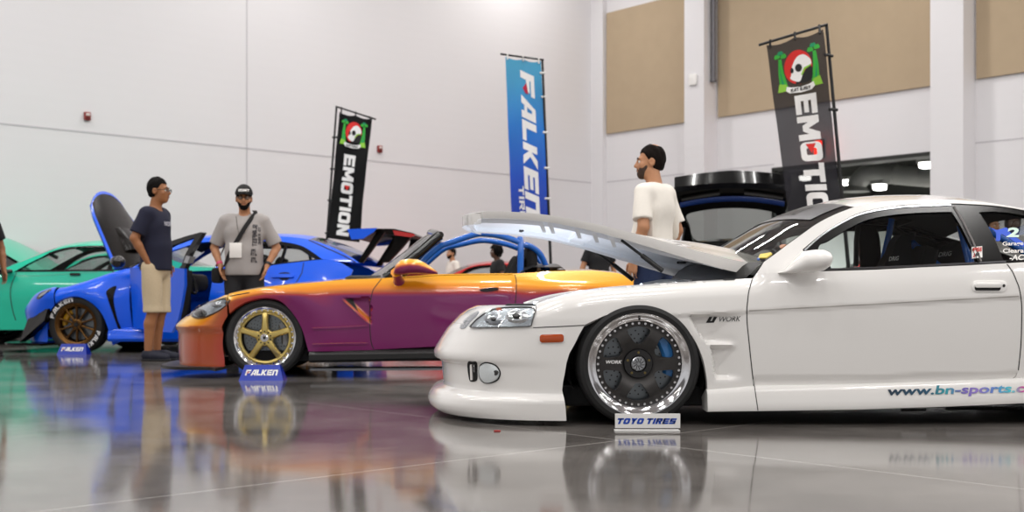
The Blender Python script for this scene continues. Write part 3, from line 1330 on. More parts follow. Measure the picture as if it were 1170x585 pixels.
# fog lamp and its slot
slot = patch(front, 'bumper_vent', crc([(534.5, 414.5), (540, 413.2), (544.8, 414), (545.6, 424), (545.2, 434), (540, 436), (536.4, 433)], 4), M_VOID, coupe, off=.003, step=2)
patch(front, 'vent_fin', [(538.2, 416), (540.2, 416), (540.8, 434), (538.8, 434)], M_WHITE, slot, off=.008, step=2)
patch(front, 'vent_fin', [(542.4, 415), (543.2, 415), (543.6, 425), (542.6, 425)], M_CHROME2, slot, off=.008, step=2)
FG = crc([(547, 424), (548.6, 417), (553.5, 413.8), (560, 414.2), (567, 417.2), (571.4, 423), (572, 428.5), (569, 434.5), (562, 437.8), (554, 438), (548.8, 433)], 5)
fog = patch(front, 'fog_light', FG, M_BLACK, coupe, off=.003, step=2, thick=.004)
fx, fy_ = np.mean(np.array(FG), axis=0)
FG2 = [((x - fx) * .90 + fx, (y - fy_) * .88 + fy_) for x, y in FG]
patch(front, 'reflector', FG2, mat('fog lamp reflector', '#ECEEEE', .5), fog, off=.006, step=1.6, thick=.002, dome=.010)
patch(front, 'bulb', ellipse(568, 425.5, 2.6, 3, 14), M_GLOSSBLK, fog, off=.014, step=1.4)
patch(front, 'lens', FG2, M_LAMPGLASS, fog, off=.018, step=2., thick=.002, dome=.006)

# ---------------------------------------------------------------- wing, door, sill, rear quarter
ARCH = cr([(668, 371), (679, 366), (694, 359.6), (715, 355.2), (737.5, 354.4), (760.2, 359), (779.7, 371.5), (792.7, 387), (802.5, 408), (807.2, 430), (808.3, 446)], 5)
SEAM_F = cr([(859.8, 318), (857.5, 326), (855.4, 334), (853.9, 346.4), (853.3, 355.2), (853.7, 370), (855.2, 384.7), (858, 412), (861.3, 441)], 4)
head_edge = [(612, 346.2), (613, 354), (611.6, 364), (608, 373.7)]
o_f = join(wxz(head_edge), wxz([(608, 373.7), (640, 372.6), (668, 371)]), wxz(ARCH), wxz([(808.3, 446), (835, 444), (861, 441.2)]), wxz(SEAM_F[::-1]),
           wxz(cr(FT[1:], 4))[::-1])
fender, fender_r = side('fender', o_f, step=.011)
# rolled top edge running in to the bonnet gutter
rows = []
for (x, z) in wxz(cr([(612, 346)] + FT[2:], 5)):
    y = yS(x, z)
    rows.append([(x, y, z), (x, y + .012, z + .001), (x, y + .05, z + .001), (x, y + .07, z - .012), (x, y + .075, z - .08)])
g = MB().loft(rows).build('bonnet_gutter', M_WHITE, coupe, sharp=60, recalc=False)
orient(g, Vector((0, 0, 1)))
mirror_y(g)

DOOR_R = cr([(1149.6, 300.8), (1153, 305), (1157, 311), (1161, 320), (1164.6, 330), (1167, 345), (1167.4, 360), (1166.4, 394), (1163.5, 423)], 4) + [(1161.5, 430), (1157, 433)]
BELT = cr([(866, 313), (900, 311.6), (935, 310.2), (1000, 308.2), (1050, 305.6), (1100, 303.4), (1149.6, 300.8)], 4)
DOOR_B = [(1157, 433), (1080, 436.6), (980, 439.6), (920, 440.6), (862, 441)]
o_d = join(wxz(SEAM_F[::-1][:-1]), wxz([(860.5, 317.8), (866, 313)]), wxz(BELT), wxz(DOOR_R), wxz(DOOR_B))
ZB = lambda x: np.interp(x, *zip(*[(p[0], p[1]) for p in wxz([(861, 432.6), (980, 431), (1160, 426)], -.86)]))


def yDoor(x, z):
    return yS(x, z) + .010 * smooth(ZB(x) + .003, ZB(x) - .004, z)


door, door_r = side('door', o_d, step=.013, yf=yDoor)

# sill skirt, flared beyond the door
SK_T = [(808.6, 446.4), (835, 444.6), (862, 442), (920, 441.4), (980, 440.4), (1080, 437.4), (1157, 433.8)]
SK_B = [(807.4, 471.6), (866, 470.8), (980, 469.2), (1080, 466), (1170, 462)]
skt = wxz(SK_T, -.90)
skb = wxz(SK_B, -.92)
xe = 2.69 - .335
skt += [(xe, skt[-1][1] + .015)]
skb += [(xe + .01, skb[-1][1] + .008)]
sx = np.linspace(skt[0][0], xe, 60)
rows = []
for x in sx:
    zt = np.interp(x, *zip(*skt))
    zb = np.interp(x, *zip(*skb))
    y0 = yS(x, zt)
    rows.append([(x, y0 + .02, zt + .004), (x, y0 - .004, zt + .002), (x, y0 - .016, zt - .006), (x, y0 - .024, zt - .02), (x, y0 - .030, zt - (zt - zb) * .62),
                 (x, y0 - .034, zb + .016), (x, y0 - .030, zb + .003), (x, y0 - .02, zb), (x, y0 + .10, zb + .004), (x, y0 + .12, zb + .06)])
n = len(rows[0])
b = MB().loft(rows)
b.f += [tuple(range(n)), tuple(range((len(rows) - 1) * n, len(rows) * n))[::-1]]
skirt = b.build('side_skirt', M_WHITE, coupe, sharp=35, recalc=False)
orient(skirt, Vector((0, -1, 0)))
mirror_y(skirt)

# rear quarter, out of the frame to the tail
pr = wxz(DOOR_R[::-1])
q_top = wxz([(1149.6, 300.8), (1170, 299.6)])
zq = q_top[-1][1]
xa = 2.69
arch_r = [(xa + .335 * math.cos(R(a)), .285 + .335 * math.sin(R(a))) for a in np.linspace(197, -10, 26)]
o_q = join(pr, q_top, [(2.2, zq + .015), (2.6, zq + .02), (3.2, zq + .01), (3.7, zq), (3.84, zq - .01), (3.88, zq - .06), (3.88, .55), (3.9, .42), (3.88, .2), (3.8, .12), (3.05, .11)],
           arch_r[::-1], [(xe, skt[-1][1] - .004)], [(pr[0][0], pr[0][1])])


def yQ(x, z):
    y = yS(x, z)
    if x > 3.3:
        y *= 1 - .22 * ((x - 3.3) / .6) ** 2.2
    return y - .02 * math.exp(-((math.hypot(x - xa, z - .285) - .335) / .05) ** 2)


quarter, quarter_r = side('rear_quarter', o_q, step=.03, yf=yQ)

# ---------------------------------------------------------------- greenhouse
SCR = [(872.8, 299.5), (886, 290), (900, 279.4), (917, 267.2), (934.5, 255), (955, 244.6), (975.7, 236.6)]
RAIL = [(975.7, 236.6), (1000, 231.2), (1040, 228.4), (1086, 228.2), (1118, 230.4), (1145, 234), (1170, 238)]
TRIM_O = [(925, 304), (917, 285), (940, 266.4), (968, 249.6), (987.5, 241.6), (1020, 235.8), (1039, 233.9), (1086, 232.4), (1105, 233), (1130, 234.4), (1150, 236.6), (1170, 240)]
scr = wxz(cr(SCR, 5))
rail = wxz(cr(RAIL, 5))
trim_o = wxz(TRIM_O[:1]) + wxz(cr(TRIM_O[1:], 5))
ext_rail = [(2.1, rail[-1][1] - .055), (2.45, rail[-1][1] - .14), (2.78, rail[-1][1] - .25), (3.02, zq + .03)]
ext_trim = [(2.04, trim_o[-1][1] - .06), (2.3, trim_o[-1][1] - .14), (2.52, zq + .035), (2.58, zq + .012)]
base = wxz([(860.5, 317.8), (866, 313), (900, 311.6), (925, 310.6)])
o_a = join(base, trim_o, ext_trim, [(3.04, zq + .012)], ext_rail[::-1], rail[::-1], scr[::-1])
pillar, pillar_r = side('pillar', o_a, step=.014, depth=.025)
for src in (pillar,):
    for s in (1, -1):
        me = src.data.copy()
        for v in me.vertices:
            v.co.y = (v.co.y + .030) * s
        o = bpy.data.objects.new('pillar_lining', me)
        COL.objects.link(o)
        o.parent = coupe
        me.materials.clear()
        me.materials.append(M_INT)


# roof, windscreen and rear screen: arched from side to side
def arch_rows(edge, crown, bow, n=17, dn=0.):
    rows = []
    for i, (x, z) in enumerate(edge):
        y = yS(x, z)
        t = i / (len(edge) - 1)
        c = crown(t)
        bw = bow(t)
        row = []
        for k in range(n):
            s = -1 + 2 * k / (n - 1)
            q = 1 - abs(s) ** 2.3
            row.append((x - bw * q, -y * s, z + c * q - dn))
        rows.append(row)
    return rows


full_rail = rail + ext_rail
roof_e = rail + ext_rail[:1]
kk = len(roof_e)
r_ = arch_rows(roof_e, lambda t: .055 + .015 * math.sin(t * math.pi), lambda t: .05 * (1 - t) ** 3)
roof = MB().loft(r_).build('roof', M_WHITE, coupe, sharp=60, recalc=False)
orient(roof, Vector((0, 0, 1)))
hl = MB().loft(arch_rows(roof_e, lambda t: .055 + .015 * math.sin(t * math.pi), lambda t: .05 * (1 - t) ** 3, dn=.012)).build('headliner', M_INT, coupe, sharp=60, recalc=False)
ws_rows = arch_rows(scr, lambda t: .01 + .045 * t, lambda t: .20 - .15 * t)
ws = MB().loft(ws_rows).build('windshield', M_SCREEN, coupe, sharp=80, recalc=False)
orient(ws, Vector((-1, 0, 1)))
rs = MB().loft(arch_rows(ext_rail, lambda t: .06 - .03 * t, lambda t: -.08 * t)).build('rear_window', M_SCREEN, coupe, sharp=80, recalc=False)
# sun strip across the top of the windscreen with its lettering
wsf = Surf(WF, [ws])
M_STRIP = mat('grey sun strip', '#57575B', .3)
k0 = int(len(ws_rows) * .70)
b = MB().loft([[(x - .003, y, z + .003) for x, y, z in r[1:-1]] for r in ws_rows[k0:]])
strip = b.build('sun_strip', M_STRIP, ws, sharp=80, recalc=False)
ra, rb = ws_rows[k0 + 1], ws_rows[-2]


def on_strip(u, v):
    s = 4 + 8 * u
    i = int(s); f = s - i
    a = Vector(ra[i]).lerp(Vector(ra[i + 1]), f)
    c = Vector(rb[i]).lerp(Vector(rb[i + 1]), f)
    return a.lerp(c, .15 + .7 * v) + Vector((-.006, 0, .006))


text_on('sun_strip_lettering', 'BN SPORTS', on_strip, M_BLACK, ws, bold=.03)
# edge band of black ceramic at the base and the wiper cowl
b = MB()
cow = [ws_rows[0], [(x - .03, y, z - .02) for x, y, z in ws_rows[0]], [(x - .08, y * .97, z - .075) for x, y, z in ws_rows[0]], [(x - .085, y * .97, z - .16) for x, y, z in ws_rows[0]]]
b.loft(cow)
b.build('wiper_cowl', M_BLACK, coupe, sharp=50, recalc=False)
for yy in (-.35, .15):
    wb = MB()
    i = int((yy + .8) / 1.6 * 16)
    p0 = Vector(ws_rows[0][i]) + Vector((-.05, 0, .02))
    p1 = Vector(ws_rows[2][min(16, i + 4)]) + Vector((-.02, 0, .02))
    wb.tube([p0, p1], .008, 6)
    wb.tube([p1 + Vector((0, -.2, 0)), p1 + Vector((0, .2, 0))], .006, 6)
    wb.build('wiper', M_BLACK, coupe)
patch(wsf, 'windshield_sticker', [(866.5, 295.5), (869, 291), (881, 289), (882.5, 290.5), (876, 295)], mat('yellow label', '#D9C24A', .5, noise=.3, nscale=60), coupe, off=.004, step=2, thick=.001)
patch(wsf, 'windshield_sticker', [(865.2, 297.3), (866.5, 294.5), (868, 294.5), (868, 297.2)], mat('blue label', '#2B5FB4', .5), coupe, off=.004, step=2, thick=.001)
patch(wsf, 'windshield_sticker', ellipse(896.5, 282.4, 5.5, 2.6, 16), mat('brown label', '#A06A45', .5), coupe, off=.004, step=2, thick=.001)

# black window surround and pillar
TRIM_I = cr([(930, 309), (936.5, 281), (948, 274), (968, 262), (991.5, 251), (1020, 245.5), (1050, 243), (1080, 242), (1088, 242)], 5) + cr([(1088, 242), (1098, 258), (1109, 280), (1119.5, 300.6)], 4) 
door_hole = join(wxz(TRIM_I), wxz([(1119.5, 300.6), (1050, 304), (1000, 306.6), (930, 309)]))
Q_I = [(1127, 254), (1119, 243.4), (1116, 239.5), (1125, 238.8), (1150, 241), (1170, 244.5)]
q_hole = join(wxz([(1147, 297.2)]), wxz(cr([(1147, 297.2), (1137.5, 274), (1127, 254), (1119, 242.5)], 4)), wxz([(1119, 242.5), (1135, 241.4), (1152, 242.8), (1170, 245.8)]),
              [(2.0, trim_o[-1][1] - .09), (2.18, trim_o[-1][1] - .15), (2.34, zq + .05), (2.36, zq + .026)])
o_t = join(wxz([(925, 310.4)]), trim_o, ext_trim, [(2.4, zq + .012)], wxz([(1170, 299.2)]), wxz(BELT[::-1][:-12]))
surround, surround_r = side('window_frame', o_t, M_TRIM, [door_hole, q_hole], step=.011, off=-.006, depth=.022)
glass_d, glass_dr = side('side_window', [p for p in door_hole], M_GLASS, step=.02, off=-.016, depth=0)
glass_q, glass_qr = side('quarter_window', [p for p in q_hole], M_GLASS, step=.02, off=-.016, depth=0)
gs = Surf(WF, [surround, glass_d, glass_q])
patch(gs, 'drip_rail', stripe(cr([(919, 286.5), (940, 268.2), (968, 251.4), (988, 243.6), (1020, 237.8), (1050, 235.4), (1086, 234.4)], 5), 1.8), M_CHROME2, surround, off=.004, step=2.5, thick=.004)
patch(gs, 'belt_molding', stripe(cr([(936, 308.8), (1000, 306.6), (1050, 304.2), (1100, 301.8), (1149, 299.4)], 5), 2.2), mat('dark chrome', '#77787C', .2, metal=1.), surround, off=.006, step=2.5, thick=.008)
patch(gs, 'window_edge_molding', stripe([(1089.5, 236), (1100, 253), (1111, 275), (1121, 299)], 2.0), mat('grey rubber edge', '#5B5654', .35), surround, off=.004, step=2.5)
# stickers on the pillar and the rear side glass
M_STK = mat('white vinyl', '#F0EEEA', .45)
M_STKR = mat('red vinyl', '#C2332B', .45)
M_STKB = mat('blue vinyl', '#1D55D8', .4)
stk = patch(gs, 'pillar_sticker', [(1110, 282.6), (1122, 281.6), (1122.2, 294.4), (1110.6, 295.6)], M_STK, surround, off=.003, step=2, thick=.001)
text_surf(gs, 'sticker_lettering', 'PSI', [(1111, 288.6), (1121.2, 287.8), (1121.2, 283), (1111, 283.8)], M_STKR, surround, off=.006, bold=.06)
patch(gs, 'sticker_emblem', ellipse(1116.6, 291, 2.3, 2, 16), M_BLACK, surround, off=.005, step=1.2, thick=.001)
patch(gs, 'sticker_emblem', [(1111.4, 294.4), (1113.6, 289.6), (1114.6, 294)], M_STKR, surround, off=.005, step=1.2, thick=.001)
patch(gs, 'window_sticker', crc([(1133, 261), (1138, 263), (1143, 262), (1150, 260.5), (1154, 266), (1163, 273), (1170, 278), (1174, 283), (1168, 282), (1158, 276), (1150, 271), (1143.5, 268), (1142.5, 275), (1137.8, 275), (1138, 267)], 4), M_STKB, glass_q, off=.003, step=1.6, thick=.001)
text_surf(gs, 'window_lettering', '2', [(1149.5, 271.6), (1164, 271.6), (1164, 260.5), (1149.5, 260.5)], mat('mint vinyl', '#D7F0E4', .45), glass_q, off=.005, bold=.06, shear=.1)
text_surf(gs, 'window_lettering', 'Garage PP', [(1145, 282.5), (1180, 281.5), (1180, 275.5), (1145, 276.8)], M_STK, glass_q, off=.004, bold=.03)
text_surf(gs, 'window_lettering', 'Clearance', [(1145.5, 289.5), (1182, 289), (1182, 284), (1145.5, 284.5)], M_STK, glass_q, off=.004, bold=.03)
text_surf(gs, 'window_lettering', '-ACDE', [(1153, 298), (1182, 297), (1182, 290.6), (1153, 291.8)], M_STK, glass_q, off=.004, bold=.04, shear=.2)

# ---------------------------------------------------------------- seams, handle, badges, mirror
body = Surf(WF, [fender, door, pillar, quarter, skirt, bumper, nose])
patch(body, 'panel_gap', stripe(SEAM_F, 1.1), M_SEAM, coupe, off=.0012, step=2.5, thick=.001)
patch(body, 'panel_gap', stripe(cr(DOOR_R[1:-2], 2), 1.1), M_SEAM, coupe, off=.0012, step=2.5, thick=.001)
patch(body, 'panel_gap', stripe([(862, 441.2), (866, 469)], .8), M_SEAM, coupe, off=.0015, step=2.5, thick=.001)
patch(body, 'panel_gap', stripe([(609, 374.4), (640, 373), (667.5, 371.6)], .9), M_SEAM, coupe, off=.0015, step=2.5, thick=.001)
patch(body, 'crease_shade_line', stripe(cr([(856, 355), (900, 352.6), (970, 349), (1060, 344), (1164, 338.4)], 5), 1.1), mat('crease shade tone', '#BDB9B5', .6), door, off=.001, step=2.5, thick=.001)  # shade along the door crease, put into colour as a thin grey line
hd = patch(body, 'door_handle', rrect(1109.6, 320.4, 1150.6, 333.8, 6.2), M_WHITE, coupe, off=.004, step=2., thick=.006, dome=.003)
patch(body, 'handle_recess', rrect(1113, 326.2, 1142.6, 332.2, 2.6), M_VOID, hd, off=.0085, step=2, thick=.001)
patch(body, 'handle_lever', rrect(1112.8, 323.4, 1143, 329.2, 2.6), M_WHITE, hd, off=.014, step=2, thick=.008, dome=.004)
patch(body, 'lock', ellipse(1146.2, 326.8, 1.5, 1.8, 14), M_BLACK, hd, off=.010, step=1, thick=.002)
bd = patch(body, 'fender_badge', [(806.5, 368.8), (810.5, 362), (814, 362), (811.6, 366.6), (813.4, 366.6), (815.6, 362), (819.4, 362), (815.6, 368.6)], M_BLACK, coupe, off=.002, step=1.2, thick=.001)
text_surf(body, 'badge_lettering', 'WORK', [(821, 367.6), (845.6, 367), (846.4, 361), (822, 361.6)], M_BLACK, bd, off=.003, bold=.0, shear=.15)


def rainbow():
    m, nt, b_ = nodes_of('oil slick vinyl')
    tc = nt.nodes.new('ShaderNodeTexCoord')
    sp = nt.nodes.new('ShaderNodeSeparateXYZ')
    rp = nt.nodes.new('ShaderNodeValToRGB')
    nt.links.new(tc.outputs['Generated'], sp.inputs[0])
    nt.links.new(sp.outputs[0], rp.inputs[0])
    els = [(0, '#24384A'), (.25, '#2F5B77'), (.36, '#3AA6B4'), (.46, '#7C6FC4'), (.55, '#9C86D6'), (.66, '#5F8FD8'), (.76, '#55D3DE'), (.83, '#D24AA8'), (1, '#E0408E')]
    e = rp.color_ramp.elements
    e[0].position, e[0].color = els[0][0], srgb(els[0][1])
    e[1].position, e[1].color = els[-1][0], srgb(els[-1][1])
    for p, c in els[1:-1]:
        x = e.new(p)
        x.color = srgb(c)
    nt.links.new(rp.outputs[0], b_.inputs['Base Color'])
    b_.inputs['Roughness'].default_value = .35
    return m


ssf = Surf(WF, [skirt])
text_surf(ssf, 'sill_lettering', 'www.bn-sports.com', [(1014, 455), (1200, 450.5), (1200, 437.6), (1014, 442)], rainbow(), skirt, off=.003, bold=.035, shear=.12, sub=1)

ms = []
for px, cy, ry, ly, yc in ((889, 311.8, .6, .012, -.862), (896, 310.6, 2., .03, -.872), (905, 306, 6.2, .05, -.90), (917, 299.4, 12.2, .072, -.935), (930, 298.4, 13.2, .08, -.95), (940, 297.2, 12.2, .078, -.955), (945.5, 296.4, 9.6, .07, -.958), (948.2, 295.8, 5., .05, -.96)):
    p = WF.on(px, cy, yc)
    rz = ry / FPX * 4.72 * 1.12
    ms.append([(p.x, yc + ly * math.cos(2 * math.pi * k / 24), p.z + rz * math.sin(2 * math.pi * k / 24)) for k in range(24)])
b = MB().loft(ms, close=True)
b.f += [tuple(range(24)), tuple(range(len(b.v) - 24, len(b.v)))[::-1]]
mir = b.build('side_mirror', M_WHITE, coupe, sharp=60)
p = WF.on(948.6, 295.8, -.96)
mirror_y(mir)

# ---------------------------------------------------------------- wheels and dark places
for (x, s, st) in ((0, -1, 0), (2.69, -1, 0), (0, 1, 0), (2.69, 1, 0)):
    wc = WF.on(730.4, 416.4, -.885)
    wheel(coupe, (x if x else wc.x, s * .885, wc.z), .293, .235, .24, 'six', M_BLACK if False else mat('graphite wheel', '#3A3837', .45, metal=.4) if 'graphite wheel' not in bpy.data.materials else bpy.data.materials['graphite wheel'],
          M_CHROME, mat('blue caliper', '#3D86CE', .3, coat=.5) if 'blue caliper' not in bpy.data.materials else bpy.data.materials['blue caliper'], camber=3.5, side=s, cal_ang=12 if s < 0 else 168)
for x in (0, 2.69):
    for s in (-1, 1):
        b = MB()
        rr = .325
        rws = []
        for a in np.linspace(-20, 200, 24):
            c_, s_ = math.cos(R(a)), math.sin(R(a))
            rws.append([(x + rr * c_, s * .84, max(.06, .265 + rr * s_ * .85)), (x + rr * c_, s * .45, max(.06, .265 + rr * s_ * .85)), (x, s * .45, .26)])
        b.loft(rws)
        b.build('wheel_well', M_VOID, coupe, sharp=60)
u = MB()
u.box((1.65, 0, .13), (4.1, 1.5, .10), .02)
u.build('floor_pan', M_VOID, coupe)
ex = MB()
for yy in (-.62, -.5):
    ex.tube([(1.55, yy, .075), (2.2, yy, .075)], .03)
ex.tube([(1.3, -.70, .07), (1.42, -.70, .07)], .022)
ex.tube([(1.9, -.70, .07), (1.98, -.70, .07)], .02)
ex.build('exhaust_pipe', M_CHROME2, coupe)
# cabin tub
t = MB()
x0, x1 = .42, 2.7
t.box((1.5, 0, .25), (2.3, 1.5, .08), .02)
for s in (-1, 1):
    t.box((1.4, s * .79, .46), (2.0, .06, .46), .02)
    t.box((2.6, s * .72, .50), (.6, .16, .50), .02)
t.box((.46, 0, .46), (.08, 1.5, .46), .02)
t.box((2.75, 0, .5), (.10, 1.4, .5), .02)
t.build('cabin_tub', M_INT, coupe)
d = MB()
d.box((.70, 0, .66), (.34, 1.42, .16), .05)
d.box((.86, -.36, .70), (.2, .42, .09), .03)
dash = d.build('dashboard', M_INT, coupe)
sw = MB()
ctr = Vector((1.02, -.36, .70))
ax = Matrix.Translation(ctr) @ Matrix.Rotation(R(68), 4, 'Y')
ringp = [ax @ Vector((.165 * math.cos(R(a)), .165 * math.sin(R(a)), 0)) for a in range(0, 360, 12)]
sw.tube(ringp + [ringp[0]], .016, 8, False)
for a in (90, 210, 330):
    sw.tube([ctr, ax @ Vector((.16 * math.cos(R(a)), .16 * math.sin(R(a)), 0))], .012, 6)
sw.tube([ctr, Vector((.86, -.36, .68))], .03, 8)
sw.build('steering_wheel', M_BLACK, coupe)


def bucket(parent, x, y, zseat, m, lettering=None, fr=None, scale=1.):
    b = MB()
    rows_ = []
    # shell section from cushion front over the squab to the head
    for px_, pz, hw, w_ in ((-.30, .10, .24, .05), (-.10, .05, .25, .09), (.12, .04, .25, .12), (.20, .14, .25, .15), (.26, .32, .27, .15), (.32, .50, .28, .13), (.36, .60, .22, .07), (.40, .70, .14, .05), (.43, .80, .13, .04), (.44, .84, .09, .02)):
        px_, pz, hw, w_ = px_ * scale, pz * scale, hw * scale, w_ * scale
        nx = -w_ if pz > .12 * scale else 0
        nz = 0 if pz > .12 * scale else w_
        rows_.append([(x + px_ + nx, y - hw, zseat + pz + nz), (x + px_ + nx * .9, y - hw * .92, zseat + pz + nz * .9), (x + px_ + nx * .1, y - hw * .62, zseat + pz + nz * .1), (x + px_, y, zseat + pz), (x + px_ + nx * .1, y + hw * .62, zseat + pz + nz * .1),
                      (x + px_ + nx * .9, y + hw * .92, zseat + pz + nz * .9), (x + px_ + nx, y + hw, zseat + pz + nz)])
    inner = len(rows_[0])
    back = [[(p[0] + .07 * scale, p[1], p[2] - .03 * scale) for p in r] for r in rows_]
    ring_ = [r + q[::-1] for r, q in zip(rows_, back)]
    b.loft(ring_, close=True)
    m_ = 2 * inner
    b.f += [tuple(range(m_)), tuple(range(len(b.v) - m_, len(b.v)))[::-1]]
    return b.build('seat', m, parent, sharp=60)


s1 = bucket(coupe, 1.20, -.36, .20, M_SEATF, scale=.80)
s2 = bucket(coupe, 1.30, .36, .20, M_SEATF, scale=.80)


def flat_text(fr, name, s, quad, y, m, parent, **k):
    bl, br, tr, tl = [np.array(q, float) for q in quad]

    def place(u, v):
        p = (bl * (1 - u) + br * u) * (1 - v) + (tl * (1 - u) + tr * u) * v
        return fr.on(p[0], p[1], y)
    return text_on(name, s, place, m, parent, **k)


# harness pads hang over each seat and carry the maker's lettering
def cushion(fr, px, y, m, parent, name, th=.05):
    poly = fr.xz(px, y)
    return MB().prism(poly, y, y + th).build(name, m, parent, sharp=40)


cushion(WF, [(1010, 303.8), (1019, 288), (1024, 275), (1031, 268), (1041, 270), (1042, 303.2)], -.42, M_SEATF, s1, 'seat_bolster', .12)
cushion(WF, [(1062, 302.6), (1067, 290), (1077, 281), (1090, 276), (1100, 277), (1104, 300.8)], .12, M_SEATF, s2, 'seat_bolster', .2)
M_SILV = mat('silver thread', '#EDEBE6', .5)
flat_text(WF, 'seat_lettering', 'DRIG', [(1015.5, 298.4), (1026.4, 297.4), (1027.4, 292.4), (1016.2, 293.4)], -.425, M_SILV, s1, bold=.02, shear=.1)
flat_text(WF, 'seat_lettering', 'DRIG', [(1072, 293.6), (1086.8, 292), (1087.8, 286.6), (1073.2, 288.4)], .115, M_SILV, s2, bold=.02, shear=.1)


def cage(pts, r=.02, m=M_CAGE, name='roll_cage_bar'):
    return MB().tube([WF.on(*p) for p in pts], r, 10).build(name, m, coupe)


cage([(1019, 250, -.30), (1016.5, 264, -.30), (1007.5, 304, -.30), (1000, 345, -.30)], .016)
cage([(1041, 277, .05), (1066, 299, .05), (1090, 320, .05)], .022)
cage([(1098, 258, -.50), (1101, 270, -.52), (1108, 299.5, -.60), (1112, 330, -.6)], .022)
cage([(1019, 262, .3), (1035, 272, .3), (1066, 279, .3), (1084, 282, .3)], .028, M_BLACK)
cage([(1022, 256, .55), (1050, 246.6, .55), (1085, 250, .5)], .022, M_BLACK)
cage([(1128, 262, .5), (1150, 276, .45), (1174, 290, .4)], .02)
cage([(1040, 266, .30), (1041, 285, .30), (1042, 304, .30)], .03, M_BLACK)
cage([(982, 246, .62), (978.5, 275, .66), (978, 304, .68)], .016, M_BLACK, 'far_pillar_bar')

# ---------------------------------------------------------------- bonnet, struts, engine
HE = [(549.2, 243.9, -.46), (551, 242, -.50), (556, 241.4, -.53), (588, 242.1, -.60), (629, 246.0, -.65), (670, 253.6, -.68), (711, 263.1, -.70), (761, 276.6, -.72), (802, 287.8, -.73), (835, 296.2, -.73), (868, 302.4, -.73)]
he = [WF.on(*p) for p in HE]
hs = cr([tuple(p) for p in he], 4)
L = len(hs) - 1


def hood_row(i, drop, inset=0.):
    x, y, z = hs[i]
    t = i / L
    ny = -(y + inset)
    row = []
    crown = .012 + .012 * smooth(.2, .5, t) + .045 * smooth(.62, .85, t) * (1 - .5 * smooth(.9, 1, t))
    bow = .10 * (1 - smooth(0, .3, t)) - .10 * smooth(.7, 1, t)
    nn = 25
    for k in range(nn):
        s = -1 + 2 * k / (nn - 1)
        q = 1 - abs(s) ** 2.4
        e = 1 - smooth(.90, 1.0, abs(s))
        bulge = .016 * math.exp(-((abs(s) - .5) / .12) ** 2) * smooth(.35, .75, t)
        row.append(Vector((x - bow * q, ny * s, z + crown * q + bulge - drop)))
    return row


top = [hood_row(i, 0) for i in range(L + 1)]
under = [hood_row(i, .034 + .022 * smooth(.4, .9, i / L) + .02 * (1 - smooth(0, .06, i / L)), .012) for i in range(L + 1)]
b = MB().loft(top)
edge_n = [Vector((0, 0, 0))]
# turned-down rim all round
b2 = [r[0] for r in top]
hood = b.build('hood', M_WHITE, coupe, sharp=60, recalc=False)
orient(hood, Vector((0, 0, 1)))
rim = MB()
loop_t = [r[0] for r in top] + top[-1][1:] + [r[-1] for r in top[::-1]][1:] + top[0][::-1][1:-1]
loop_b = [r[0] for r in under] + under[-1][1:] + [r[-1] for r in under[::-1]][1:] + under[0][::-1][1:-1]
rows = []
for a, c in zip(loop_t, loop_b):
    rows.append([a, a.lerp(c, .5) + (a - Vector((.6 * 0 + a.x, 0, a.z))).normalized() * .004, c])
rows.append(rows[0])
rim.loft(rows)
rim.build('hood_rim', M_WHITE, hood, sharp=60)
ins = MB().loft(under)
uh = ins.build('hood_lining', M_WHITE_IN, hood, sharp=60, recalc=False)
orient(uh, Vector((0, 0, -1)))
# pressed frame of the underside: side rails, cross rails and rib tabs
fr2 = MB()
for k0_, k1_ in ((2, 4), (20, 22)):
    rws = []
    for i in range(3, L - 1):
        p, q = under[i][k0_], under[i][k1_]
        rws.append([p, p + Vector((0, .0, -.022)), q + Vector((0, 0, -.022)), q])
    fr2.loft(rws)
for i in (4, L // 2, L - 4):
    rws = []
    for k in range(3, 22):
        p, q = under[i][k], under[min(L, i + 2)][k]
        rws.append([p, p + Vector((0, 0, -.018)), q + Vector((0, 0, -.018)), q])
    fr2.loft(rws)
fr2.build('hood_frame', M_WHITE_IN, hood, sharp=40)
for px in (615, 634, 656, 680, 701):
    i = min(range(L), key=lambda i_: abs((lambda v: (v.x - WF.on(px, 260, -.65).x))(under[i_][0])))
    c = under[i][1]
    tb = MB()
    rws = []
    for k in range(6):
        a = k / 5
        rws.append([c + Vector((.010 + .02 * a, .01 - .004 + .03 * a * a, -.052 * a)), c + Vector((-.014 + .02 * a + .006 * a, .01 + .03 * a * a, -.052 * a)),
                    c + Vector((-.014 + .02 * a + .006 * a, .018 + .03 * a * a, -.052 * a)), c + Vector((.010 + .02 * a, .018 + .03 * a * a, -.052 * a))])
    tb.loft(rws, close=True)
    tb.build('hood_tab', M_WHITE_IN, hood, sharp=50)
us = Surf(WF, [uh])
l, n = us.hit(572, 252)
lt = MB()
if l:
    lt.tube([l + Vector((.022 * math.cos(R(a)), .012 * math.sin(R(a)), -.006)) for a in range(0, 361, 30)], .003, 6, False)
    lt.build('latch_loop', M_CHROME2, hood)
l, n = us.hit(595.5, 262.6)
if l:
    MB().tube([l + Vector((-.012, 0, -.004)), l + Vector((0, 0, -.008)), l + Vector((.014, 0, -.002))], .007, 8).build('latch_slot', M_BLACK, hood)
# struts
a0, a1 = WF.on(710, 274.5, -.62), WF.on(757, 309.5, -.70)
MB().tube([a0, a0.lerp(a1, .55)], .007).tube([a0.lerp(a1, .5), a1], .012).build('hood_strut', M_BLACK, coupe)
a0, a1 = WF.on(679, 285.5, .62), WF.on(723, 319.5, .70)
MB().tube([a0, a0.lerp(a1, .55)], .009).tube([a0.lerp(a1, .5), a1], .014).build('hood_strut', M_BLACK, coupe)

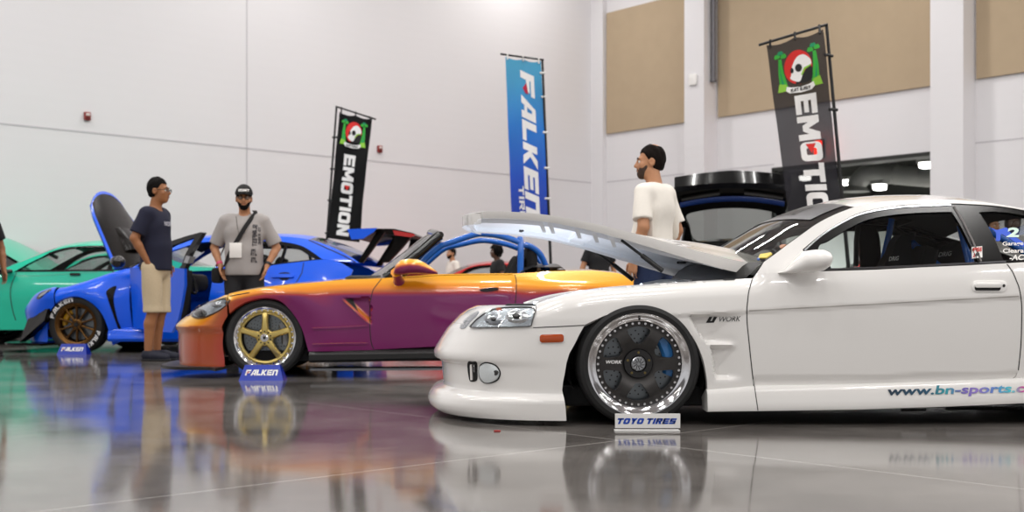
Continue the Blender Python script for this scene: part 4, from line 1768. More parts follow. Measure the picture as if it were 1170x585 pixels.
eb = MB()
eb.box((-.12, 0, .30), (1.05, 1.30, .10), .02)
for s in (-1, 1):
    eb.box((-.10, s * .66, .42), (1.0, .05, .30), .02)
eb.box((.40, 0, .45), (.06, 1.4, .36), .02)
eb.box((-.66, 0, .40), (.06, 1.1, .26), .02)
eb.build('engine_bay', M_VOID, coupe)
en = MB()
en.box((-.02, .05, .50), (.62, .40, .22), .04)
eng = en.build('engine', mat('cast aluminium', '#8D8F92', .4, metal=.8), coupe)
cv = MB()
for s in (-.10, .14):
    cv.box((-.02, .05 + s, .585), (.58, .14, .06), .02)
cv.build('cam_cover', mat('crackle black', '#1B1B1D', .5), eng)
for i in range(6):
    MB().tube(cr([(-.22 + i * .08, .0, .60), (-.22 + i * .08, -.15, .58), (-.20 + i * .08, -.30, .53)], 4), .022, 10).build('intake_runner', M_CHROME2, eng)
MB().tube(cr([(-.45, -.42, .52), (-.3, -.50, .555), (0, -.48, .56), (.2, -.36, .56)], 5), .035, 12).build('coolant_hose', mat('black rubber hose', '#19191A', .5), coupe)
MB().tube(cr([(.05, -.60, .655), (.18, -.55, .675), (.30, -.58, .66), (.36, -.5, .62)], 5), .018, 10).build('coolant_hose', M_CHROME2, coupe)
MB().tube([(.12, -.62, .655), (.12, .62, .655)], .02, 12).build('strut_brace', M_CHROME, coupe)
for s in (-1, 1):
    tw = MB()
    tw.lathe([(.10, .45), (.10, .61), (.085, .625), (.03, .63), (.025, .66), (0, .665)], 24, 'Z', Matrix.Translation((.10, s * .56, 0)))
    tw.build('strut_tower', M_WHITE_IN, coupe)
rz = MB()
rz.box((.28, -.52, .60), (.12, .14, .14), .03)
rz.lathe([(.03, .67), (.035, .67), (.035, .69), (0, .69)], 20, 'Z', Matrix.Translation((.28, -.52, 0)))
rz.build('reservoir', M_WHITE_IN, coupe)
# tail: boot lid, rear panel, lamps (beyond the frame, seen only from the side)
tl = MB()
rws = []
for x, z in ((3.03, zq + .02), (3.2, zq + .015), (3.5, zq + .005), (3.82, zq + .0), (3.88, zq - .06), (3.89, zq - .22), (3.92, .42), (3.9, .2)):
    y = yQ(min(x, 3.86), min(z, zq - .01)) * .985
    rws.append([(x + .05 * (1 - abs(s) ** 2.3) * (1 if x > 3.6 else 0), -y * s, z + .03 * (1 - abs(s) ** 2.3) * (1 if x < 3.86 else 0)) for s in np.linspace(-1, 1, 17)])
tl.loft(rws)
tl.build('boot_lid', M_WHITE, coupe, sharp=45)
for s in (-1, 1):
    MB().box((3.86, s * .52, .56), (.08, .34, .13), .03).build('tail_light', mat('red lamp lens', '#8E1512', .15, coat=.5) if 'red lamp lens' not in bpy.data.materials else bpy.data.materials['red lamp lens'], coupe)

# the sign in front of the wheel
sg = Frame(740, 5.10, R(0))
M_SIGN = mat('white sign board', '#E9E8E6', .4)
sign = empty('tire_sign', sg.loc, 0, 'small white sign with blue lettering standing before the chrome dish wheel', 'sign')
b = MB()
p0, p1 = sg.on(703, 490, 0), sg.on(777.6, 473.4, 0)
b.box(((p0.x + p1.x) / 2, .012, (p0.z + p1.z) / 2 + .002), (p1.x - p0.x, .006, p1.z - p0.z), .001)
b.box(((p0.x + p1.x) / 2, .04, .003), (p1.x - p0.x, .06, .005), .001)
b.build('board', M_SIGN, sign, smooth=False)
flat_text(sg, 'sign_lettering', 'TOYO TIRES', [(704.8, 484.6), (772.6, 484.4), (773.6, 478.0), (705.8, 477.8)], .008, mat('blue print', '#1747B0', .5), sign, block=.34, shear=.22, gap=.10)

# light strip under the bonnet: its cold glow falls on the lining
ls = MB()
ls.box((-.42, 0, .575), (.03, .9, .014), .004)
ls.build('light_strip', mat('cold white diode', (.80, .88, 1.), emit=9), coupe)
UL = bpy.data.lights.new('bonnet_light', 'AREA')
UL.shape = 'RECTANGLE'
UL.size, UL.size_y = .9, .05
UL.energy = 3.2
UL.color = (.80, .88, 1.)
uo = bpy.data.objects.new('bonnet_light', UL)
COL.objects.link(uo)
uo.parent = coupe
uo.location = (-.42, 0, .590)
uo.rotation_euler = (R(180), 0, R(90))
# ================================================================== shared builders for the other cars
def nose_rows(fr, SIL, ysil, xc, pw, hw, rear, zs, n=60, ratio=None):
    """level rows of a rounded car nose; hw(z) half width, rear(z) where each row ends"""
    pts = [fr.on(a, b, ysil) for a, b in SIL]
    k = (1 - (abs(ysil) / hw(.4)) ** pw) ** (1 / pw)
    zz = np.array([p.z for p in pts])[::-1]
    aa = np.array([(xc - p.x) / k for p in pts])[::-1]
    for i in range(1, len(zz)):
        zz[i] = max(zz[i], zz[i - 1] + .0008)

    def A(z):
        return float(np.interp(z, zz, aa))
    rows = []
    for z in zs:
        a, W, xr = A(z), hw(z), rear(z)
        pm = math.pi / 2
        if xr < xc:
            pm = math.acos(min(1, max(0, (xc - xr) / a) ** (pw / 2)))
        half = []
        for i in range(n + 1):
            ph = pm * i / n
            half.append((xc - a * abs(math.cos(ph)) ** (2 / pw), W * abs(math.sin(ph)) ** (2 / pw)))
        half.append((max(xr, half[-1][0] + .0005), half[-1][1]))
        rows.append([Vector((x, -y, z)) for x, y in half[::-1]] + [Vector((x, y, z)) for x, y in half[1:]])
    return rows, A


def arc_rows(edge, y_of, crown, bow=lambda t: 0., n=17, drop=0., shrink=0.):
    rows = []
    for i, (x, z) in enumerate(edge):
        y = abs(y_of(x, z)) - shrink
        t = i / (len(edge) - 1)
        rows.append([(x - bow(t) * (1 - abs(s) ** 2.3), y * s, z + crown(t) * (1 - abs(s) ** 2.3) - drop) for s in np.linspace(-1, 1, n)])
    return rows


def getmat(name, *a, **k):
    return bpy.data.materials.get(name) or mat(name, *a, **k)


# ================================================================== the roadster, orange over plum
RF = Frame(303, 8.72, R(4), -.865)
road = empty('roadster', RF.loc, RF.yaw, 'open roadster in gold to purple fade paint with gold five spoke wheel', 'car')


def fade_paint():
    m, nt, b = nodes_of('gold to plum fade paint')
    N, Lk = nt.nodes, nt.links
    tc = N.new('ShaderNodeTexCoord')
    sn = N.new('ShaderNodeSeparateXYZ'); Lk.new(tc.outputs['Normal'], sn.inputs[0])
    sp = N.new('ShaderNodeSeparateXYZ'); Lk.new(tc.outputs['Object'], sp.inputs[0])
    nz = N.new('ShaderNodeMath'); nz.operation = 'MAXIMUM'; nz.inputs[1].default_value = -.04
    Lk.new(sn.outputs[2], nz.inputs[0])
    fr_ = N.new('ShaderNodeMapRange'); fr_.inputs[1].default_value = .25; fr_.inputs[2].default_value = -.42; fr_.inputs[3].default_value = 0; fr_.inputs[4].default_value = .42
    Lk.new(sp.outputs[0], fr_.inputs[0])
    fz = N.new('ShaderNodeMapRange'); fz.inputs[1].default_value = .25; fz.inputs[2].default_value = .85; fz.inputs[3].default_value = -.10; fz.inputs[4].default_value = .10
    Lk.new(sp.outputs[2], fz.inputs[0])
    a1 = N.new('ShaderNodeMath'); Lk.new(nz.outputs[0], a1.inputs[0]); Lk.new(fr_.outputs[0], a1.inputs[1])
    a2 = N.new('ShaderNodeMath'); Lk.new(a1.outputs[0], a2.inputs[0]); Lk.new(fz.outputs[0], a2.inputs[1])
    rp = N.new('ShaderNodeValToRGB')
    els = [(0, '#7A1060'), (.07, '#8E1852'), (.19, '#B42F30'), (.34, '#B0581A'), (.50, '#E4830E'), (.68, '#EE9F0C'), (1, '#F4B92A')]
    e = rp.color_ramp.elements
    e[0].position, e[0].color = els[0][0], srgb(els[0][1])
    e[1].position, e[1].color = els[-1][0], srgb(els[-1][1])
    for p, c in els[1:-1]:
        x = e.new(p); x.color = srgb(c)
    Lk.new(a2.outputs[0], rp.inputs[0]); Lk.new(rp.outputs[0], b.inputs['Base Color'])
    b.inputs['Metallic'].default_value = .12
    b.inputs['Roughness'].default_value = .28
    b.inputs['Coat Weight'].default_value = 1
    b.inputs['Coat Roughness'].default_value = .03
    return m


M_FADE = fade_paint()
RXC = -.20
rTOP = [(214.6, 360), (223, 354.6), (231, 349.8), (244, 343.2), (257.7, 337.6), (270, 334.6), (282, 332.4), (300, 329.6), (330, 326), (366, 322.4), (394.6, 320), (420, 319), (436, 318.2)]
rtop = RF.xz(cr(rTOP, 4), -.72)
rtx, rtz = [p[0] for p in rtop], [p[1] for p in rtop]
rDT = RF.xz([(436, 318.2), (470, 315.6), (500, 313.4), (540, 312.6), (587, 312.4), (630, 310), (676, 309), (705, 312), (721, 318), (760, 326)], -.74)
dtx, dtz = [p[0] for p in rDT], [p[1] for p in rDT]
RSIL = [(257.7, 337.6), (244, 343.2), (231, 349.8), (223, 354.6), (214.6, 360), (207, 365.5), (201, 371), (199.8, 374), (200.2, 380), (200.3, 390), (200.3, 403), (201, 410)]


def r_shoulder(x):
    return .63 + .01 * x


def r_half(x, z):
    W = .865
    zt = np.interp(x, rtx, rtz) if x < rtx[-1] else np.interp(x, dtx, dtz)
    zs = min(r_shoulder(x), zt - .06)
    d = z - zs
    if d > 0:
        W -= .16 * d + 3.3 * d * d
    else:
        W -= .05 * abs(d) + .10 * d * d
    # wheel arch swell
    for xa in (0., 2.4):
        rr = math.hypot((x - xa) * .8, z - .31)
        W += .022 * math.exp(-((rr - .36) / .12) ** 2)
    # haunch over the rear wheel
    if x > 1.9:
        W += .05 * math.exp(-((x - 2.45) / .42) ** 2) * smooth(.3, .6, z) * smooth(.80, .70, z)
    if x > 2.95:
        W *= 1 - .5 * ((x - 2.95) / .45) ** 2.5 * .5
    return W


rn_pts = [RF.on(a, b, -.40) for a, b in RSIL]
rk = (1 - (.40 / .86) ** 2.5) ** (1 / 2.5)
rz_ = np.maximum.accumulate(np.array([p.z for p in rn_pts])[::-1] + np.arange(len(rn_pts)) * 1e-4)
ra_ = np.array([(RXC - p.x) / rk for p in rn_pts])[::-1]


def yR(x, z):
    W = r_half(x, z)
    if x < RXC:
        a = float(np.interp(z, rz_, ra_))
        q = min(.998, (RXC - x) / max(a, .05))
        W *= max(0, 1 - q ** 2.5) ** (1 / 2.5)
    else:
        W -= r_vent(x, z)
    return -W


rv_ = RF.xz([(391, 341.4), (422.5, 339.4), (419.7, 367.8)], -.865)


def r_vent(x, z):
    (x0, z0), (x1, z1), (x2, z2) = rv_
    if z > z0 + (z1 - z0) * (x - x0) / (x1 - x0): return 0
    zl = z0 + (z2 - z0) * (x - x0) / (x2 - x0)
    if z < zl or x > x1 or x < x0: return 0
    return .035 * min(1, (z - zl) / .05) * smooth(0, .06, z0 + (z1 - z0) * (x - x0) / (x1 - x0) - z + .03)


RARCH = [(251.6, 411), (249.6, 394), (251.5, 378), (257, 365), (266, 354.6), (280, 345.6), (292, 341.8), (304, 340.2), (318, 342.6), (328, 350), (338, 363), (345, 376.5), (350, 394), (352, 402)]
ra = RF.xz(cr(RARCH, 3), -.865)
rear_edge = [(z, x) for x, z in ra if x < -.27]
rear_edge.sort()


def r_rear(z):
    return float(np.interp(z, [q[0] for q in rear_edge], [q[1] for q in rear_edge])) if z < rear_edge[-1][0] else rear_edge[-1][1]


Z374 = RF.on(245, 374, -.86).z
zs_ = list(np.linspace(.085, Z374, 16)) + list(np.linspace(Z374 + .012, rz_[-1], 22))
rws, _ = nose_rows(RF, RSIL, -.40, RXC, 2.5, lambda z: r_half(RXC, z), r_rear, zs_)
for i, z in enumerate(zs_):      # an edge runs round the nose above the flat apron
    if z <= Z374:
        rws[i] = [Vector((p.x + .022 * smooth(Z374, Z374 - .05, z) * (1 if p.x < -.3 else 0.3), p.y * (1 - .012 * smooth(Z374, Z374 - .05, z)), p.z)) for p in rws[i]]
rb = MB().loft(rws).build('front_bumper', M_FADE, road, sharp=28, recalc=False)
orient(rb, Vector((-1, 0, 0)))
# wing: from the nose rows back to the door
SEAM_R = cr([(436, 318.4), (430, 326), (425.7, 333), (422.8, 350), (422.6, 368), (423, 381), (424.5, 393), (428, 400.6)], 4)
o_f = join([(x, z) for x, z in rtop if x > rear_edge[-1][1] - .001], RF.xz(SEAM_R, yR), RF.xz([(428, 400.6), (395, 401.2), (352, 401.6)], -.86), [p for p in ra[::-1] if p[1] > rear_edge[0][0] and p[0] > rear_edge[-1][1]])
zt0 = np.interp(rear_edge[-1][1], rtx, rtz)
rf, rf_r = side('fender', o_f, M_FADE, step=.012, parent=road, yf=yR)
# door
DR = cr([(588, 312.6), (590, 322), (589.8, 335), (588.6, 350), (588, 370), (586, 390), (583, 397)], 4)
DTOP = [(436, 318.2), (470, 315.6), (500, 313.4), (540, 312.6), (588, 312.4)]
o_d = join(RF.xz(SEAM_R[::-1], yR), RF.xz(DTOP, -.74), RF.xz(DR, yR), RF.xz([(583, 394.4), (507, 395.4), (428, 399.6)], -.86))
rd, rd_r = side('door', o_d, M_FADE, step=.02, parent=road, yf=yR)
# rear quarter
xa = 2.4
ar = [(xa + .345 * math.cos(R(a)), .315 + .345 * math.sin(R(a))) for a in np.linspace(205, -18, 26)]
dtop2 = [p for p in zip(dtx, dtz) if p[0] > RF.xz([(588, 312.4)], -.74)[0][0] + .02]
zz = RF.xz([(583, 394.4)], -.86)[0]
o_q = join(RF.xz(DR[::-1], yR), dtop2, [(3.2, .70), (3.24, .6), (3.22, .4), (3.15, .2), (2.8, .2)], ar[::-1], [(zz[0] + .1, zz[1] - .005)])
o_q = [p for p in o_q]
rq, rq_r = side('rear_quarter', o_q, M_FADE, step=.03, parent=road, yf=yR)
# bonnet between the wing crests, front and rear deck
edge = [(x, z) for x, z in rtop if x >= rtop[0][0]]
hd_ = MB().loft(arc_rows(edge, yR, lambda t: .028, lambda t: .04 * t, 21, drop=.001, shrink=.001)).build('hood', M_FADE, road, sharp=60, recalc=False)
orient(hd_, Vector((0, 0, 1)))
dk_edge = [(x, float(np.interp(x, dtx, dtz)) + .001) for x in np.linspace(2.12, 3.2, 30)]
dk = MB().loft(arc_rows(dk_edge, yR, lambda t: .03, lambda t: -.05 * t, 17, drop=.002, shrink=.002)).build('boot_lid', M_FADE, road, sharp=60, recalc=False)
orient(dk, Vector((0, 0, 1)))
tl = MB()
tl.loft([[(3.20 + .10 * (1 - abs(s) ** 2.4), .66 * s * (1 - .03 * i), z) for s in np.linspace(-1, 1, 15)] for i, z in enumerate((.74, .66, .5, .34, .2))])
tl.build('rear_bumper', M_FADE, road, sharp=50)
for s in (-1, 1):
    MB().box((3.24, s * .44, .62), (.08, .3, .12), .04).build('tail_light', M_AMBER, road)
# black sill, floor and splitter
b = MB()
rows = []
for px in np.linspace(353, 590, 26):
    t = (px - 353) / (590 - 353)
    p = RF.on(px, 402.5 - 3.5 * t, -.85)
    q = RF.on(px, 414.6 - 4.6 * t, -.85)
    rows.append([(p.x, -.80, p.z + .02), (p.x, -.845, p.z), (p.x, -.862, p.z - .02), (p.x, -.862, q.z + .02), (p.x, -.84, q.z), (p.x, -.70, q.z)])
b.loft(rows)
sk = b.build('side_skirt', M_BLACK, road, sharp=40)
mirror_y(sk)
b = MB().box((1.4, 0, .17), (3.4, 1.5, .10), .02)
b.build('floor_pan', M_VOID, road)
b = MB()
pl = [(-.86 + .0, -.5), (-.70, -.78), (-.42, -.885), (-.33, -.885), (-.33, .885), (-.42, .885), (-.70, .78), (-.86, .5), (-.90, 0)]
b.prism(crc(pl[:0] or pl, 3), .062, .085, 'Z')
b.build('front_splitter', M_BLACK, road, sharp=40)
b = MB()
b.prism([(.34, -.88), (2.05, -.88), (2.05, -.6), (.34, -.6)], .055, .07, 'Z')
b.build('side_splitter', getmat('silver splitter', '#6E7074', .3, metal=.5), road, sharp=40)

rsf = Surf(RF, [rb, rf, rd, hd_, rq])
HLR = crc([(219.4, 361.6), (222, 356.4), (228, 351.4), (239, 346.4), (250, 343.2), (258, 341.6), (263.2, 342.4), (261.6, 346.8), (256, 351.6), (249.5, 356.2), (241, 360.6), (233, 363.8), (224.5, 364.4)], 4)
hl = patch(rsf, 'headlight', HLR, M_BLACK, road, off=.004, step=2.)
hx, hy = np.mean(np.array(HLR), axis=0)
patch(rsf, 'reflector', [((x - hx) * .9 + hx, (y - hy) * .84 + hy) for x, y in HLR], M_REFL, hl, off=.008, step=2, thick=.002)
patch(rsf, 'bulb', ellipse(230, 358.5, 7, 4.4, 20), M_GLOSSBLK, hl, off=.012, step=1.5, thick=.002, dome=.01)
patch(rsf, 'bulb', ellipse(249, 348.5, 6, 3.4, 20), M_CHROME2, hl, off=.012, step=1.5, thick=.002, dome=.01)
patch(rsf, 'lens', HLR, M_LAMPGLASS, hl, off=.020, step=2.2, thick=.012)
patch(rsf, 'panel_gap', stripe(SEAM_R, .9), M_SEAM, road, off=.0012, step=2.5, thick=.001)
patch(rsf, 'panel_gap', stripe(DR, .9), M_SEAM, road, off=.0012, step=2.5, thick=.001)
patch(rsf, 'panel_gap', stripe(cr([(214, 361.5), (231, 352), (245, 344.8), (264, 338.4), (285, 334.4)], 4), .9), M_SEAM, road, off=.002, step=2.5, thick=.001)
vt = patch(rsf, 'fender_vent', stripe([(391.6, 342), (401, 350.5), (411, 360), (419.6, 367.6)], 2.0), M_FADE, road, off=.010, step=2, thick=.008)
patch(rsf, 'vent_mesh', [(393, 341.8), (403, 341.2), (409, 356), (404, 352)], M_BLACK, vt, off=.003, step=2, thick=.001)
hdl = patch(rsf, 'door_handle', crc([(547, 330), (550, 326.6), (560, 325.4), (569.5, 326), (570.4, 329.6), (568, 332.6), (556, 334), (549, 333.2)], 4), M_FADE, road, off=.003, step=2, dome=.003)
patch(rsf, 'handle_recess', crc([(548.4, 331.2), (556, 329.4), (568, 329), (568, 332), (556, 333.6), (550, 333)], 4), M_VOID, hdl, off=.008, step=1.5, thick=.001)
# two folded feature lines low on the wing
for y0, y1, w_ in ((375.4, 372.6, 1.6), (393.8, 392.4, 1.6)):
    patch(rsf, 'body_crease', stripe([(357, y0), (388, y0 - 1), (420, y1)], w_), M_FADE, road, off=.008, step=2.2, thick=.008)

# mirror on its stalk
ms = []
for px, cy, ry, ly in ((449.6, 311.6, 1.2, .02), (452, 308, 5.6, .06), (458, 305.6, 8.8, .085), (468, 304.2, 8.8, .09), (478, 304.6, 8.2, .085), (486, 306.8, 6.6, .075), (493, 309.4, 4.4, .06), (500, 312, 1.4, .03)):
    p = RF.on(px, cy, -.93)
    rz2 = ry / FPX * 8.68
    ms.append([(p.x, -.93 + ly * math.cos(2 * math.pi * k / 20), p.z + rz2 * math.sin(2 * math.pi * k / 20)) for k in range(20)])
b = MB().loft(ms, close=True)
b.f += [tuple(range(20)), tuple(range(len(b.v) - 20, len(b.v)))[::-1]]
mr = b.build('side_mirror', M_FADE, road, sharp=60)
p0, p1 = RF.on(453, 311, -.92), RF.on(456, 323, -.80)
foot = MB().tube([p0, p0.lerp(p1, .5), p1], [.045, .035, .05], 10).build('mirror_foot', M_FADE, mr)
mc = mirror_y(mr)
f2 = mirror_y(foot); f2.parent = mc

# windscreen
wsp = RF.xz([(440, 318), (460, 303.5), (480, 287.5), (497, 272.5), (503, 268.4)], -.66)


def yW(x, z):
    return -(.70 - .22 * (z - .78))


w_rows = arc_rows(cr(wsp, 4), yW, lambda t: .0 + .05 * t, lambda t: .20 - .12 * t, 17)
wsr = MB().loft(w_rows).build('windshield', M_SCREEN, road, sharp=80, recalc=False)
for s in (-1, 1):
    pts = [Vector(r[0 if s < 0 else -1]) for r in w_rows]
    MB().tube(pts, .040, 10).build('windshield_post', M_GLOSSBLK, wsr)
MB().tube([Vector(q) for q in w_rows[-1]], .030, 10).build('header_rail', M_GLOSSBLK, wsr)
for i_, dy in ((0, .0),):
    pts = [Vector(r[0]) + Vector((-.012, -.022, .016)) for r in w_rows]
    MB().tube(pts, .008, 8).build('post_molding', M_CHROME2, wsr)
MB().loft([w_rows[0], [(x - .10, y * 1.06, z - .02) for x, y, z in w_rows[0]], [(x - .12, y * 1.06, z - .08) for x, y, z in w_rows[0]]]).build('wiper_cowl', M_BLACK, road)
# belt trim, cabin
patch(rsf, 'belt_molding', stripe(cr([(448, 317.0), (470, 315.8), (500, 313.8), (540, 313), (586, 312.8)], 3), 2.2), M_BLACK, rd, off=.004, step=3, thick=.004)
t = MB()
t.box((1.35, 0, .30), (1.6, 1.3, .06), .02)
for s in (-1, 1):
    t.box((1.3, s * .64, .52), (1.7, .10, .46), .03)
t.box((2.14, 0, .55), (.10, 1.3, .44), .02)
t.box((.52, 0, .55), (.10, 1.3, .40), .02)
t.build('cabin_tub', M_INT, road)
MB().box((.74, 0, .72), (.34, 1.25, .14), .05).build('dashboard', M_INT, road)
r1 = bucket(road, 1.62, -.34, .26, M_SEATF, scale=.86)
r2 = bucket(road, 1.62, .34, .26, M_SEATF, scale=.86)
for yy in (-.34, .34):
    hb = MB()
    q = RF.on(606, 297, yy)
    hb.box((q.x, yy, q.z), (.10, .26, .24), .045)
    hb.build('headrest', M_SEATF, r1 if yy < 0 else r2)
tn = MB()
a_, b_ = RF.on(592, 309.4, -.4), RF.on(645, 309.4, -.4)
tn.loft([[(x, y, z + .05 * (1 - (y / .66) ** 2)) for y in np.linspace(-.64, .64, 11)] for x, z in ((a_.x, a_.z - .02), (a_.x + .1, a_.z + .02), (b_.x - .05, a_.z + .02), (b_.x, b_.z - .02))])
tn.build('tonneau_cover', M_BLACK, road)


def rcage(pts, r=.024):
    return MB().tube(cr([tuple(RF.on(*p)) for p in pts], 4), r, 12).build('roll_cage_bar', M_CAGE, road)


rcage([(478, 304, -.58), (490, 292, -.56), (503, 281.4, -.54), (520, 275.2, -.53), (543.6, 267.8, -.52), (556, 267.4, -.52), (569, 269, -.52), (582, 272.6, -.52), (594, 277, -.52)])
rcage([(478, 310, .50), (492, 297, .52), (507.7, 284.4, .53), (526, 279.6, .53), (547, 275.2, .52), (562, 275.8, .52), (580, 279.6, .52), (594, 284.6, .52)])
b = MB()
A_, B_ = RF.on(595, 277.6, -.52), RF.on(595, 284, .52)
A0, B0 = RF.on(594.5, 318, -.56), RF.on(594.5, 318, .56)
b.tube(cr([tuple(A0), tuple(A_), (A_.x, -.40, A_.z + .03), (B_.x, .40, B_.z + .03), tuple(B_), tuple(B0)], 5), .026, 12)
b.build('roll_hoop', M_CAGE, road)
rcage([(596, 280, -.50), (604, 280.6, -.48), (613, 286, -.46), (620, 295, -.44), (626.5, 312, -.42)])
rcage([(598, 287, .50), (608, 290, .48), (616, 298, .46), (622, 312, .44)], .02)

M_GOLD = mat('gold wheel', '#D8C074', .3, metal=.8)
wc = RF.on(302.6, 387.5, -.835)
for x, s in ((wc.x, -1), (2.4, -1), (wc.x, 1), (2.4, 1)):
    wheel(road, (x, s * .835, wc.z + .012), .306, .228, .225, 'five', M_GOLD, M_CHROME, getmat('grey caliper', '#8A8C8E', .35, metal=.5), camber=1.5, side=s, cal_ang=10 if s < 0 else 170, rot=0)
for x in (0, 2.4):
    for s in (-1, 1):
        b = MB()
        b.loft([[(x + .335 * math.cos(R(a)), s * .80, max(.10, .31 + .335 * math.sin(R(a)))), (x + .335 * math.cos(R(a)), s * .45, max(.10, .31 + .335 * math.sin(R(a)))), (x, s * .45, .31)] for a in np.linspace(-25, 205, 22)])
        b.build('wheel_well', M_VOID, road, sharp=60)

M_SIGNB = mat('blue acrylic', '#1233A8', .25, coat=.4)
M_REDP = mat('red print', '#C4262A', .5)


def falken_sign(px0, px1, pxt0, pxt1, ptop, pbot, Y, label):
    f = Frame((px0 + px1) / 2, Y, 0)
    e = empty('tire_sign', f.loc, 0, label, 'sign', 'blue wheel chock signs')
    a = [f.on(px0, pbot, 0), f.on(px1, pbot, 0), f.on(pxt1, ptop, 0), f.on(pxt0, ptop, 0)]
    h = a[2].z
    lo = [(p.x, p.y, 0 if p.z < h / 2 else h) for p in a]
    b = MB()
    b.v = [Vector((p[0], 0 if p[2] == 0 else .05, p[2])) for p in lo] + [Vector((p[0], .16 if p[2] == 0 else .10, p[2])) for p in lo]
    b.f = [(0, 1, 2, 3), (7, 6, 5, 4), (0, 4, 5, 1), (1, 5, 6, 2), (2, 6, 7, 3), (3, 7, 4, 0)]
    b.build('board', M_SIGNB, e, smooth=False)
    w_ = (lo[1][0] - lo[0][0])

    def place(u, v):
        z = h * (.34 + .36 * v)
        return (-.37 * w_ + .74 * w_ * u, z / h * .05 - .003, z)
    text_on('sign_lettering', 'FALKEn', place, M_WHITE_INK, e, block=.30, shear=.22, gap=.08)

    def place2(u, v):
        z = h * (.40 + .20 * v)
        return (-.345 * w_ + .10 * w_ * u, z / h * .05 - .004, z)
    mk('sign_triangle', [place2(0, .1), place2(.9, .9), place2(.35, .9)], [(0, 1, 2)], M_REDP, e)
    return e


falken_sign(272.6, 323.6, 278, 318, 417.4, 433.2, 8.42, 'blue wedge sign in front of the gold five spoke wheel')
# ================================================================== the blue saloon with its bonnet up and front door open
BF = Frame(88, 13.1, R(-4), -.90)
blue = empty('saloon', BF.loc, BF.yaw, 'bright blue widebody saloon with its carbon bonnet raised and front door open', 'car')
M_BLUE = mat('bright blue paint', '#005CF0', .28, coat=.45, spec=.3)


def carbon():
    m, nt, b = nodes_of('carbon weave')
    tc = nt.nodes.new('ShaderNodeTexCoord')
    ck = nt.nodes.new('ShaderNodeTexChecker')
    ck.inputs['Scale'].default_value = 120
    ck.inputs['Color1'].default_value = srgb('#0A0808')
    ck.inputs['Color2'].default_value = srgb('#16110E')
    nt.links.new(tc.outputs['Object'], ck.inputs['Vector'])
    nt.links.new(ck.outputs[0], b.inputs['Base Color'])
    b.inputs['Roughness'].default_value = .22
    b.inputs['IOR'].default_value = 1.2
    return m


M_CARBON = carbon()
BXC = -.10
BSIL = [(66, 328.6), (60, 330), (52, 332.6), (45, 336.4), (38.5, 343), (32.5, 350), (30.4, 355), (31, 360), (32.4, 366), (33.5, 374), (35, 380), (37, 387), (39, 391)]
bTOP = BF.xz(cr([(60, 330.4), (70, 328.8), (80, 327.6), (98, 322), (114, 316), (128, 311), (140, 307.6), (152, 305.4), (165, 303)], 3), -.76)
btx, btz = [p[0] for p in bTOP], [p[1] for p in bTOP]
BBELT = BF.xz([(152, 305.4), (165, 303.6), (200, 304), (240, 304.6), (300, 304.4), (319, 301.4), (350, 297.6), (365, 296), (400, 297)], -.86)
bbx, bbz = [p[0] for p in BBELT], [p[1] for p in BBELT]


def b_half(x, z):
    W = .90
    d = z - .62
    W -= (.12 * d + .5 * d * d) if d > 0 else (.03 * abs(d) + .08 * d * d)
    for xa in (0., 2.66):
        rr = math.hypot(x - xa, z - .33)
        W += .05 * math.exp(-((rr - .37) / .14) ** 2)
    if x < .7:
        zt = float(np.interp(x, btx, btz))
        q = z - (zt - .10)
        if q > 0:
            q = min(q, .0995)
            W -= (.10 - math.sqrt(.01 - q * q)) * .9
    else:
        zb = float(np.interp(x, bbx, bbz))
        if z > zb: W -= .46 * (z - zb)
    if x > 3.2: W -= .25 * ((x - 3.2) / .5) ** 2
    return W


bp_ = [BF.on(a, b_, -.40) for a, b_ in BSIL]
bk_ = (1 - (.40 / .9) ** 2.6) ** (1 / 2.6)
bzz = np.maximum.accumulate(np.array([p.z for p in bp_])[::-1] + np.arange(len(bp_)) * 1e-4)
baa = np.array([(BXC - p.x) / bk_ for p in bp_])[::-1]


def yB(x, z):
    W = b_half(x, z)
    if x < BXC:
        q = min(.998, (BXC - x) / max(.05, float(np.interp(z, bzz, baa))))
        W *= max(0, 1 - q ** 2.6) ** (1 / 2.6)
    return -W


BARCH = [(51.5, 392), (51, 378), (52.4, 366), (56, 356), (62, 348.4), (70, 342.6), (79, 339.4), (88.4, 338.6), (100, 342.6), (112, 352), (120, 364), (125, 380), (127, 394)]
ba = BF.xz(cr(BARCH, 3), -.92)
BS = -.24
b_edge = sorted([(z, x) for x, z in ba if x < BS])
zs_ = list(np.linspace(.12, bzz[-1], 34))
rws, _ = nose_rows(BF, BSIL, -.40, BXC, 2.6, lambda z: b_half(BXC, z), lambda z: float(np.interp(z, [q[0] for q in b_edge], [q[1] for q in b_edge])) if z < b_edge[-1][0] else b_edge[-1][1], zs_)
bb_ = MB().loft(rws).build('front_bumper', M_BLUE, blue, sharp=35, recalc=False)
orient(bb_, Vector((-1, 0, 0)))
BDF = BF.xz([(150, 306), (148, 330), (149, 352), (151, 372), (155, 386)], -.88)
o_f = join([p for p in bTOP if p[0] > b_edge[-1][1] - .001 and p[0] < BDF[0][0]], BDF, BF.xz([(140, 387), (127, 394)], -.92), [p for p in ba[::-1] if p[0] > BS])
bf, bf_r = side('fender', o_f, M_BLUE, step=.03, parent=blue, yf=yB)
rows = []
for x, z in bTOP:
    y = yB(x, z)
    rows.append([(x, y, z), (x, y + .05, z + .004), (x, y + .09, z - .01), (x, y + .1, z - .1)])
g = MB().loft(rows).build('bonnet_gutter', M_BLUE, blue, sharp=60, recalc=False)
orient(g, Vector((0, 0, 1)))
mirror_y(g)
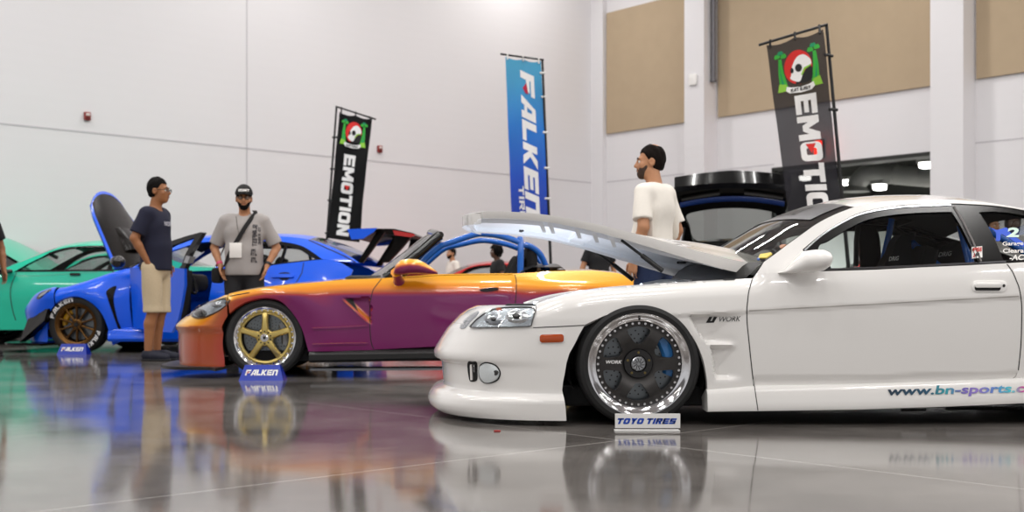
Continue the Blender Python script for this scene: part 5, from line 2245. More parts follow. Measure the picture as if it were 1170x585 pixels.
# rear door, quarter and tail in one flank with the arch of the hidden rear wheel
B_SILL = BF.xz([(127, 384.6), (240, 382)], -.90)
BDR = BF.xz([(243, 304.6), (241, 330), (238, 352), (234, 372)], -.88)
xa = 2.66
ar = [(xa + .37 * math.cos(R(a)), .33 + .37 * math.sin(R(a))) for a in np.linspace(203, -15, 26)]
BEND = BF.xz([(365, 296), (376, 296.6), (388, 300), (395, 304), (402, 308), (399, 318), (404, 330)], -.86)
o_q = join(BDR[::-1], BF.xz([(243, 304.6), (300, 304.4), (319, 301.4), (350, 297.6), (365, 296)], -.86), BEND, [(BEND[-1][0], .2), (3.2, .2)], ar[::-1], [(BDR[-1][0] + .4, .2), (BDR[-1][0], .2)])
bq, bq_r = side('rear_quarter', o_q, M_BLUE, step=.035, parent=blue, yf=yB)
# the far front door stays shut
BDL = join(BDF[::-1], BF.xz([(150, 306), (200, 304), (243, 304.6)], -.86), BDR, [(BDR[-1][0], .2), (BDF[-1][0], .22)])
V, T, L_ = tri2d(BDL, (), .05)
o = skin('door', V, T, L_, lambda x, z: (x, -yB(x, z), z), M_BLUE, blue, (0, -.03, 0))
orient(o, Vector((0, 1, 0)))
# sill
b = MB()
sa, sb = BF.on(124, 387, -.92), BF.on(330, 382, -.92)
b.loft([[(x, -.80, .30), (x, -.90, .28), (x, -.935, .24), (x, -.95, .16), (x, -.93, .13), (x, -.78, .13)] for x in np.linspace(sa.x, 2.3, 12)])
o = b.build('side_skirt', M_BLUE, blue, sharp=40)
mirror_y(o)
# roof, pillars, glass
BROOF = BF.xz(cr([(192, 281), (210, 273.6), (226, 270.6), (244, 269), (280, 268.2), (317, 269), (336, 270.6), (354, 274), (372, 279.6), (390, 287), (404, 294.6), (414, 301)], 4), -.62)
BSCR = BF.xz([(150, 305.6), (170, 294), (192, 281)], -.74)
BTRO = BF.xz(cr([(156, 305.8), (172, 296), (194, 285), (212, 277.6), (228, 274.8), (250, 273.6), (300, 273.8), (321, 275.6), (340, 280), (356, 288.4), (367.6, 295.8)], 3), -.74)
o_a = join(BF.xz([(150, 306.4)], -.86), BTRO, BF.xz([(376, 297)], -.84), BROOF[::-1], BSCR[::-1])
bp, bp_r = side('pillar', o_a, M_BLUE, step=.03, parent=blue, yf=yB)
BTRI = [BF.xz([(246, 302.6), (247, 277.6), (300, 277.4), (318, 279), (318, 300.4), (300, 302.4)], -.80), BF.xz([(321, 300), (321, 280), (338, 284), (350, 291), (360, 295.6)], -.80)]
o_t = join(BF.xz([(243, 305)], -.86), [p for p in BTRO if p[0] > BDR[0][0] - .05], BF.xz([(368, 296.4), (350, 298), (319, 301.8), (300, 304.8)], -.86))
bt, bt_r = side('window_frame', o_t, M_TRIM, BTRI, step=.03, off=-.004, parent=blue, yf=yB)
for h in BTRI:
    side('side_window', h, M_GLASS, step=.05, off=-.012, depth=0, parent=blue, yf=yB)
rr_ = arc_rows(BROOF, yB, lambda t: .05, lambda t: .06 * (1 - t) ** 2 - .06 * t, 15)
kr = int(len(rr_) * .62)
o = MB().loft(rr_[:kr + 1]).build('roof', M_BLUE, blue, sharp=60, recalc=False); orient(o, Vector((0, 0, 1)))
MB().loft([[(x, y * .99, z - .03) for x, y, z in r] for r in rr_[:kr + 1]]).build('headliner', M_INT, blue, sharp=60)
MB().loft(rr_[kr:]).build('rear_window', M_SCREEN, blue, sharp=60, recalc=False)
MB().loft(arc_rows(BSCR, yB, lambda t: .02 + .03 * t, lambda t: .25 - .17 * t, 15)).build('windshield', M_SCREEN, blue, sharp=60, recalc=False)
bsf = Surf(BF, [bb_, bf, bq, bp, bt])
patch(bsf, 'panel_gap', stripe(cr([(352, 274), (372, 283), (392, 292), (408, 301)], 3), 1.), M_SEAM, blue, off=.004, step=3, thick=.001)
patch(bsf, 'panel_gap', stripe([(347, 300), (345, 312), (339, 322), (330, 332)], .8), M_SEAM, blue, off=.003, step=3, thick=.001)
hdl = patch(bsf, 'door_handle', rrect(310, 313.6, 336, 317.6, 1.8), M_BLUE, blue, off=.02, step=2, thick=.016)
patch(bsf, 'handle_recess', crc([(318, 313.6), (322, 311.4), (329, 311.4), (332, 313.6), (329, 319.6), (321, 319.6)], 4), M_VOID, hdl, off=.003, step=2, thick=.001)
patch(bsf, 'fender_vent', crc([(121.4, 333.4), (127, 328.4), (133, 327), (131.4, 333), (129.8, 342), (131.6, 354), (135, 367), (140, 379), (138, 380.6), (133.4, 371), (127.4, 354), (122.8, 340)], 3), M_CARBON, blue, off=.006, step=3, thick=.006)
HLB = crc([(42, 341.6), (44.4, 336.6), (50, 333), (58.6, 330.4), (57.4, 332.6), (51, 336.6), (46, 341.2)], 4)
hlb = patch(bsf, 'headlight', HLB, M_GLOSSBLK, blue, off=.004, step=2)
patch(bsf, 'reflector', crc([(45, 340), (47, 336.6), (52, 334), (56, 332), (54, 334.4), (49, 338)], 3), M_CHROME2, hlb, off=.010, step=1.5)
patch(bsf, 'grille', [(32.6, 365.6), (40, 362), (53, 352.8), (50.4, 366), (48.6, 376), (44, 378), (34.6, 381)], M_BLACK, blue, off=.01, step=2.5, thick=.01)
# canard and splitter
cn = MB()
c_ = [BF.on(31.8, 364.6, -.72), BF.on(54.4, 352.8, -.94), BF.on(50.6, 366, -1.0), BF.on(36, 382, -.86), BF.on(22, 391, -.80)]
cn.v = [c_[0], c_[1], c_[2], c_[3], c_[4]] + [p + Vector((.02, .10, .0)) for p in c_]
cn.f = [(0, 1, 2, 3, 4), (9, 8, 7, 6, 5)] + [(i, (i + 1) % 5, 5 + (i + 1) % 5, 5 + i) for i in range(5)]
cn.build('canard', M_CARBON, blue, smooth=False)
b = MB()
b.prism(crc([(-1.02, 0), (-.98, -.6), (-.80, -.92), (-.40, -1.0), (-.33, -.95), (-.33, .95), (-.40, 1.0), (-.80, .92), (-.98, .6)], 3), .085, .11, 'Z')
b.build('front_splitter', M_CARBON, blue, sharp=40)
MB().box((1.3, 0, .22), (3.4, 1.6, .10), .02).build('floor_pan', M_VOID, blue)
# the raised bonnet: hinge line at the scuttle, carbon frame on its underside
H0 = BF.on(131, 306.6, -.70)


def hood_pt(u, v):
    """u across -1..1, v from hinge 0 to nose edge 1 (measured along the bonnet)"""
    Lh = .94
    a = R(64)
    hw = .72 - .12 * v - .06 * max(0, v - .7) / .3
    bowx = .10 * (1 - u * u) * v
    d = Lh * v + bowx - .12 * (abs(u) ** 3) * max(0, v - .75) / .25
    lift = .05 * (1 - abs(u) ** 2.2) - .05 * smooth(.86, 1, abs(u)) * 0
    ca, sa_ = math.cos(a), math.sin(a)
    return Vector((H0.x - d * ca + lift * sa_, hw * u, H0.z + d * sa_ + lift * ca))


us_ = list(np.linspace(-1, 1, 21))
vs_ = list(np.linspace(0, 1, 18))
g1 = [[hood_pt(u, v) for u in us_] for v in vs_]
bh = MB().loft(g1).build('hood', M_CARBON, blue, sharp=60, recalc=False)
orient(bh, Vector((1, 0, .3)))
nrm = Vector((-math.sin(R(64)), 0, -math.cos(R(64))))
g2 = [[p + nrm * .035 for p in r] for r in g1]
g2 = [[Vector((p.x, p.y * .90, p.z)) for p in r] for r in g2]
be = MB()
for e0, e1 in ((-1, -.90), (.90, 1)):
    be.loft([[hood_pt(e0 + (e1 - e0) * k / 3, v) - nrm * .004 for k in range(4)] for v in vs_])
be.loft([[hood_pt(u, .965 + .035 * k / 2) - nrm * .004 for k in range(3)] for u in us_])
be.build('hood_edge', M_BLUE, bh, sharp=60)
sc_ = MB()
rows_ = []
for v in np.linspace(.22, .52, 7):
    t_ = (v - .22) / .30
    hgt = .055 * math.sin(math.pi * min(1, .25 + .75 * (1 - t_)) * .5) * (1 if t_ < .95 else .9)
    rows_.append([hood_pt(u, v) - nrm * (hgt * (1 - (abs(u) / .36) ** 4)) for u in np.linspace(-.36, .36, 9)])
sc_.loft(rows_)
sc_.build('hood_scoop', M_CARBON, bh, sharp=60)
o = MB().loft(g2).build('hood_lining', M_BLUE, bh, sharp=60, recalc=False); orient(o, nrm)
rm = MB()
lt_ = [r[0] for r in g1] + g1[-1][1:] + [r[-1] for r in g1[::-1]][1:]
lb_ = [r[0] for r in g2] + g2[-1][1:] + [r[-1] for r in g2[::-1]][1:]
rm.loft([[a_, b__] for a_, b__ in zip(lt_, lb_)])
rm.build('hood_rim', M_BLUE, bh, sharp=60)
fr2 = MB()
for ua, ub in ((.06, .10), (.5, .56)):
    for s in (-1, 1):
        fr2.loft([[q + nrm * e for q, e in zip([hood_pt(s * (ua + (ub - ua) * k) * .9, v) + nrm * .035 for k in (0, .25, .75, 1)], (0, .025, .025, 0))] for v in np.linspace(.08, .94, 12)])
for va in (.12, .48, .86):
    fr2.loft([[q + nrm * e for q, e in zip([hood_pt(u, va + dv) + nrm * .035 for dv in (0, .02, .06, .08)], (0, .025, .025, 0))] for u in np.linspace(-.8, .8, 12)])
fr2.build('hood_frame', M_BLUE, bh, sharp=50)
MB().tube([(H0.x - .5, .30, .72), hood_pt(.4, .7)], .008, 8).build('hood_prop', M_BLACK, blue)
eb = MB()
eb.box((.05, 0, .45), (1.1, 1.3, .14), .02)
eb.box((.12, 0, .60), (.6, .7, .20), .04)
eb.box((.62, 0, .72), (.10, 1.4, .40), .02)
eb.build('engine_bay', M_VOID, blue)
# door standing open on its front hinge
HW = BF.M @ Vector((BDF[0][0] + .02, -.90, 0))
RW = at(211, 345, 12.25)
ang = math.atan2(RW.y - HW.y, RW.x - HW.x)
DFm = Frame(0, 10, 0)
DFm.M = Matrix.Translation((HW.x, HW.y, 0)) @ Matrix.Rotation(ang, 4, 'Z')
DFm.I = DFm.M.inverted()
DFm.o = DFm.I @ Vector((0, 0, CAMZ))
toB = BF.I @ DFm.M


def dpanel(name, pxs, y0, y1, m, parent):
    poly = DFm.xz(pxs, 0.)
    b = MB()
    b.prism(poly, y0, y1)
    b.v = [toB @ v for v in b.v]
    return b.build(name, m, parent, sharp=40)


od = dpanel('door', [(151, 306), (180, 304.6), (213.4, 307), (213.6, 326), (209.6, 350), (206, 366), (199, 380), (176, 378), (155, 374)], -.03, .0, M_BLUE, blue)
dpanel('door_card', [(153, 308), (180, 306.6), (211, 309), (211, 326), (207, 350), (203, 366), (197, 377), (176, 375), (157, 372)], .0, .09, M_INT, od)
dw = [(158, 304.6), (172, 292.6), (186, 282.6), (197, 275.6), (214, 270), (231.6, 265.2), (233.4, 266.2), (227, 277), (219, 290), (213, 307), (208, 307.4), (213.4, 291), (221, 277), (224.6, 271.4), (214, 274.8), (199, 280.6), (188, 287), (176, 296.6), (166, 305)]
dpanel('window_frame', dw, -.02, .03, M_TRIM, od)
q0, q1 = DFm.on(216, 306, 0), DFm.on(231, 268, 0)
b = MB()
b.v = []
b.prism([(p.x, p.z) for p in (DFm.on(212.6, 300, 0), DFm.on(215.6, 292, 0), DFm.on(220, 293, 0), DFm.on(217, 301, 0))], -.03, .04)
b.v = [toB @ v for v in b.v]
b.build('door_latch', M_CHROME2, od)
mp = MB()
p = DFm.on(144, 299.5, -.06)
b = MB().ball((0, 0, 0), (.10, .08, .075), 16)
mi = b.build('side_mirror', M_GLOSSBLK, od)
for v in mi.data.vertices:
    v.co = toB @ (Vector((p.x, -.16, p.z)) + v.co)
# cabin seen through the doorway
t = MB()
t.box((1.6, 0, .36), (2.0, 1.45, .08), .02)
t.box((2.5, 0, .6), (.2, 1.4, .5), .06)
t.box((.72, 0, .62), (.10, 1.4, .5), .02)
t.build('cabin_tub', M_INT, blue)
MB().box((.85, 0, .82), (.34, 1.35, .22), .07).build('dashboard', M_INT, blue)
for yy in (-.38, .38):
    bucket(blue, 1.62, yy, .34, M_SEATF, scale=.95)
b = MB()
ctr = Vector((1.12, -.38, .84))
ax = Matrix.Translation(ctr) @ Matrix.Rotation(R(66), 4, 'Y')
rp_ = [ax @ Vector((.175 * math.cos(R(a)), .175 * math.sin(R(a)), 0)) for a in range(0, 361, 15)]
b.tube(rp_, .016, 8, False)
for a in (90, 210, 330): b.tube([ctr, rp_[a // 15]], .012, 6)
b.build('steering_wheel', M_BLACK, blue)
# boot lid up, wing on its stands, lamp
WNG = [BF.on(400, 263, -.62), BF.on(434, 261.4, -.62), BF.on(430, 266, -.62), BF.on(418, 273.6, -.62), BF.on(405, 274.4, -.62)]
lid = MB()
la = [BF.on(409, 300, -.56), BF.on(415, 300.6, -.56), BF.on(440, 266, -.56), BF.on(447, 262.4, -.56), BF.on(433, 262, -.56)]
for s in (-1, 1):
    lid.prism([(p.x, p.z) for p in la], s * .56 - .04, s * .56 + .04)
pz = [BF.on(433, 261.8, -.56), BF.on(452, 262, -.56), BF.on(474, 267, -.56), BF.on(476.5, 269.4, -.56), BF.on(472, 271.6, -.56), BF.on(447, 268.4, -.56)]
lid.prism([(p.x, p.z) for p in pz], -.66, .66)
pq = [BF.on(452, 268, -.56), BF.on(470, 271, -.56), BF.on(459, 284, -.56), BF.on(444, 300, -.56), BF.on(436, 300, -.56), BF.on(447, 285, -.56), BF.on(450, 277, -.56)]
lid.prism([(p.x, p.z) for p in pq], -.60, -.50)
lid.prism([(p.x, p.z) for p in pq], .50, .60)
bl_ = lid.build('boot_lid', M_CARBON, blue, sharp=30)
for s in (-1, 1):
    MB().prism([(p.x, p.z) for p in WNG], s * .77 - .012, s * .77 + .012).build('wing_end_plate', M_BLUE, bl_, sharp=30)
wb = MB()
w0, w1 = WNG[0], WNG[2]
wb.prism([(WNG[0].x + .02, WNG[0].z - .05), (WNG[1].x, WNG[1].z - .01), (WNG[1].x, WNG[1].z - .03), (WNG[4].x, WNG[4].z + .02)], -.76, .76)
wb.build('wing_blade', M_CARBON, bl_, sharp=30)
tl_ = [BF.on(450, 263.4, -.66), BF.on(473, 267.4, -.66), BF.on(475.6, 269.4, -.66), BF.on(470, 271.4, -.66), BF.on(452, 269, -.66)]
for s in (-1, 1):
    MB().prism([(p.x, p.z) for p in tl_], s * .69 - .03, s * .69 + .03).build('tail_light', getmat('red tail lens', '#B51410', .15, coat=.6), bl_, sharp=30)
rb_ = MB()
rb_.box((BEND[-1][0] + .02, 0, .52), (.16, 1.5, .5), .06)
rb_.build('rear_bumper', M_BLUE, blue)
MB().box((3.25, 0, .70), (.5, 1.3, .10), .03).build('boot_floor', M_INT, blue)
for s in (-1, 1):
    MB().box((BEND[-1][0] - .03, s * .70, .80), (.2, .24, .12), .03).build('tail_light', M_GLOSSBLK, blue)

M_BRONZE = mat('bronze wheel', '#6A4A24', .35, metal=.85)
wc = BF.on(86, 370.8, -.90)
tyres = []
for x, s in ((wc.x, -1), (2.66, -1), (wc.x, 1), (2.66, 1)):
    tp, ty = wheel(blue, (x, s * .89, wc.z), .335, .238, .25, 'ten', M_BRONZE, M_BRONZE, getmat('yellow caliper', '#B98A14', .35, coat=.4), camber=2, side=s, cal_ang=150 if s < 0 else 30)
    for a0_, a1_ in ((165, 95), (-15, -75)):
        text_on('tire_lettering', 'FALKEn', arc_text('', .262, .308, a0_, a1_, -.013), M_WHITE_INK, tp, block=.3, sub=1)
for x in (0, 2.66):
    for s in (-1, 1):
        b = MB()
        b.loft([[(x + .36 * math.cos(R(a)), s * .84, max(.12, .33 + .36 * math.sin(R(a)))), (x + .36 * math.cos(R(a)), s * .45, max(.12, .33 + .36 * math.sin(R(a)))), (x, s * .45, .33)] for a in np.linspace(-25, 205, 22)])
        b.build('wheel_well', M_VOID, blue, sharp=60)
falken_sign(64.6, 98.6, 68, 96, 393.2, 405.6, 12.55, 'blue wedge sign in front of the bronze wheel with white tyre lettering')


# ================================================================== plainer cars behind
def plain_car(name, label, px, Y, yaw, y0, paint, prof, wheelbase=2.8, ax=0., W=.90, wheel_r=.34, parts=(), hood_open=0., group=None, hatch=None, tint=None):
    """prof: dict of side-view points (x from the front axle, z)"""
    fr = Frame(px, Y, yaw, y0)
    root = empty('car' if name is None else name, fr.loc, fr.yaw, label, 'car', group)
    top, roof_, win, bel = prof['top'], prof['roof'], prof['win'], prof['belt']
    nx = prof['nose']
    tx = prof['tail']

    def hw(x, z):
        zb = np.interp(x, [p[0] for p in bel], [p[1] for p in bel])
        w_ = W
        d = z - .62
        w_ -= (.10 * d + .3 * d * d) if d > 0 else .06 * d * d + .02 * abs(d)
        if z > zb: w_ -= .42 * (z - zb)
        if x < .1: w_ *= max(.02, 1 - min(.999, (.1 - x) / (.1 - nx + .02)) ** 3.) ** (1 / 2.6)
        if x > tx - .9: w_ *= max(.02, 1 - min(.999, (x - tx + .9) / .92) ** 3.4) ** (1 / 2.8)
        for xa_ in (0, wheelbase):
            w_ += .025 * math.exp(-((math.hypot(x - xa_, z - wheel_r) - wheel_r - .05) / .1) ** 2)
        return w_
    yf = lambda x, z: -hw(x, z)
    r_ = wheel_r + .045
    a1 = [(0 + r_ * math.cos(R(a)), wheel_r + r_ * math.sin(R(a))) for a in np.linspace(200, -20, 22)]
    a2 = [(wheelbase + x, z) for x, z in a1]
    lower = join([(nx + .015, prof['nz0']), (nx + .03, .2)], [(-.6, .17)], a1, a2, [(tx - .3, .22), (tx - .03, .3)], top[::-1])
    fl, fl2 = side('body_side', lower, paint, step=.045, parent=root, yf=yf)
    # nose and tail closers
    for xx, sgn, zlo, zhi in ((nx, -1, .2, prof['nz1']), (tx, 1, .28, prof['tz1'])):
        rows_ = []
        for z in np.linspace(zlo, zhi, 9):
            x_in = nx + .02 if sgn < 0 else tx - .035
            w_ = hw(x_in + (.01 if sgn < 0 else -.01), z)
            rows_.append([(x_in + sgn * .05 * (1 - abs(s) ** 2), w_ * s, z) for s in np.linspace(-1, 1, 13)])
        MB().loft(rows_).build('front_bumper' if sgn < 0 else 'rear_bumper', paint, root, sharp=50)
    hood_e = [p for p in top if p[0] <= prof['cowl'] + 1e-6]
    deck_e = [p for p in top if p[0] >= prof['deck'] - 1e-6]
    if hood_open:
        piv = hood_e[-1]
        g1_ = arc_rows(cr(hood_e, 3), yf, lambda t: .05, lambda t: .0, 15)
        rot = Matrix.Translation((piv[0], 0, piv[1])) @ Matrix.Rotation(R(hood_open), 4, 'Y') @ Matrix.Translation((-piv[0], 0, -piv[1]))
        g1_ = [[rot @ Vector(p) for p in r] for r in g1_]
        h_ = MB().loft(g1_).build('hood', paint, root, sharp=60, recalc=False)
        orient(h_, Vector((.5, 0, 1)))
        g2_ = [[p + rot.to_3x3() @ Vector((0, 0, -.04)) for p in r] for r in g1_]
        MB().loft(g2_).build('hood_lining', M_VOID, h_, sharp=60)
        MB().box((-.1, 0, .5), (1.0, 1.3, .3), .05).build('engine_bay', M_VOID, root)
    else:
        h_ = MB().loft(arc_rows(cr(hood_e, 3), yf, lambda t: .05, lambda t: .0, 15)).build('hood', paint, root, sharp=60, recalc=False)
        orient(h_, Vector((0, 0, 1)))
    d_ = MB().loft(arc_rows(cr(deck_e, 3), yf, lambda t: .03, lambda t: .0, 13)).build('boot_lid', paint, root, sharp=60, recalc=False)
    orient(d_, Vector((0, 0, 1)))
    # greenhouse
    rc = cr(roof_, 4)
    k0_, k1_ = prof['scr'], prof['bk']
    rows_ = arc_rows(rc, yf, lambda t: .05 * math.sin(math.pi * min(1, max(0, t))) + .02, lambda t: .18 * (1 - t) ** 3 - .12 * t ** 3, 15)
    ia = max(i for i, p in enumerate(rc) if p[0] <= k0_ + 1e-6)
    ib = max(i for i, p in enumerate(rc) if p[0] <= k1_ + 1e-6)
    MB().loft(rows_[:ia + 1]).build('windshield', M_SCREEN, root, sharp=80, recalc=False)
    rf_ = MB().loft(rows_[ia:ib + 1]).build('roof', paint, root, sharp=60, recalc=False)
    orient(rf_, Vector((0, 0, 1)))
    if hatch is None:
        MB().loft(rows_[ib:]).build('rear_window', M_SCREEN, root, sharp=80, recalc=False)
    wn = [cr(w_[:-1], 3) + [w_[-1]] if len(w_) > 5 else w_ for w_ in win]
    gh = join(rc, [(x, z) for x, z in bel[::-1] if rc[0][0] < x < rc[-1][0]])
    side('pillar', gh, tint or paint, wn, step=.045, depth=.03, parent=root, yf=yf)
    lin = side('pillar_lining', gh, M_INT, wn, step=.06, off=-.035, depth=0, parent=root, yf=yf)
    for w_ in wn:
        cx_, cz_ = np.mean(np.array(w_), axis=0)
        big = [(cx_ + (x - cx_) * 1.045 + (.02 if x > cx_ else -.02), cz_ + (z - cz_) * 1.06 + (.016 if z > cz_ else -.012)) for x, z in w_]
        side('window_frame', big, M_TRIM, [w_], step=.05, off=.004, depth=.03, parent=root, yf=yf)
    for w_ in wn:
        side('side_window', w_, M_GLASS, step=.08, off=-.015, depth=0, parent=root, yf=yf)
    sf_ = Surf(fr, [fl])
    t_ = MB()
    t_.box((wheelbase / 2, 0, .3), (wheelbase + .3, W * 1.6, .16), .03)
    t_.box((wheelbase / 2 - .1, 0, .55), (1.7, 1.3, .34), .08)
    t_.build('cabin_tub', M_INT, root)
    for yy in (-.36, .36):
        bucket(root, wheelbase * .55, yy, .34, M_SEATF, scale=.95)
    MB().box((prof['cowl'] + .22, 0, .86), (.36, 1.3, .2), .06).build('dashboard', M_INT, root)
    for x in (0, wheelbase):
        for s in (-1, 1):
            b_ = MB()
            b_.loft([[(x + (r_ - .01) * math.cos(R(a)), s * (W - .06), max(.12, wheel_r + r_ * math.sin(R(a)))), (x + (r_ - .01) * math.cos(R(a)), s * .45, max(.12, wheel_r + r_ * math.sin(R(a)))), (x, s * .45, wheel_r)] for a in np.linspace(-25, 205, 16)])
            b_.build('wheel_well', M_VOID, root, sharp=60)
    wp = MB()
    rim_ = wheel_r - .085
    for x in (0, wheelbase):
        for s in (-1, 1):
            wheel(root, (x, s * (W - .015), wheel_r), wheel_r, rim_, .23, 'ten', M_GLOSSBLK, M_GLOSSBLK, getmat('grey caliper', '#8A8C8E', .35, metal=.5), side=s)
    return fr, root, sf_, yf


COUPE = dict(nose=-.86, tail=3.62, nz0=.55, nz1=.66, tz1=.95, cowl=.60, deck=3.10,
             top=[(-.84, .62), (-.70, .72), (-.40, .80), (0, .88), (.60, .985), (1.2, .985), (2.0, .995), (2.7, 1.02), (3.10, 1.06), (3.45, 1.04), (3.58, .98)],
             belt=[(-1, .70), (0, .88), (.60, .985), (2.0, .995), (2.7, 1.02), (3.2, 1.06), (3.7, 1.0)],
             roof=[(.52, .985), (.90, 1.17), (1.22, 1.31), (1.5, 1.365), (1.8, 1.385), (2.1, 1.37), (2.4, 1.31), (2.75, 1.18), (3.12, 1.06)], scr=1.22, bk=2.3,
             win=[[(.80, 1.01), (1.02, 1.16), (1.26, 1.275), (1.5, 1.325), (1.85, 1.335), (1.93, 1.335), (2.02, 1.02)], [(2.10, 1.03), (2.02, 1.33), (2.24, 1.29), (2.50, 1.19), (2.66, 1.08), (2.60, 1.04)]])
M_MINT = mat('mint paint', '#16BE9A', .28, coat=.5, spec=.35)
mint_f, mint, msf, myf = plain_car('coupe', 'mint green coupe behind the blue saloon, facing left', -52, 15.3, R(2), -.90, M_MINT, COUPE, tint=None)
patch(msf, 'panel_gap', stripe(cr([(20, 309), (12, 330), (14, 352), (18, 366)], 3), .9), M_SEAM, mint, off=.003, step=3, thick=.001)
patch(msf, 'door_handle', rrect(80, 312.4, 92, 315, 1.), M_GLOSSBLK, mint, off=.02, step=2, thick=.016)
patch(msf, 'body_crease', stripe(cr([(4, 314), (40, 315), (80, 312.6), (112, 311)], 3), 1.0), getmat('mint shade line', '#2FA98B', .3), mint, off=.003, step=3, thick=.001)
b = MB()
b.ball((.62, -1.02, 1.0), (.12, .10, .07), 16)
b.tube([(.66, -.98, .98), (.72, -.84, .99)], .03, 8)
b.build('side_mirror', M_GLOSSBLK, mint)
b = MB().tube([(.95, -.36, 1.22), (.92, 0, 1.27), (.95, .2, 1.22)], .03, 8)
b.build('rear_view_mirror', M_BLACK, mint)

plain_car('coupe', 'second mint green coupe at the far left, bonnet propped up', 4, 18.4, R(0), -.9, M_MINT, COUPE, hood_open=42)
M_NAVY = mat('dark navy paint', '#0B1020', .2, coat=1.)
M_RED_ = mat('red paint', '#C21A1C', .25, coat=1.)
M_GREY = mat('dark grey paint', '#33343A', .25, coat=1.)
plain_car('coupe', 'red coupe seen through the open cabin of the orange and plum roadster', 468, 23.4, R(0), -.9, M_RED_, COUPE)
plain_car('coupe', 'dark grey coupe seen through the side window of the white coupe', 930, 18.8, R(-4), -.9, M_GREY, COUPE)

# ---------------------------------------------------------------- dark hatchback with its tailgate up, tail towards us
HB = dict(nose=-.85, tail=3.45, nz0=.55, nz1=.66, tz1=.78, cowl=.62, deck=3.2,
          top=[(-.83, .62), (-.70, .72), (-.40, .80), (0, .86), (.62, .95), (1.2, .95), (2.0, .955), (2.7, .97), (3.2, .84), (3.42, .80)],
          belt=[(-1, .70), (0, .86), (.62, .95), (2.0, .955), (2.7, .97), (3.2, .95), (3.6, .9)],
          roof=[(.54, .95), (.90, 1.12), (1.22, 1.25), (1.5, 1.30), (1.8, 1.32), (2.1, 1.31), (2.3, 1.28), (2.75, 1.12), (3.10, .97)], scr=1.22, bk=2.3,
          win=[[(.80, .98), (1.02, 1.11), (1.26, 1.215), (1.5, 1.26), (1.85, 1.27), (1.95, 1.27), (2.02, .985)], [(2.10, .985), (2.04, 1.265), (2.3, 1.22), (2.52, 1.12), (2.66, 1.02)]])
HX = (834 - PCX) / FPX * 12.4
hbf, hb, hsf, hyf = plain_car('hatchback', 'dark navy hatchback with its tailgate raised behind the white coupe', 828, 16.4, R(-90 - 9), 0, M_NAVY, HB, wheelbase=2.6, hatch=True)
# tailgate: hinged on the roof's rear edge, seen from its inside
piv = Vector((2.32, 0, 1.27))
GA = R(38)          # how far above level it stands
gd = Vector((math.cos(GA), 0, math.sin(GA)))
gn = Vector((math.sin(GA), 0, -math.cos(GA)))


def gate(u, v, d=0.):
    """u across (m), v along from the hinge (m), d below the skin"""
    return piv + gd * v + Vector((0, u, 0)) + gn * (d + .10 * (u / .62) ** 2 * .5)


OUT = crc([(-.50, 0), (-.575, .35), (-.63, .75), (-.655, 1.0), (-.64, 1.10), (-.3, 1.135), (0, 1.14), (.3, 1.135), (.64, 1.10), (.655, 1.0), (.63, .75), (.575, .35), (.50, 0), (0, -.02)], 4)
WIN = crc([(-.40, .09), (-.49, .40), (-.53, .62), (-.40, .69), (0, .72), (.40, .69), (.53, .62), (.49, .40), (.40, .09), (0, .06)], 4)
V, T, L_ = tri2d(OUT, [WIN], .05)
o = skin('tailgate', V, T, L_, lambda u, v: gate(u, v, .03), M_GLOSSBLK, hb, tuple(-gn * .05), sharp=40)
gate_o = o
V, T, L_ = tri2d(OUT, [WIN], .05)
skin('tailgate_skin', V, T, L_, lambda u, v: gate(u, v, -.03), M_NAVY, gate_o, (0, 0, 0))
V, T, L_ = tri2d(WIN, (), .06)
skin('rear_window', V, T, L_, lambda u, v: gate(u, v, .0), glass('tailgate glass', (.42, .45, .43), .10), gate_o, (0, 0, 0))
sp_ = MB()
sp_.loft([[gate(u, 1.08, -.02), gate(u, 1.22 - .06 * abs(u), -.10), gate(u, 1.24 - .06 * abs(u), -.08), gate(u, 1.16, .04), gate(u, 1.08, .05)] for u in np.linspace(-.66, .66, 15)])
sp_.build('spoiler', M_GLOSSBLK, gate_o, sharp=40)
st_ = MB()
st_.loft([[gate(u, .86 - .05 * (u / .6) ** 2, .055), gate(u, .90 - .05 * (u / .6) ** 2, .075), gate(u, .95 - .05 * (u / .6) ** 2, .055)] for u in np.linspace(-.60, .60, 15)])
st_.build('gate_trim', mat('blue painted edge', '#1C3F8A', .2, coat=.8), gate_o, sharp=50)
for s in (-1, 1):
    b = MB()
    b.loft([[gate(s * (.14 + .44 * t), .98 - .05 * t, .06), gate(s * (.14 + .44 * t), 1.02 - .05 * t, .06)] for t in np.linspace(0, 1, 6)])
    b.build('gate_reflector', M_CHROME2, gate_o)
    MB().tube([gate(s * .55, .45, .05), Vector((2.75, s * .62, 1.02))], .012, 8).build('gas_strut', M_BLACK, hb)
# ================================================================== people: one continuous skin each, clothes and hair as parts
def sd_caps(P, a, b, ra, rb, sy=1.):
    a, b = np.array(a, np.float32), np.array(b, np.float32)
    ab = b - a
    if sy != 1.:
        P = P.copy(); P = P * np.array([1, 1 / sy, 1], np.float32)
        a = a * np.array([1, 1 / sy, 1]); b = b * np.array([1, 1 / sy, 1]); ab = b - a
    t = np.clip(((P - a) @ ab) / max(float(ab @ ab), 1e-9), 0, 1)
    d = np.linalg.norm(P - a - t[..., None] * ab, axis=-1) - (ra + (rb - ra) * t)
    return d * (min(1., sy) if sy != 1 else 1.)


def sd_ell(P, c, r, rot=None):
    q = P - np.array(c, np.float32)
    if rot is not None:
        q = q @ np.array(rot, np.float32)
    r = np.array(r, np.float32)
    k0 = np.linalg.norm(q / r, axis=-1)
    k1 = np.linalg.norm(q / (r * r), axis=-1) + 1e-6
    return k0 * (k0 - 1) / k1


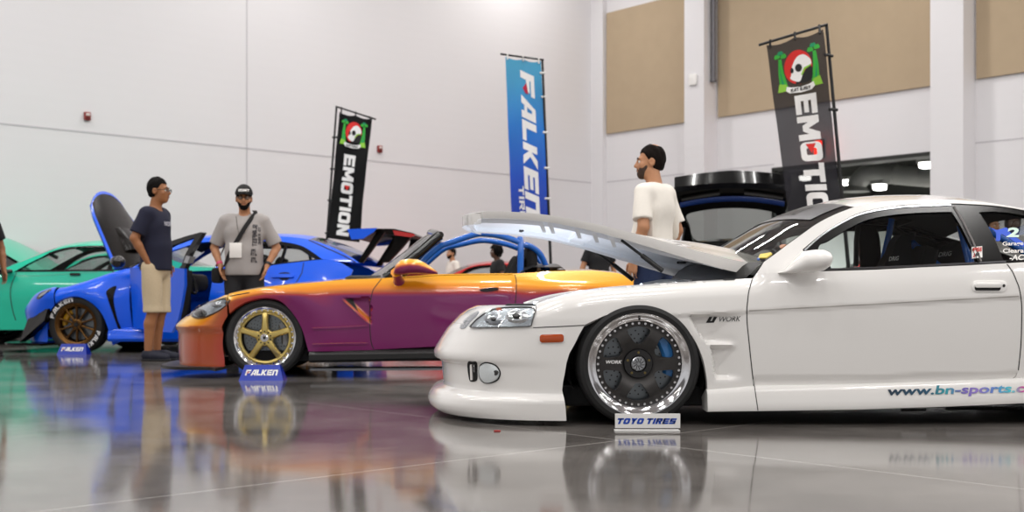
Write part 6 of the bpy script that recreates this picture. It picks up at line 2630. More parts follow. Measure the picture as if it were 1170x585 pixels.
def smin(a, b, k):
    h = np.clip(.5 + .5 * (b - a) / k, 0, 1)
    return b + (a - b) * h - k * h * (1 - h)


class Field:
    def __init__(s, lo, hi, h):
        s.lo = np.array(lo, np.float32); s.h = h
        n = np.ceil((np.array(hi) - np.array(lo)) / h).astype(int) + 1
        ax = [np.float32(lo[i]) + np.arange(n[i], dtype=np.float32) * np.float32(h) for i in range(3)]
        s.ax = ax
        s.f = np.full(n, 1., np.float32)

    def box(s, lo, hi, m):
        sl = []
        for i in range(3):
            a = max(0, int((lo[i] - m - s.lo[i]) / s.h)); b = min(s.f.shape[i], int((hi[i] + m - s.lo[i]) / s.h) + 2)
            if b <= a: return None, None
            sl.append(slice(a, b))
        P = np.stack(np.meshgrid(*[s.ax[i][sl[i]] for i in range(3)], indexing='ij'), -1)
        return tuple(sl), P

    def caps(s, a, b, ra, rb, k=.02, sy=1., sub=False, m=.05):
        r = max(ra, rb)
        lo = np.minimum(a, b) - r * max(1, sy); hi = np.maximum(a, b) + r * max(1, sy)
        sl, P = s.box(lo, hi, m + k)
        if sl is None: return s
        d = sd_caps(P, a, b, ra, rb, sy)
        s.f[sl] = -smin(-s.f[sl], d, k) if sub else smin(s.f[sl], d, k)
        return s

    def ell(s, c, r, k=.02, rot=None, sub=False, m=.05):
        R_ = max(r)
        sl, P = s.box(np.array(c) - R_, np.array(c) + R_, m + k)
        if sl is None: return s
        d = sd_ell(P, c, r, rot)
        s.f[sl] = -smin(-s.f[sl], d, k) if sub else smin(s.f[sl], d, k)
        return s

    def cut(s, fn):
        """keep only where fn(P) < 0"""
        P = np.stack(np.meshgrid(*s.ax, indexing='ij'), -1)
        s.f = np.maximum(s.f, fn(P).astype(np.float32))
        return s

    def wrinkle(s, amp, freq, seed=0):
        P = np.stack(np.meshgrid(*s.ax, indexing='ij'), -1)
        rs = np.random.RandomState(seed)
        w_ = np.zeros(s.f.shape, np.float32)
        for i in range(6):
            d = rs.normal(size=3); d /= np.linalg.norm(d); d[2] *= .55
            w_ += np.sin((P @ d.astype(np.float32)) * freq * (.6 + .8 * rs.rand()) + rs.rand() * 6.28)
        s.f += w_ * np.float32(amp / 3)
        return s

    def mesh(s):
        f = s.f
        ins = f < 0
        n = f.shape
        c = np.zeros([d - 1 for d in n] + [3], np.float32)
        cnt = np.zeros([d - 1 for d in n], np.float32)
        off = [(i, j, k) for i in (0, 1) for j in (0, 1) for k in (0, 1)]

        def sub(arr, o):
            return arr[o[0]:n[0] - 1 + o[0], o[1]:n[1] - 1 + o[1], o[2]:n[2] - 1 + o[2]]
        for o in off:
            for ax in range(3):
                if o[ax]: continue
                o2 = list(o); o2[ax] = 1
                a, b = sub(f, o), sub(f, o2)
                x = (a < 0) != (b < 0)
                den = np.where(x, a - b, 1.)
                t = np.where(x, a / den, 0)
                for q in range(3):
                    base = float(o[q])
                    c[..., q] += np.where(x, base + (t if q == ax else 0), 0)
                cnt += x
        act = cnt > 0
        idx = -np.ones(act.shape, np.int64)
        idx[act] = np.arange(act.sum())
        ijk = np.argwhere(act)
        V = (ijk + c[act] / cnt[act][:, None]) * s.h + s.lo
        F = []
        for ax in range(3):
            u, v = [(1, 2), (2, 0), (0, 1)][ax]
            a = [slice(None)] * 3; b = [slice(None)] * 3
            a[ax] = slice(0, n[ax] - 1); b[ax] = slice(1, n[ax])
            x = ins[tuple(a)] != ins[tuple(b)]
            e = np.argwhere(x)
            ok = (e[:, u] > 0) & (e[:, v] > 0) & (e[:, u] < n[u] - 1) & (e[:, v] < n[v] - 1)
            e = e[ok]
            fl = ins[tuple(a)][tuple(e.T)]
            q = []
            for du, dv in ((-1, -1), (0, -1), (0, 0), (-1, 0)):
                g = e.copy(); g[:, u] += du; g[:, v] += dv
                q.append(idx[tuple(g.T)])
            q = np.stack(q, 1)
            q[~fl] = q[~fl][:, ::-1]
            F.append(q)
        F = np.concatenate(F)
        F = F[(F >= 0).all(1)]
        return V, F

    def build(s, name, m, parent):
        V, F = s.mesh()
        # a light relax takes the grid's steps out
        N = len(V)
        e = np.concatenate([F[:, [0, 1]], F[:, [1, 2]], F[:, [2, 3]], F[:, [3, 0]]])
        for _ in range(2):
            acc = np.zeros((N, 3)); ct = np.zeros(N)
            np.add.at(acc, e[:, 0], V[e[:, 1]]); np.add.at(ct, e[:, 0], 1)
            np.add.at(acc, e[:, 1], V[e[:, 0]]); np.add.at(ct, e[:, 1], 1)
            V = V * .5 + .5 * acc / np.maximum(ct, 1)[:, None]
        return mk(name, V, F.tolist(), m, parent, True, 180)


M_SKIN_A = mat('skin warm', '#9C6A48', .5, noise=.06, nscale=30, spec=.35)
M_SKIN_B = mat('skin tan', '#B98562', .5, noise=.06, nscale=30, spec=.35)
M_HAIR = mat('black hair', '#0A0706', .7, noise=.5, nscale=160, spec=.12, bump=.6)
M_HAIR_B = mat('dark brown hair', '#130B07', .7, noise=.5, nscale=160, spec=.12, bump=.6)
M_EYE = mat('eye white', '#E8E4DF', .2)
M_PUPIL = mat('dark iris', '#20140E', .15)


def finger_chain(F, base, d, curl_axis, L, r, curl):
    """three joints bending about curl_axis"""
    p = Vector(base)
    v = Vector(d).normalized()
    for i, (l, c) in enumerate(((.45, curl * .5), (.32, curl), (.23, curl * .9))):
        v = Matrix.Rotation(c, 3, curl_axis) @ v
        q = p + v * L * l
        F.caps(tuple(p), tuple(q), r * (1 - .10 * i), r * (.92 - .12 * i), k=.003)
        p = q


def hand(F, wrist, d, palm, side_, curl=.35):
    """d: direction the hand points; palm: direction the palm faces; side_: +1 when the thumb lies along d x palm"""
    d = Vector(d).normalized()
    palm = (Vector(palm) - d * Vector(palm).dot(d)).normalized()
    th = d.cross(palm) * side_
    w_ = Vector(wrist)
    # palm as a slab of three short bones
    for k in (-1, -.35, .35, 1):
        a = w_ + d * .012 + th * k * .014
        b = w_ + d * .088 + th * k * .030
        F.caps(tuple(a), tuple(b), .015, .0125, k=.012)
    ax = palm.cross(d)
    for k, L, r in ((.98, .072, .0082), (.34, .080, .0086), (-.32, .074, .0082), (-.98, .058, .0074)):
        finger_chain(F, w_ + d * .092 + th * k * .030, d + th * k * .06, -ax, L, r, curl * (1 + .1 * (1 - k)))
    t0 = w_ + d * .030 + th * .026 + palm * .006
    t1 = t0 + (d * .6 + th * .75 + palm * .25).normalized() * .042
    t2 = t1 + (d * .9 + th * .25 + palm * .3).normalized() * .034
    t3 = t2 + (d * .95 + palm * .4).normalized() * .024
    F.caps(tuple(t0), tuple(t1), .015, .0115, k=.012)
    F.caps(tuple(t1), tuple(t2), .0105, .0095, k=.004)
    F.caps(tuple(t2), tuple(t3), .0092, .0075, k=.003)


def person(label, loc, face, skin_m, H=1.78, bulk=1., armL=None, armR=None, legs=.10, shirt=None, pants=None, shorts=False, shoes=None,
           hair=None, hair_style='short', beard=None, glasses=False, head_turn=0., h=.0075, group=None, sleeve=.62, hem=.86, trouser=None, feet=0., tilt=0., shirt_name='shirt'):
    """built facing local -y, feet on z=0, then turned to face; arm = (elbow, wrist, hand direction, palm direction, curl)"""
    e = empty('person', loc, face, label, 'person', group)
    k_ = H / 1.78
    B = bulk
    hd = Matrix.Rotation(head_turn, 4, 'Z')
    hc = Vector((0, -.035, 1.655))

    def hp(x, y, z):
        v = hd @ (Matrix.Rotation(tilt, 4, 'X') @ Vector((x, y, z)))
        return tuple(hc + v)
    hrot = np.array((hd @ Matrix.Rotation(tilt, 4, 'X')).to_3x3())
    if armL is None: armL = ((.27 * B, .02, 1.17), (.255 * B, -.05, .93), (0, -.15, -1), (-1, 0, 0), .4)
    if armR is None: armR = ((-.27 * B, .02, 1.17), (-.255 * B, -.05, .93), (0, -.15, -1), (1, 0, 0), .4)
    shL, shR = (.185 * B, .01, 1.425), (-.185 * B, .01, 1.425)
    hips = [(.092, .0, .90), (-.092, .0, .90)]
    knees = [(legs + .005, -.015, .49), (-legs - .005, -.015, .49)]
    ankl = [(legs + .012, .035, .085), (-legs - .012, .035, .085)]
    F = Field((-.62, -.42, -.01), (.62, .36, 1.86), h)
    # trunk
    F.ell((0, .0, .94), (.165 * B, .125 * B, .14), .04)
    F.ell((0, -.01, 1.12), (.150 * B, .115 * B, .17), .06)
    F.ell((0, .005, 1.30), (.175 * B, .125 * B, .17), .06)
    F.caps((-.12, .015, 1.42), (.12, .015, 1.42), .072, .072, .05)
    F.caps((0, .015, 1.44), (0, -.012, 1.58), .062, .056, .03)
    for sh, (el, wr_, dd, pm, cu), sg in ((shL, armL, -1), (shR, armR, 1)):
        F.caps(sh, el, .055, .042, .03)
        mid = tuple(Vector(el).lerp(Vector(wr_), .3))
        F.caps(el, mid, .041, .042, .015)
        F.caps(mid, wr_, .041, .027, .012)
        hand(F, wr_, dd, pm, sg, cu)
    for hp_, kn, an in zip(hips, knees, ankl):
        F.caps(hp_, kn, .088 * B, .056, .03)
        c1 = tuple(Vector(kn).lerp(Vector(an), .32) + Vector((0, .018, 0)))
        F.caps(kn, c1, .054, .056, .02)
        F.caps(c1, an, .055, .036, .02)
        F.caps((an[0], an[1] + .02, .045), (an[0] * 1.12 + feet * 0, -.13, .035), .036, .034, .02)
    # head: skull, jaw, brow, nose, lips, ears, sockets
    F.ell(hp(0, .022, .045), (.077, .096, .098), .02, hrot)
    F.ell(hp(0, -.030, -.035), (.060, .066, .075), .035, hrot)
    F.ell(hp(0, -.058, -.088), (.030, .026, .022), .025, hrot)
    F.caps(hp(-.035, -.076, .030), hp(.035, -.076, .030), .014, .014, .016)
    F.caps(hp(0, -.086, .020), hp(0, -.106, -.022), .010, .014, .010)
    F.ell(hp(.014, -.094, -.026), (.010, .010, .008), .008, hrot)
    F.ell(hp(-.014, -.094, -.026), (.010, .010, .008), .008, hrot)
    F.ell(hp(.043, -.058, -.018), (.022, .02, .02), .02, hrot)
    F.ell(hp(-.043, -.058, -.018), (.022, .02, .02), .02, hrot)
    F.caps(hp(-.018, -.088, -.052), hp(.018, -.088, -.052), .0075, .0075, .006)
    F.caps(hp(-.016, -.086, -.063), hp(.016, -.086, -.063), .008, .008, .006)
    for s in (-1, 1):
        F.ell(hp(s * .031, -.088, .008), (.016, .012, .010), .012, hrot, sub=True)
        F.ell(hp(s * .078, .016, .0), (.012, .024, .034), .008, hrot)
        F.ell(hp(s * .088, .010, .002), (.008, .012, .018), .006, hrot, sub=True)
    body_ = F.build('body', skin_m, e)
    body_.name = 'skin'
    for s in (-1, 1):
        b = MB().ball((0, 0, 0), .0125, 12)
        o = b.build('eye', M_EYE, e)
        o.location = hp(s * .031, -.074, .008)
        p = MB().ball((0, 0, 0), .0062, 10)
        q = p.build('iris', M_PUPIL, o)
        q.location = hd.to_3x3() @ Vector((0, -.0085, 0))
    # brows and lips are thin parts
    for s in (-1, 1):
        MB().tube([hp(s * .048, -.080, .030), hp(s * .032, -.091, .036), hp(s * .014, -.092, .031)], [.003, .0045, .004], 6).build('eyebrow', hair or M_HAIR, e)
    MB().tube([hp(-.024, -.092, -.058), hp(-.010, -.0975, -.0565), hp(.010, -.0975, -.0565), hp(.024, -.092, -.058)], [.002, .0042, .0042, .002], 6).build('lips', getmat('lip', '#7C4136', .4), e)

    # hair
    def head_shell(grow):
        G = Field(tuple(Vector(hp(0, 0, 0)) - Vector((.19, .21, .30))), tuple(Vector(hp(0, 0, 0)) + Vector((.19, .21, .24))), .0055)
        G.ell(hp(0, .022, .045), (.077 + grow, .096 + grow, .098 + grow), .02, hrot)
        return G
    inv = np.linalg.inv(hrot)

    def loc_(P):
        return (P - np.array(hc, np.float32)) @ inv.T.astype(np.float32)
    if hair_style in ('short', 'balding'):
        G = head_shell(.0045)
        G.ell(hp(0, .040, -.012), (.066, .066, .068), .03, hrot)

        def line(P):
            q = loc_(P)
            fr_line = .070 - .35 * (q[..., 1] + .078)              # hairline over the brow
            side_ = .02 + .0 * q[..., 0]
            zline = np.where(q[..., 1] < -.045, .072, np.where(q[..., 1] < .0, .072 - (q[..., 1] + .045) * 1.5, np.where(q[..., 1] < .02, .005, -.055)))
            d = zline - q[..., 2]
            if hair_style == 'balding':
                crown = np.sqrt((q[..., 0] / 1.0) ** 2 + ((q[..., 1] - .045) / 1.0) ** 2) - .038
                bald = np.where(q[..., 2] > .08, -crown, -1.)
                d = np.maximum(d, np.minimum(bald, .01))
            return d
        G.wrinkle(.0025, 160, 3)
        G.cut(line)
        G.build('hair', hair, e)
    elif hair_style == 'bushy':
        G = head_shell(.030)
        G.ell(hp(0, .05, .02), (.115, .10, .13), .04, hrot)
        G.wrinkle(.007, 95, 4)
        G.cut(lambda P: np.where((loc_(P)[..., 1] < -.06) & (loc_(P)[..., 2] < .07), .02, -.02))
        G.build('hair', hair, e)
    elif hair_style == 'long':
        G = head_shell(.014)
        G.ell(hp(0, .06, -.06), (.088, .065, .16), .04, hrot)
        G.wrinkle(.004, 110, 5)
        G.cut(lambda P: np.where((loc_(P)[..., 1] < -.02) & (loc_(P)[..., 2] < .075 - .6 * (loc_(P)[..., 1] + .09)), .02, -.02))
        G.build('hair', hair, e)
    elif hair_style == 'cap':
        G = head_shell(.016)
        G.cut(lambda P: .048 - loc_(P)[..., 2])
        c = G.build('cap', getmat('black cap cloth', '#131314', .8, noise=.2, nscale=90), e)
        b = MB()
        rows_ = []
        for k in range(7):
            t = k / 6
            rows_.append([hp(.082 * math.sin(a) * (1 + .06 * t), -.075 * math.cos(a) * (1 + .0 * t) - .085 * t * math.cos(a) ** .8 if abs(a) < 1.5 else 0, .056 - .010 * t - .012 * (math.sin(a) ** 2)) for a in np.linspace(-1.25, 1.25, 15)])
        und = [[(p[0], p[1], p[2] - .006) for p in r] for r in rows_]
        b.loft([r + u[::-1] for r, u in zip(rows_, und)], close=True)
        n = 30
        b.f += [tuple(range(n)), tuple(range(len(b.v) - n, len(b.v)))[::-1]]
        b.build('cap_brim', bpy.data.materials['black cap cloth'], c, sharp=60)

        def pl(u, v):
            a = (-.62 + 1.24 * u)
            rr = 1.0 + .05 - .10 * v
            return hp((.077 + .0185) * math.sin(a) * (1 - .03 * v), .022 - (.096 + .018) * math.cos(a) * (1 - .055 * v), .072 + .026 * v)
        text_on('cap_lettering', 'HOONIT', pl, M_WHITE_INK, c, block=.3, gap=.12, sub=1)
        G = head_shell(.006)
        G.ell(hp(0, .045, -.01), (.072, .070, .068), .03, hrot)
        G.cut(lambda P: np.maximum(np.where(loc_(P)[..., 1] < .0, .01 - loc_(P)[..., 2] + .012 + 0 * P[..., 0], -.045 - loc_(P)[..., 2]), loc_(P)[..., 2] - .055))
        G.build('hair', hair, e)
    if beard:
        G = Field(tuple(Vector(hp(0, 0, 0)) - Vector((.17, .17, .17))), tuple(Vector(hp(0, 0, 0)) + Vector((.17, .17, .06))), .005)
        G.ell(hp(0, -.030, -.035), (.064, .071, .079), .02, hrot)
        G.ell(hp(0, -.060, -.090), (.036, .032, .028), .025, hrot)

        def bl(P):
            q = loc_(P)
            up = np.where(np.abs(q[..., 0]) < .030, -.043, -.060 + (np.abs(q[..., 0]) - .030) * 1.5)
            d = q[..., 2] - up
            mouth = .021 - np.sqrt((q[..., 0] * .8) ** 2 + ((q[..., 2] + .058) * 1.7) ** 2)
            d = np.maximum(d, np.where(q[..., 1] < -.03, mouth, -1))
            return np.maximum(d, q[..., 1] - .015)
        G.wrinkle(.001, 200, 6)
        G.cut(bl)
        G.build('beard', beard, e)
    if glasses:
        b = MB()
        for s in (-1, 1):
            pts = [hp(s * .034 + .024 * math.cos(t), -.108 + .006 * abs(math.cos(t)), .006 + .017 * math.sin(t)) for t in np.linspace(0, 2 * math.pi, 17)]
            b.tube(pts, .0026, 6, False)
            b.tube([hp(s * .058, -.100, .012), hp(s * .080, -.02, .014), hp(s * .083, .03, .004)], .0026, 6)
        b.tube([hp(-.011, -.109, .010), hp(.011, -.109, .010)], .0026, 6)
        g = b.build('glasses', M_BLACK, e)
        for s in (-1, 1):
            lb = MB()
            lb.add([hp(s * .034 + .022 * math.cos(t), -.108 + .006 * abs(math.cos(t)), .006 + .015 * math.sin(t)) for t in np.linspace(0, 2 * math.pi, 17)[:-1]], [tuple(range(16))])
            lb.build('lens', getmat('spectacle lens', '#20262A', .1, alpha=.35), g)

    # shirt: trunk and upper sleeves a little off the skin, cut at hem, sleeves and neck
    if shirt:
        G = Field((-.62, -.42, .70), (.62, .36, 1.60), h)
        gv = .016
        G.ell((0, .0, .92), (.165 * B + gv + .012, .125 * B + gv + .014, .20), .04)
        G.ell((0, -.012, 1.10), (.156 * B + gv + .012, .122 * B + gv + .012, .19), .06)
        G.ell((0, .005, 1.30), (.178 * B + gv, .128 * B + gv, .18), .06)
        G.caps((-.13, .015, 1.425), (.13, .015, 1.425), .072 + gv * .7, .072 + gv * .7, .05)
        for sh, (el, *_r) in ((shL, armL), (shR, armR)):
            en = tuple(Vector(sh).lerp(Vector(el), 1.15))
            G.caps(sh, en, .066, .066 + .012, .035)
        G.wrinkle(.0065, 26, int(abs(loc[0] * 10)) + 1)
        cuts = []
        for sh, (el, *_r) in ((shL, armL), (shR, armR)):
            a_, d_ = np.array(sh), np.array(el) - np.array(sh)
            L_ = np.linalg.norm(d_); d_ = d_ / L_
            cuts.append((a_, d_, L_))

        def scut(P):
            out = hem - P[..., 2]
            out = np.maximum(out, .052 - np.sqrt(P[..., 0] ** 2 + (P[..., 1] + .012) ** 2) - (1.50 - P[..., 2]) * .9 * 0 + np.where(P[..., 2] < 1.475 - .25 * np.clip(-P[..., 1], 0, .2), -1, 0))
            for a_, d_, L_ in cuts:
                q = P - a_.astype(np.float32)
                t = q @ d_.astype(np.float32)
                rad = np.linalg.norm(q - t[..., None] * d_.astype(np.float32), axis=-1)
                out = np.maximum(out, np.where((rad < .13) & (np.abs(P[..., 0]) > .20 * B), t - sleeve * L_, -1))
            return out
        G.cut(scut)
        G.build(shirt_name, shirt, e)
    if pants:
        G = Field((-.42, -.32, .02), (.42, .32, 1.04), h)
        gv = .016
        G.ell((0, .0, .93), (.165 * B + gv, .125 * B + gv, .15), .04)
        for hp_, kn, an in zip(hips, knees, ankl):
            G.caps(hp_, kn, .088 * B + gv, .072 + (.020 if shorts else .012), .03)
            G.caps(kn, an, .070 + (.020 if shorts else .012), .062, .02)
        G.wrinkle(.005, 30, 9)
        bot = .47 if shorts else .075
        G.cut(lambda P: np.maximum(P[..., 2] - .985, bot - P[..., 2]))
        G.build('shorts' if shorts else 'trousers', pants, e)
    if shoes:
        for an in ankl:
            sgn = 1 if an[0] > 0 else -1
            G = Field((an[0] - .12, -.32, -.012), (an[0] + .12, .14, .16), .006)
            G.caps((an[0], an[1] + .022, .052), (an[0] + sgn * .010, -.05, .050), .046, .047, .03)
            G.caps((an[0] + sgn * .010, -.05, .046), (an[0] + sgn * .018, -.16, .036), .047, .038, .03)
            G.caps((an[0], an[1] + .01, .06), (an[0], an[1], .095), .046, .044, .02)
            G.cut(lambda P: np.maximum(.004 - P[..., 2], P[..., 2] - .10))
            sh_ = G.build('shoe', shoes, e)
            G = Field((an[0] - .12, -.32, -.012), (an[0] + .12, .14, .06), .006)
            G.caps((an[0], an[1] + .022, .02), (an[0] + sgn * .018, -.165, .02), .050, .045, .0)
            G.cut(lambda P: np.maximum(-P[..., 2], P[..., 2] - .020))
            G.build('sole', getmat('white rubber sole', '#C9C7C2', .6) if shoes.name.startswith('light') else getmat('dark sole', '#17181C', .6), sh_)
    e.scale = (k_, k_, k_)
    return e


def stand(px, Y):
    p = at(px, 345, Y)
    return (p.x, p.y, 0)


def look(deg):
    """heading in degrees: 0 faces the camera, 90 faces the right of the photograph"""
    return R(deg)


M_NAVYT = mat('navy cotton', '#10142E', .85, noise=.12, nscale=50)
M_KHAKI = mat('khaki twill', '#C6B597', .85, noise=.08, nscale=60)
M_NSHOE = mat('navy canvas shoe', '#0E1226', .7)
M_GREYT = mat('grey marl cotton', '#A5A09E', .88, noise=.10, nscale=160)
M_DKTR = mat('charcoal trousers', '#222226', .85)
M_WHITET = mat('white cotton', '#EFE9DF', .85, noise=.03, nscale=60)
M_DENIM = mat('blue denim', '#1D2C4E', .85, noise=.25, nscale=120)
M_BLKT = mat('black cotton', '#121215', .85)

# man in profile before the blue car, hand in his pocket
p1 = person('man in navy tee, khaki shorts and glasses before the blue saloon', stand(178, 11.35), look(80), M_SKIN_A, H=1.80, bulk=.93,
            armR=((-.245, .095, 1.185), (-.168, -.005, .955), (.30, -.20, -1), (1, .1, 0), .35), armL=((.25, .05, 1.18), (.205, -.03, .955), (-.2, -.2, -1), (-1, 0, 0), .35),
            legs=.075, shirt=M_NAVYT, pants=M_KHAKI, shorts=True, shoes=M_NSHOE, hair=M_HAIR, hair_style='short', beard=None, glasses=True, head_turn=R(6), hem=.88, sleeve=.80)


def chest(e, name, s, x0, x1, z0, z1, m, y=-.17, **k):
    def pl(u, v):
        x = x0 + (x1 - x0) * u
        return (x, y + .9 * x * x, z0 + (z1 - z0) * v)
    return text_on(name, s, pl, m, e, sub=1, **k)


def print_on(e, mesh_name, name, s, x0, x1, z0, z1, m, vert=False, **k):
    """printing pressed on the front of a garment"""
    g = [c for c in e.children if c.name.split('.')[0] == mesh_name][0]
    t = BVHTree.FromPolygons([v.co.copy() for v in g.data.vertices], [tuple(p.vertices) for p in g.data.polygons])

    def pl(u, v):
        if vert: u, v = 1 - v, u
        if vert: v = 1 - v
        x, z = x0 + (x1 - x0) * u, z0 + (z1 - z0) * v
        l, n, i, d = t.ray_cast(Vector((x, -1, z)), Vector((0, 1, 0)))
        return (x, l.y - .004, z) if l else (x, -.16, z)
    return text_on(name, s, pl, m, g, sub=2, **k), pl, g


print_on(p1, 'shirt', 'shirt_lettering', 'NORTH', -.055, .10, 1.315, 1.36, getmat('faded white print', '#A9A9B6', .7), block=.28)

# man facing us behind the orange car: cap, strap, badge
p2 = person('bearded man in black cap and grey tee, hands in pockets behind the roadster', stand(279.5, 11.9), look(2), M_SKIN_B, H=1.77, bulk=1.10,
            armR=((-.325, .05, 1.15), (-.238, -.06, .955), (.32, -.06, -1), (.9, -.4, 0), .3), armL=((.325, .05, 1.15), (.240, -.06, .95), (-.32, -.06, -1), (-.9, -.4, 0), .35),
            legs=.115, shirt=M_GREYT, pants=M_DKTR, shoes=M_BLKT, hair=M_HAIR, hair_style='cap', beard=M_HAIR, glasses=True, head_turn=R(10), hem=.86, sleeve=.86)
sh = [c for c in p2.children if c.name.split('.')[0] == 'shirt'][0]
bt_ = BVHTree.FromPolygons([v.co.copy() for v in sh.data.vertices], [tuple(p.vertices) for p in sh.data.polygons])


def on_front(x, z, off=.006, back=False):
    l, n, i, d = bt_.ray_cast(Vector((x, 1 if back else -1, z)), Vector((0, -1 if back else 1, 0)))
    if not l: return Vector((x, .10 if back else -.10, z))
    return l + n * off


# strap over his left shoulder to the right hip
fr_p = [on_front(.115 - .325 * t, 1.50 - .58 * t, .010) for t in np.linspace(0.02, 1, 16)]
bk_p = [on_front(.115 - .325 * t, 1.50 - .58 * t, .010, True) for t in np.linspace(0.02, 1, 16)]
b = MB()
loop_ = fr_p[::-1] + [Vector((.105, -.02, 1.535)), Vector((.10, .05, 1.53))] + bk_p + [Vector((-.235, .02, .90)), fr_p[-1]]
rows_ = []
for i, p in enumerate(loop_):
    d_ = (loop_[min(i + 1, len(loop_) - 1)] - loop_[max(i - 1, 0)]).normalized()
    nrm_ = Vector((p.x * .6, p.y + .02, 0)).normalized() if p.z < 1.5 else Vector((0, 0, 1))
    w_ = d_.cross(nrm_).normalized() * .022
    rows_.append([p - w_, p + w_, p + w_ + nrm_ * .004, p - w_ + nrm_ * .004])
b.loft(rows_, close=True)
tag(b.build('shoulder_strap', mat('black webbing', '#141416', .8), p2, sharp=50), 'black strap across the chest')
bg = MB()
bg.box((-.285, .03, .86), (.10, .20, .16), .03)
bg.build('bag', M_BLKT, p2)
# lanyard and badge
ln = MB()
ln.tube([on_front(-.075, 1.47), on_front(-.045, 1.36), on_front(-.02, 1.25), on_front(-.03, 1.20)], .004, 6)
ln.tube([on_front(.07, 1.47), on_front(.03, 1.36), on_front(-.0, 1.25), on_front(-.03, 1.20)], .004, 6)
lan = ln.build('lanyard', mat('grey cord', '#6C6864', .7), p2)
c = on_front(-.055, 1.115, .014)
bd_ = MB()
bd_.box((c.x, c.y, c.z), (.125, .004, .155), .001)
bd_.build('badge', mat('white card', '#F4F2EF', .5), lan)
# printing down the left side of the tee
gm = getmat('dark print', '#35333A', .7)
print_on(p2, 'shirt', 'shirt_lettering', 'SLAMFEST', .105, .150, 1.16, 1.385, gm, vert=True, block=.3)
print_on(p2, 'shirt', 'shirt_lettering', 'TOUR NINE', .160, .182, 1.18, 1.36, gm, vert=True, block=.26)
print_on(p2, 'shirt', 'shirt_lettering', 'ATL', .092, .150, 1.06, 1.13, gm, block=.3)
print_on(p2, 'shirt', 'shirt_lettering', 'ATL', .092, .150, .99, 1.045, gm, block=.34)


def cuff(e, p, d, r, w_, m, name):
    d = Vector(d).normalized()
    p = Vector(p)
    return MB().tube([p - d * w_ / 2, p - d * w_ / 4, p + d * w_ / 4, p + d * w_ / 2], [r * .97, r, r, r * .97], 16).build(name, m, e)


cuff(p2, (-.250, -.046, .985), (.35, -.42, -.95), .034, .03, mat('pink paper', '#E4557E', .6), 'wristband')
wt = cuff(p2, (.251, -.046, .982), (-.3, -.45, -.95), .034, .028, M_BLACK, 'wristwatch')

# man turned away beside the raised white bonnet
p3 = person('man in white tee and jeans with thinning crown, turned away behind the raised white bonnet', stand(747, 8.05), look(-128), M_SKIN_B, H=1.675, bulk=.97,
            armL=((.245, .06, 1.16), (.225, -.03, .93), (0, -.2, -1), (-1, 0, 0), .4), armR=((-.245, .06, 1.16), (-.225, -.03, .93), (0, -.2, -1), (1, 0, 0), .4),
            legs=.10, shirt=M_WHITET, pants=M_DENIM, shoes=mat('light sneaker', '#D5D2CE', .6), hair=M_HAIR_B, hair_style='balding', beard=mat('stubble', '#3E2A1F', .7), head_turn=R(32), hem=.86, sleeve=.80)

# half a man at the left edge of the frame
p4 = person('person in black tee at the left edge of the photo, mostly out of frame', stand(-24, 12.2), look(60), M_SKIN_A, H=1.76, bulk=1.05, shirt=M_BLKT, pants=M_BLKT, shoes=M_BLKT,
            hair=M_HAIR, hair_style='short', h=.010)
# people far behind
person('man with dark hair and white tee, his head and shoulders above the red coupe', stand(517, 25.6), look(-62), M_SKIN_B, H=1.78, shirt=M_WHITET, pants=M_DKTR, shoes=M_BLKT, hair=M_HAIR, hair_style='bushy' if False else 'short', beard=M_HAIR, h=.012)
person('person with big black hair and black top behind the blue roll hoop', stand(568, 19.2), look(-70), getmat('skin deep', '#5A3A2A', .5), H=1.52, shirt=M_BLKT, pants=M_DKTR, shoes=M_BLKT, hair=M_HAIR, hair_style='bushy', h=.011)
person('person in dark tee with bare arm, glimpsed under the raised white bonnet', stand(684, 16.5), look(20), M_SKIN_B, H=1.62, shirt=M_BLKT, pants=getmat('stone trousers', '#BDB3A6', .8), shoes=M_BLKT, hair=M_HAIR, hair_style='short', h=.011)
person('woman with long dark hair, the left one seen through the rear side window', stand(1131, 12.7), look(25), M_SKIN_B, H=1.52, shirt=M_WHITET, pants=M_DKTR, shoes=M_BLKT, hair=M_HAIR_B, hair_style='long', h=.011)
person('woman with long dark hair, the right one seen through the rear side window', stand(1157, 12.0), look(-10), getmat('skin deep', '#5A3A2A', .5), H=1.50, shirt=M_GREYT, pants=M_DKTR, shoes=M_BLKT, hair=M_HAIR, hair_style='long', h=.011)
# ================================================================== tall flags
M_POLE = mat('black pole', '#161618', .4)
M_RINGW = mat('white tie', '#ECEBE8', .5)


def cloth_mat(name, cols, rough=.8, translucent=.12):
    """cols: list of (height fraction, colour) from the foot to the head of the flag"""
    m, nt, b = nodes_of(name)
    N, Lk = nt.nodes, nt.links
    if len(cols) == 1:
        b.inputs['Base Color'].default_value = srgb(cols[0][1])
    else:
        tc = N.new('ShaderNodeTexCoord'); sp = N.new('ShaderNodeSeparateXYZ'); rp = N.new('ShaderNodeValToRGB')
        Lk.new(tc.outputs['Generated'], sp.inputs[0]); Lk.new(sp.outputs[2], rp.inputs[0])
        e = rp.color_ramp.elements
        e[0].position, e[0].color = cols[0][0], srgb(cols[0][1])
        e[1].position, e[1].color = cols[-1][0], srgb(cols[-1][1])
        for p, c_ in cols[1:-1]:
            x = e.new(p); x.color = srgb(c_)
        Lk.new(rp.outputs[0], b.inputs['Base Color'])
    b.inputs['Roughness'].default_value = rough
    b.inputs['Specular IOR Level'].default_value = .25
    if translucent:
        out = N['Material Output']
        tr = N.new('ShaderNodeBsdfTransparent')
        mx = N.new('ShaderNodeMixShader'); mx.inputs[0].default_value = 1 - translucent
        Lk.new(tr.outputs[0], mx.inputs[1]); Lk.new(b.outputs[0], mx.inputs[2]); Lk.new(mx.outputs[0], out.inputs[0])
    return m


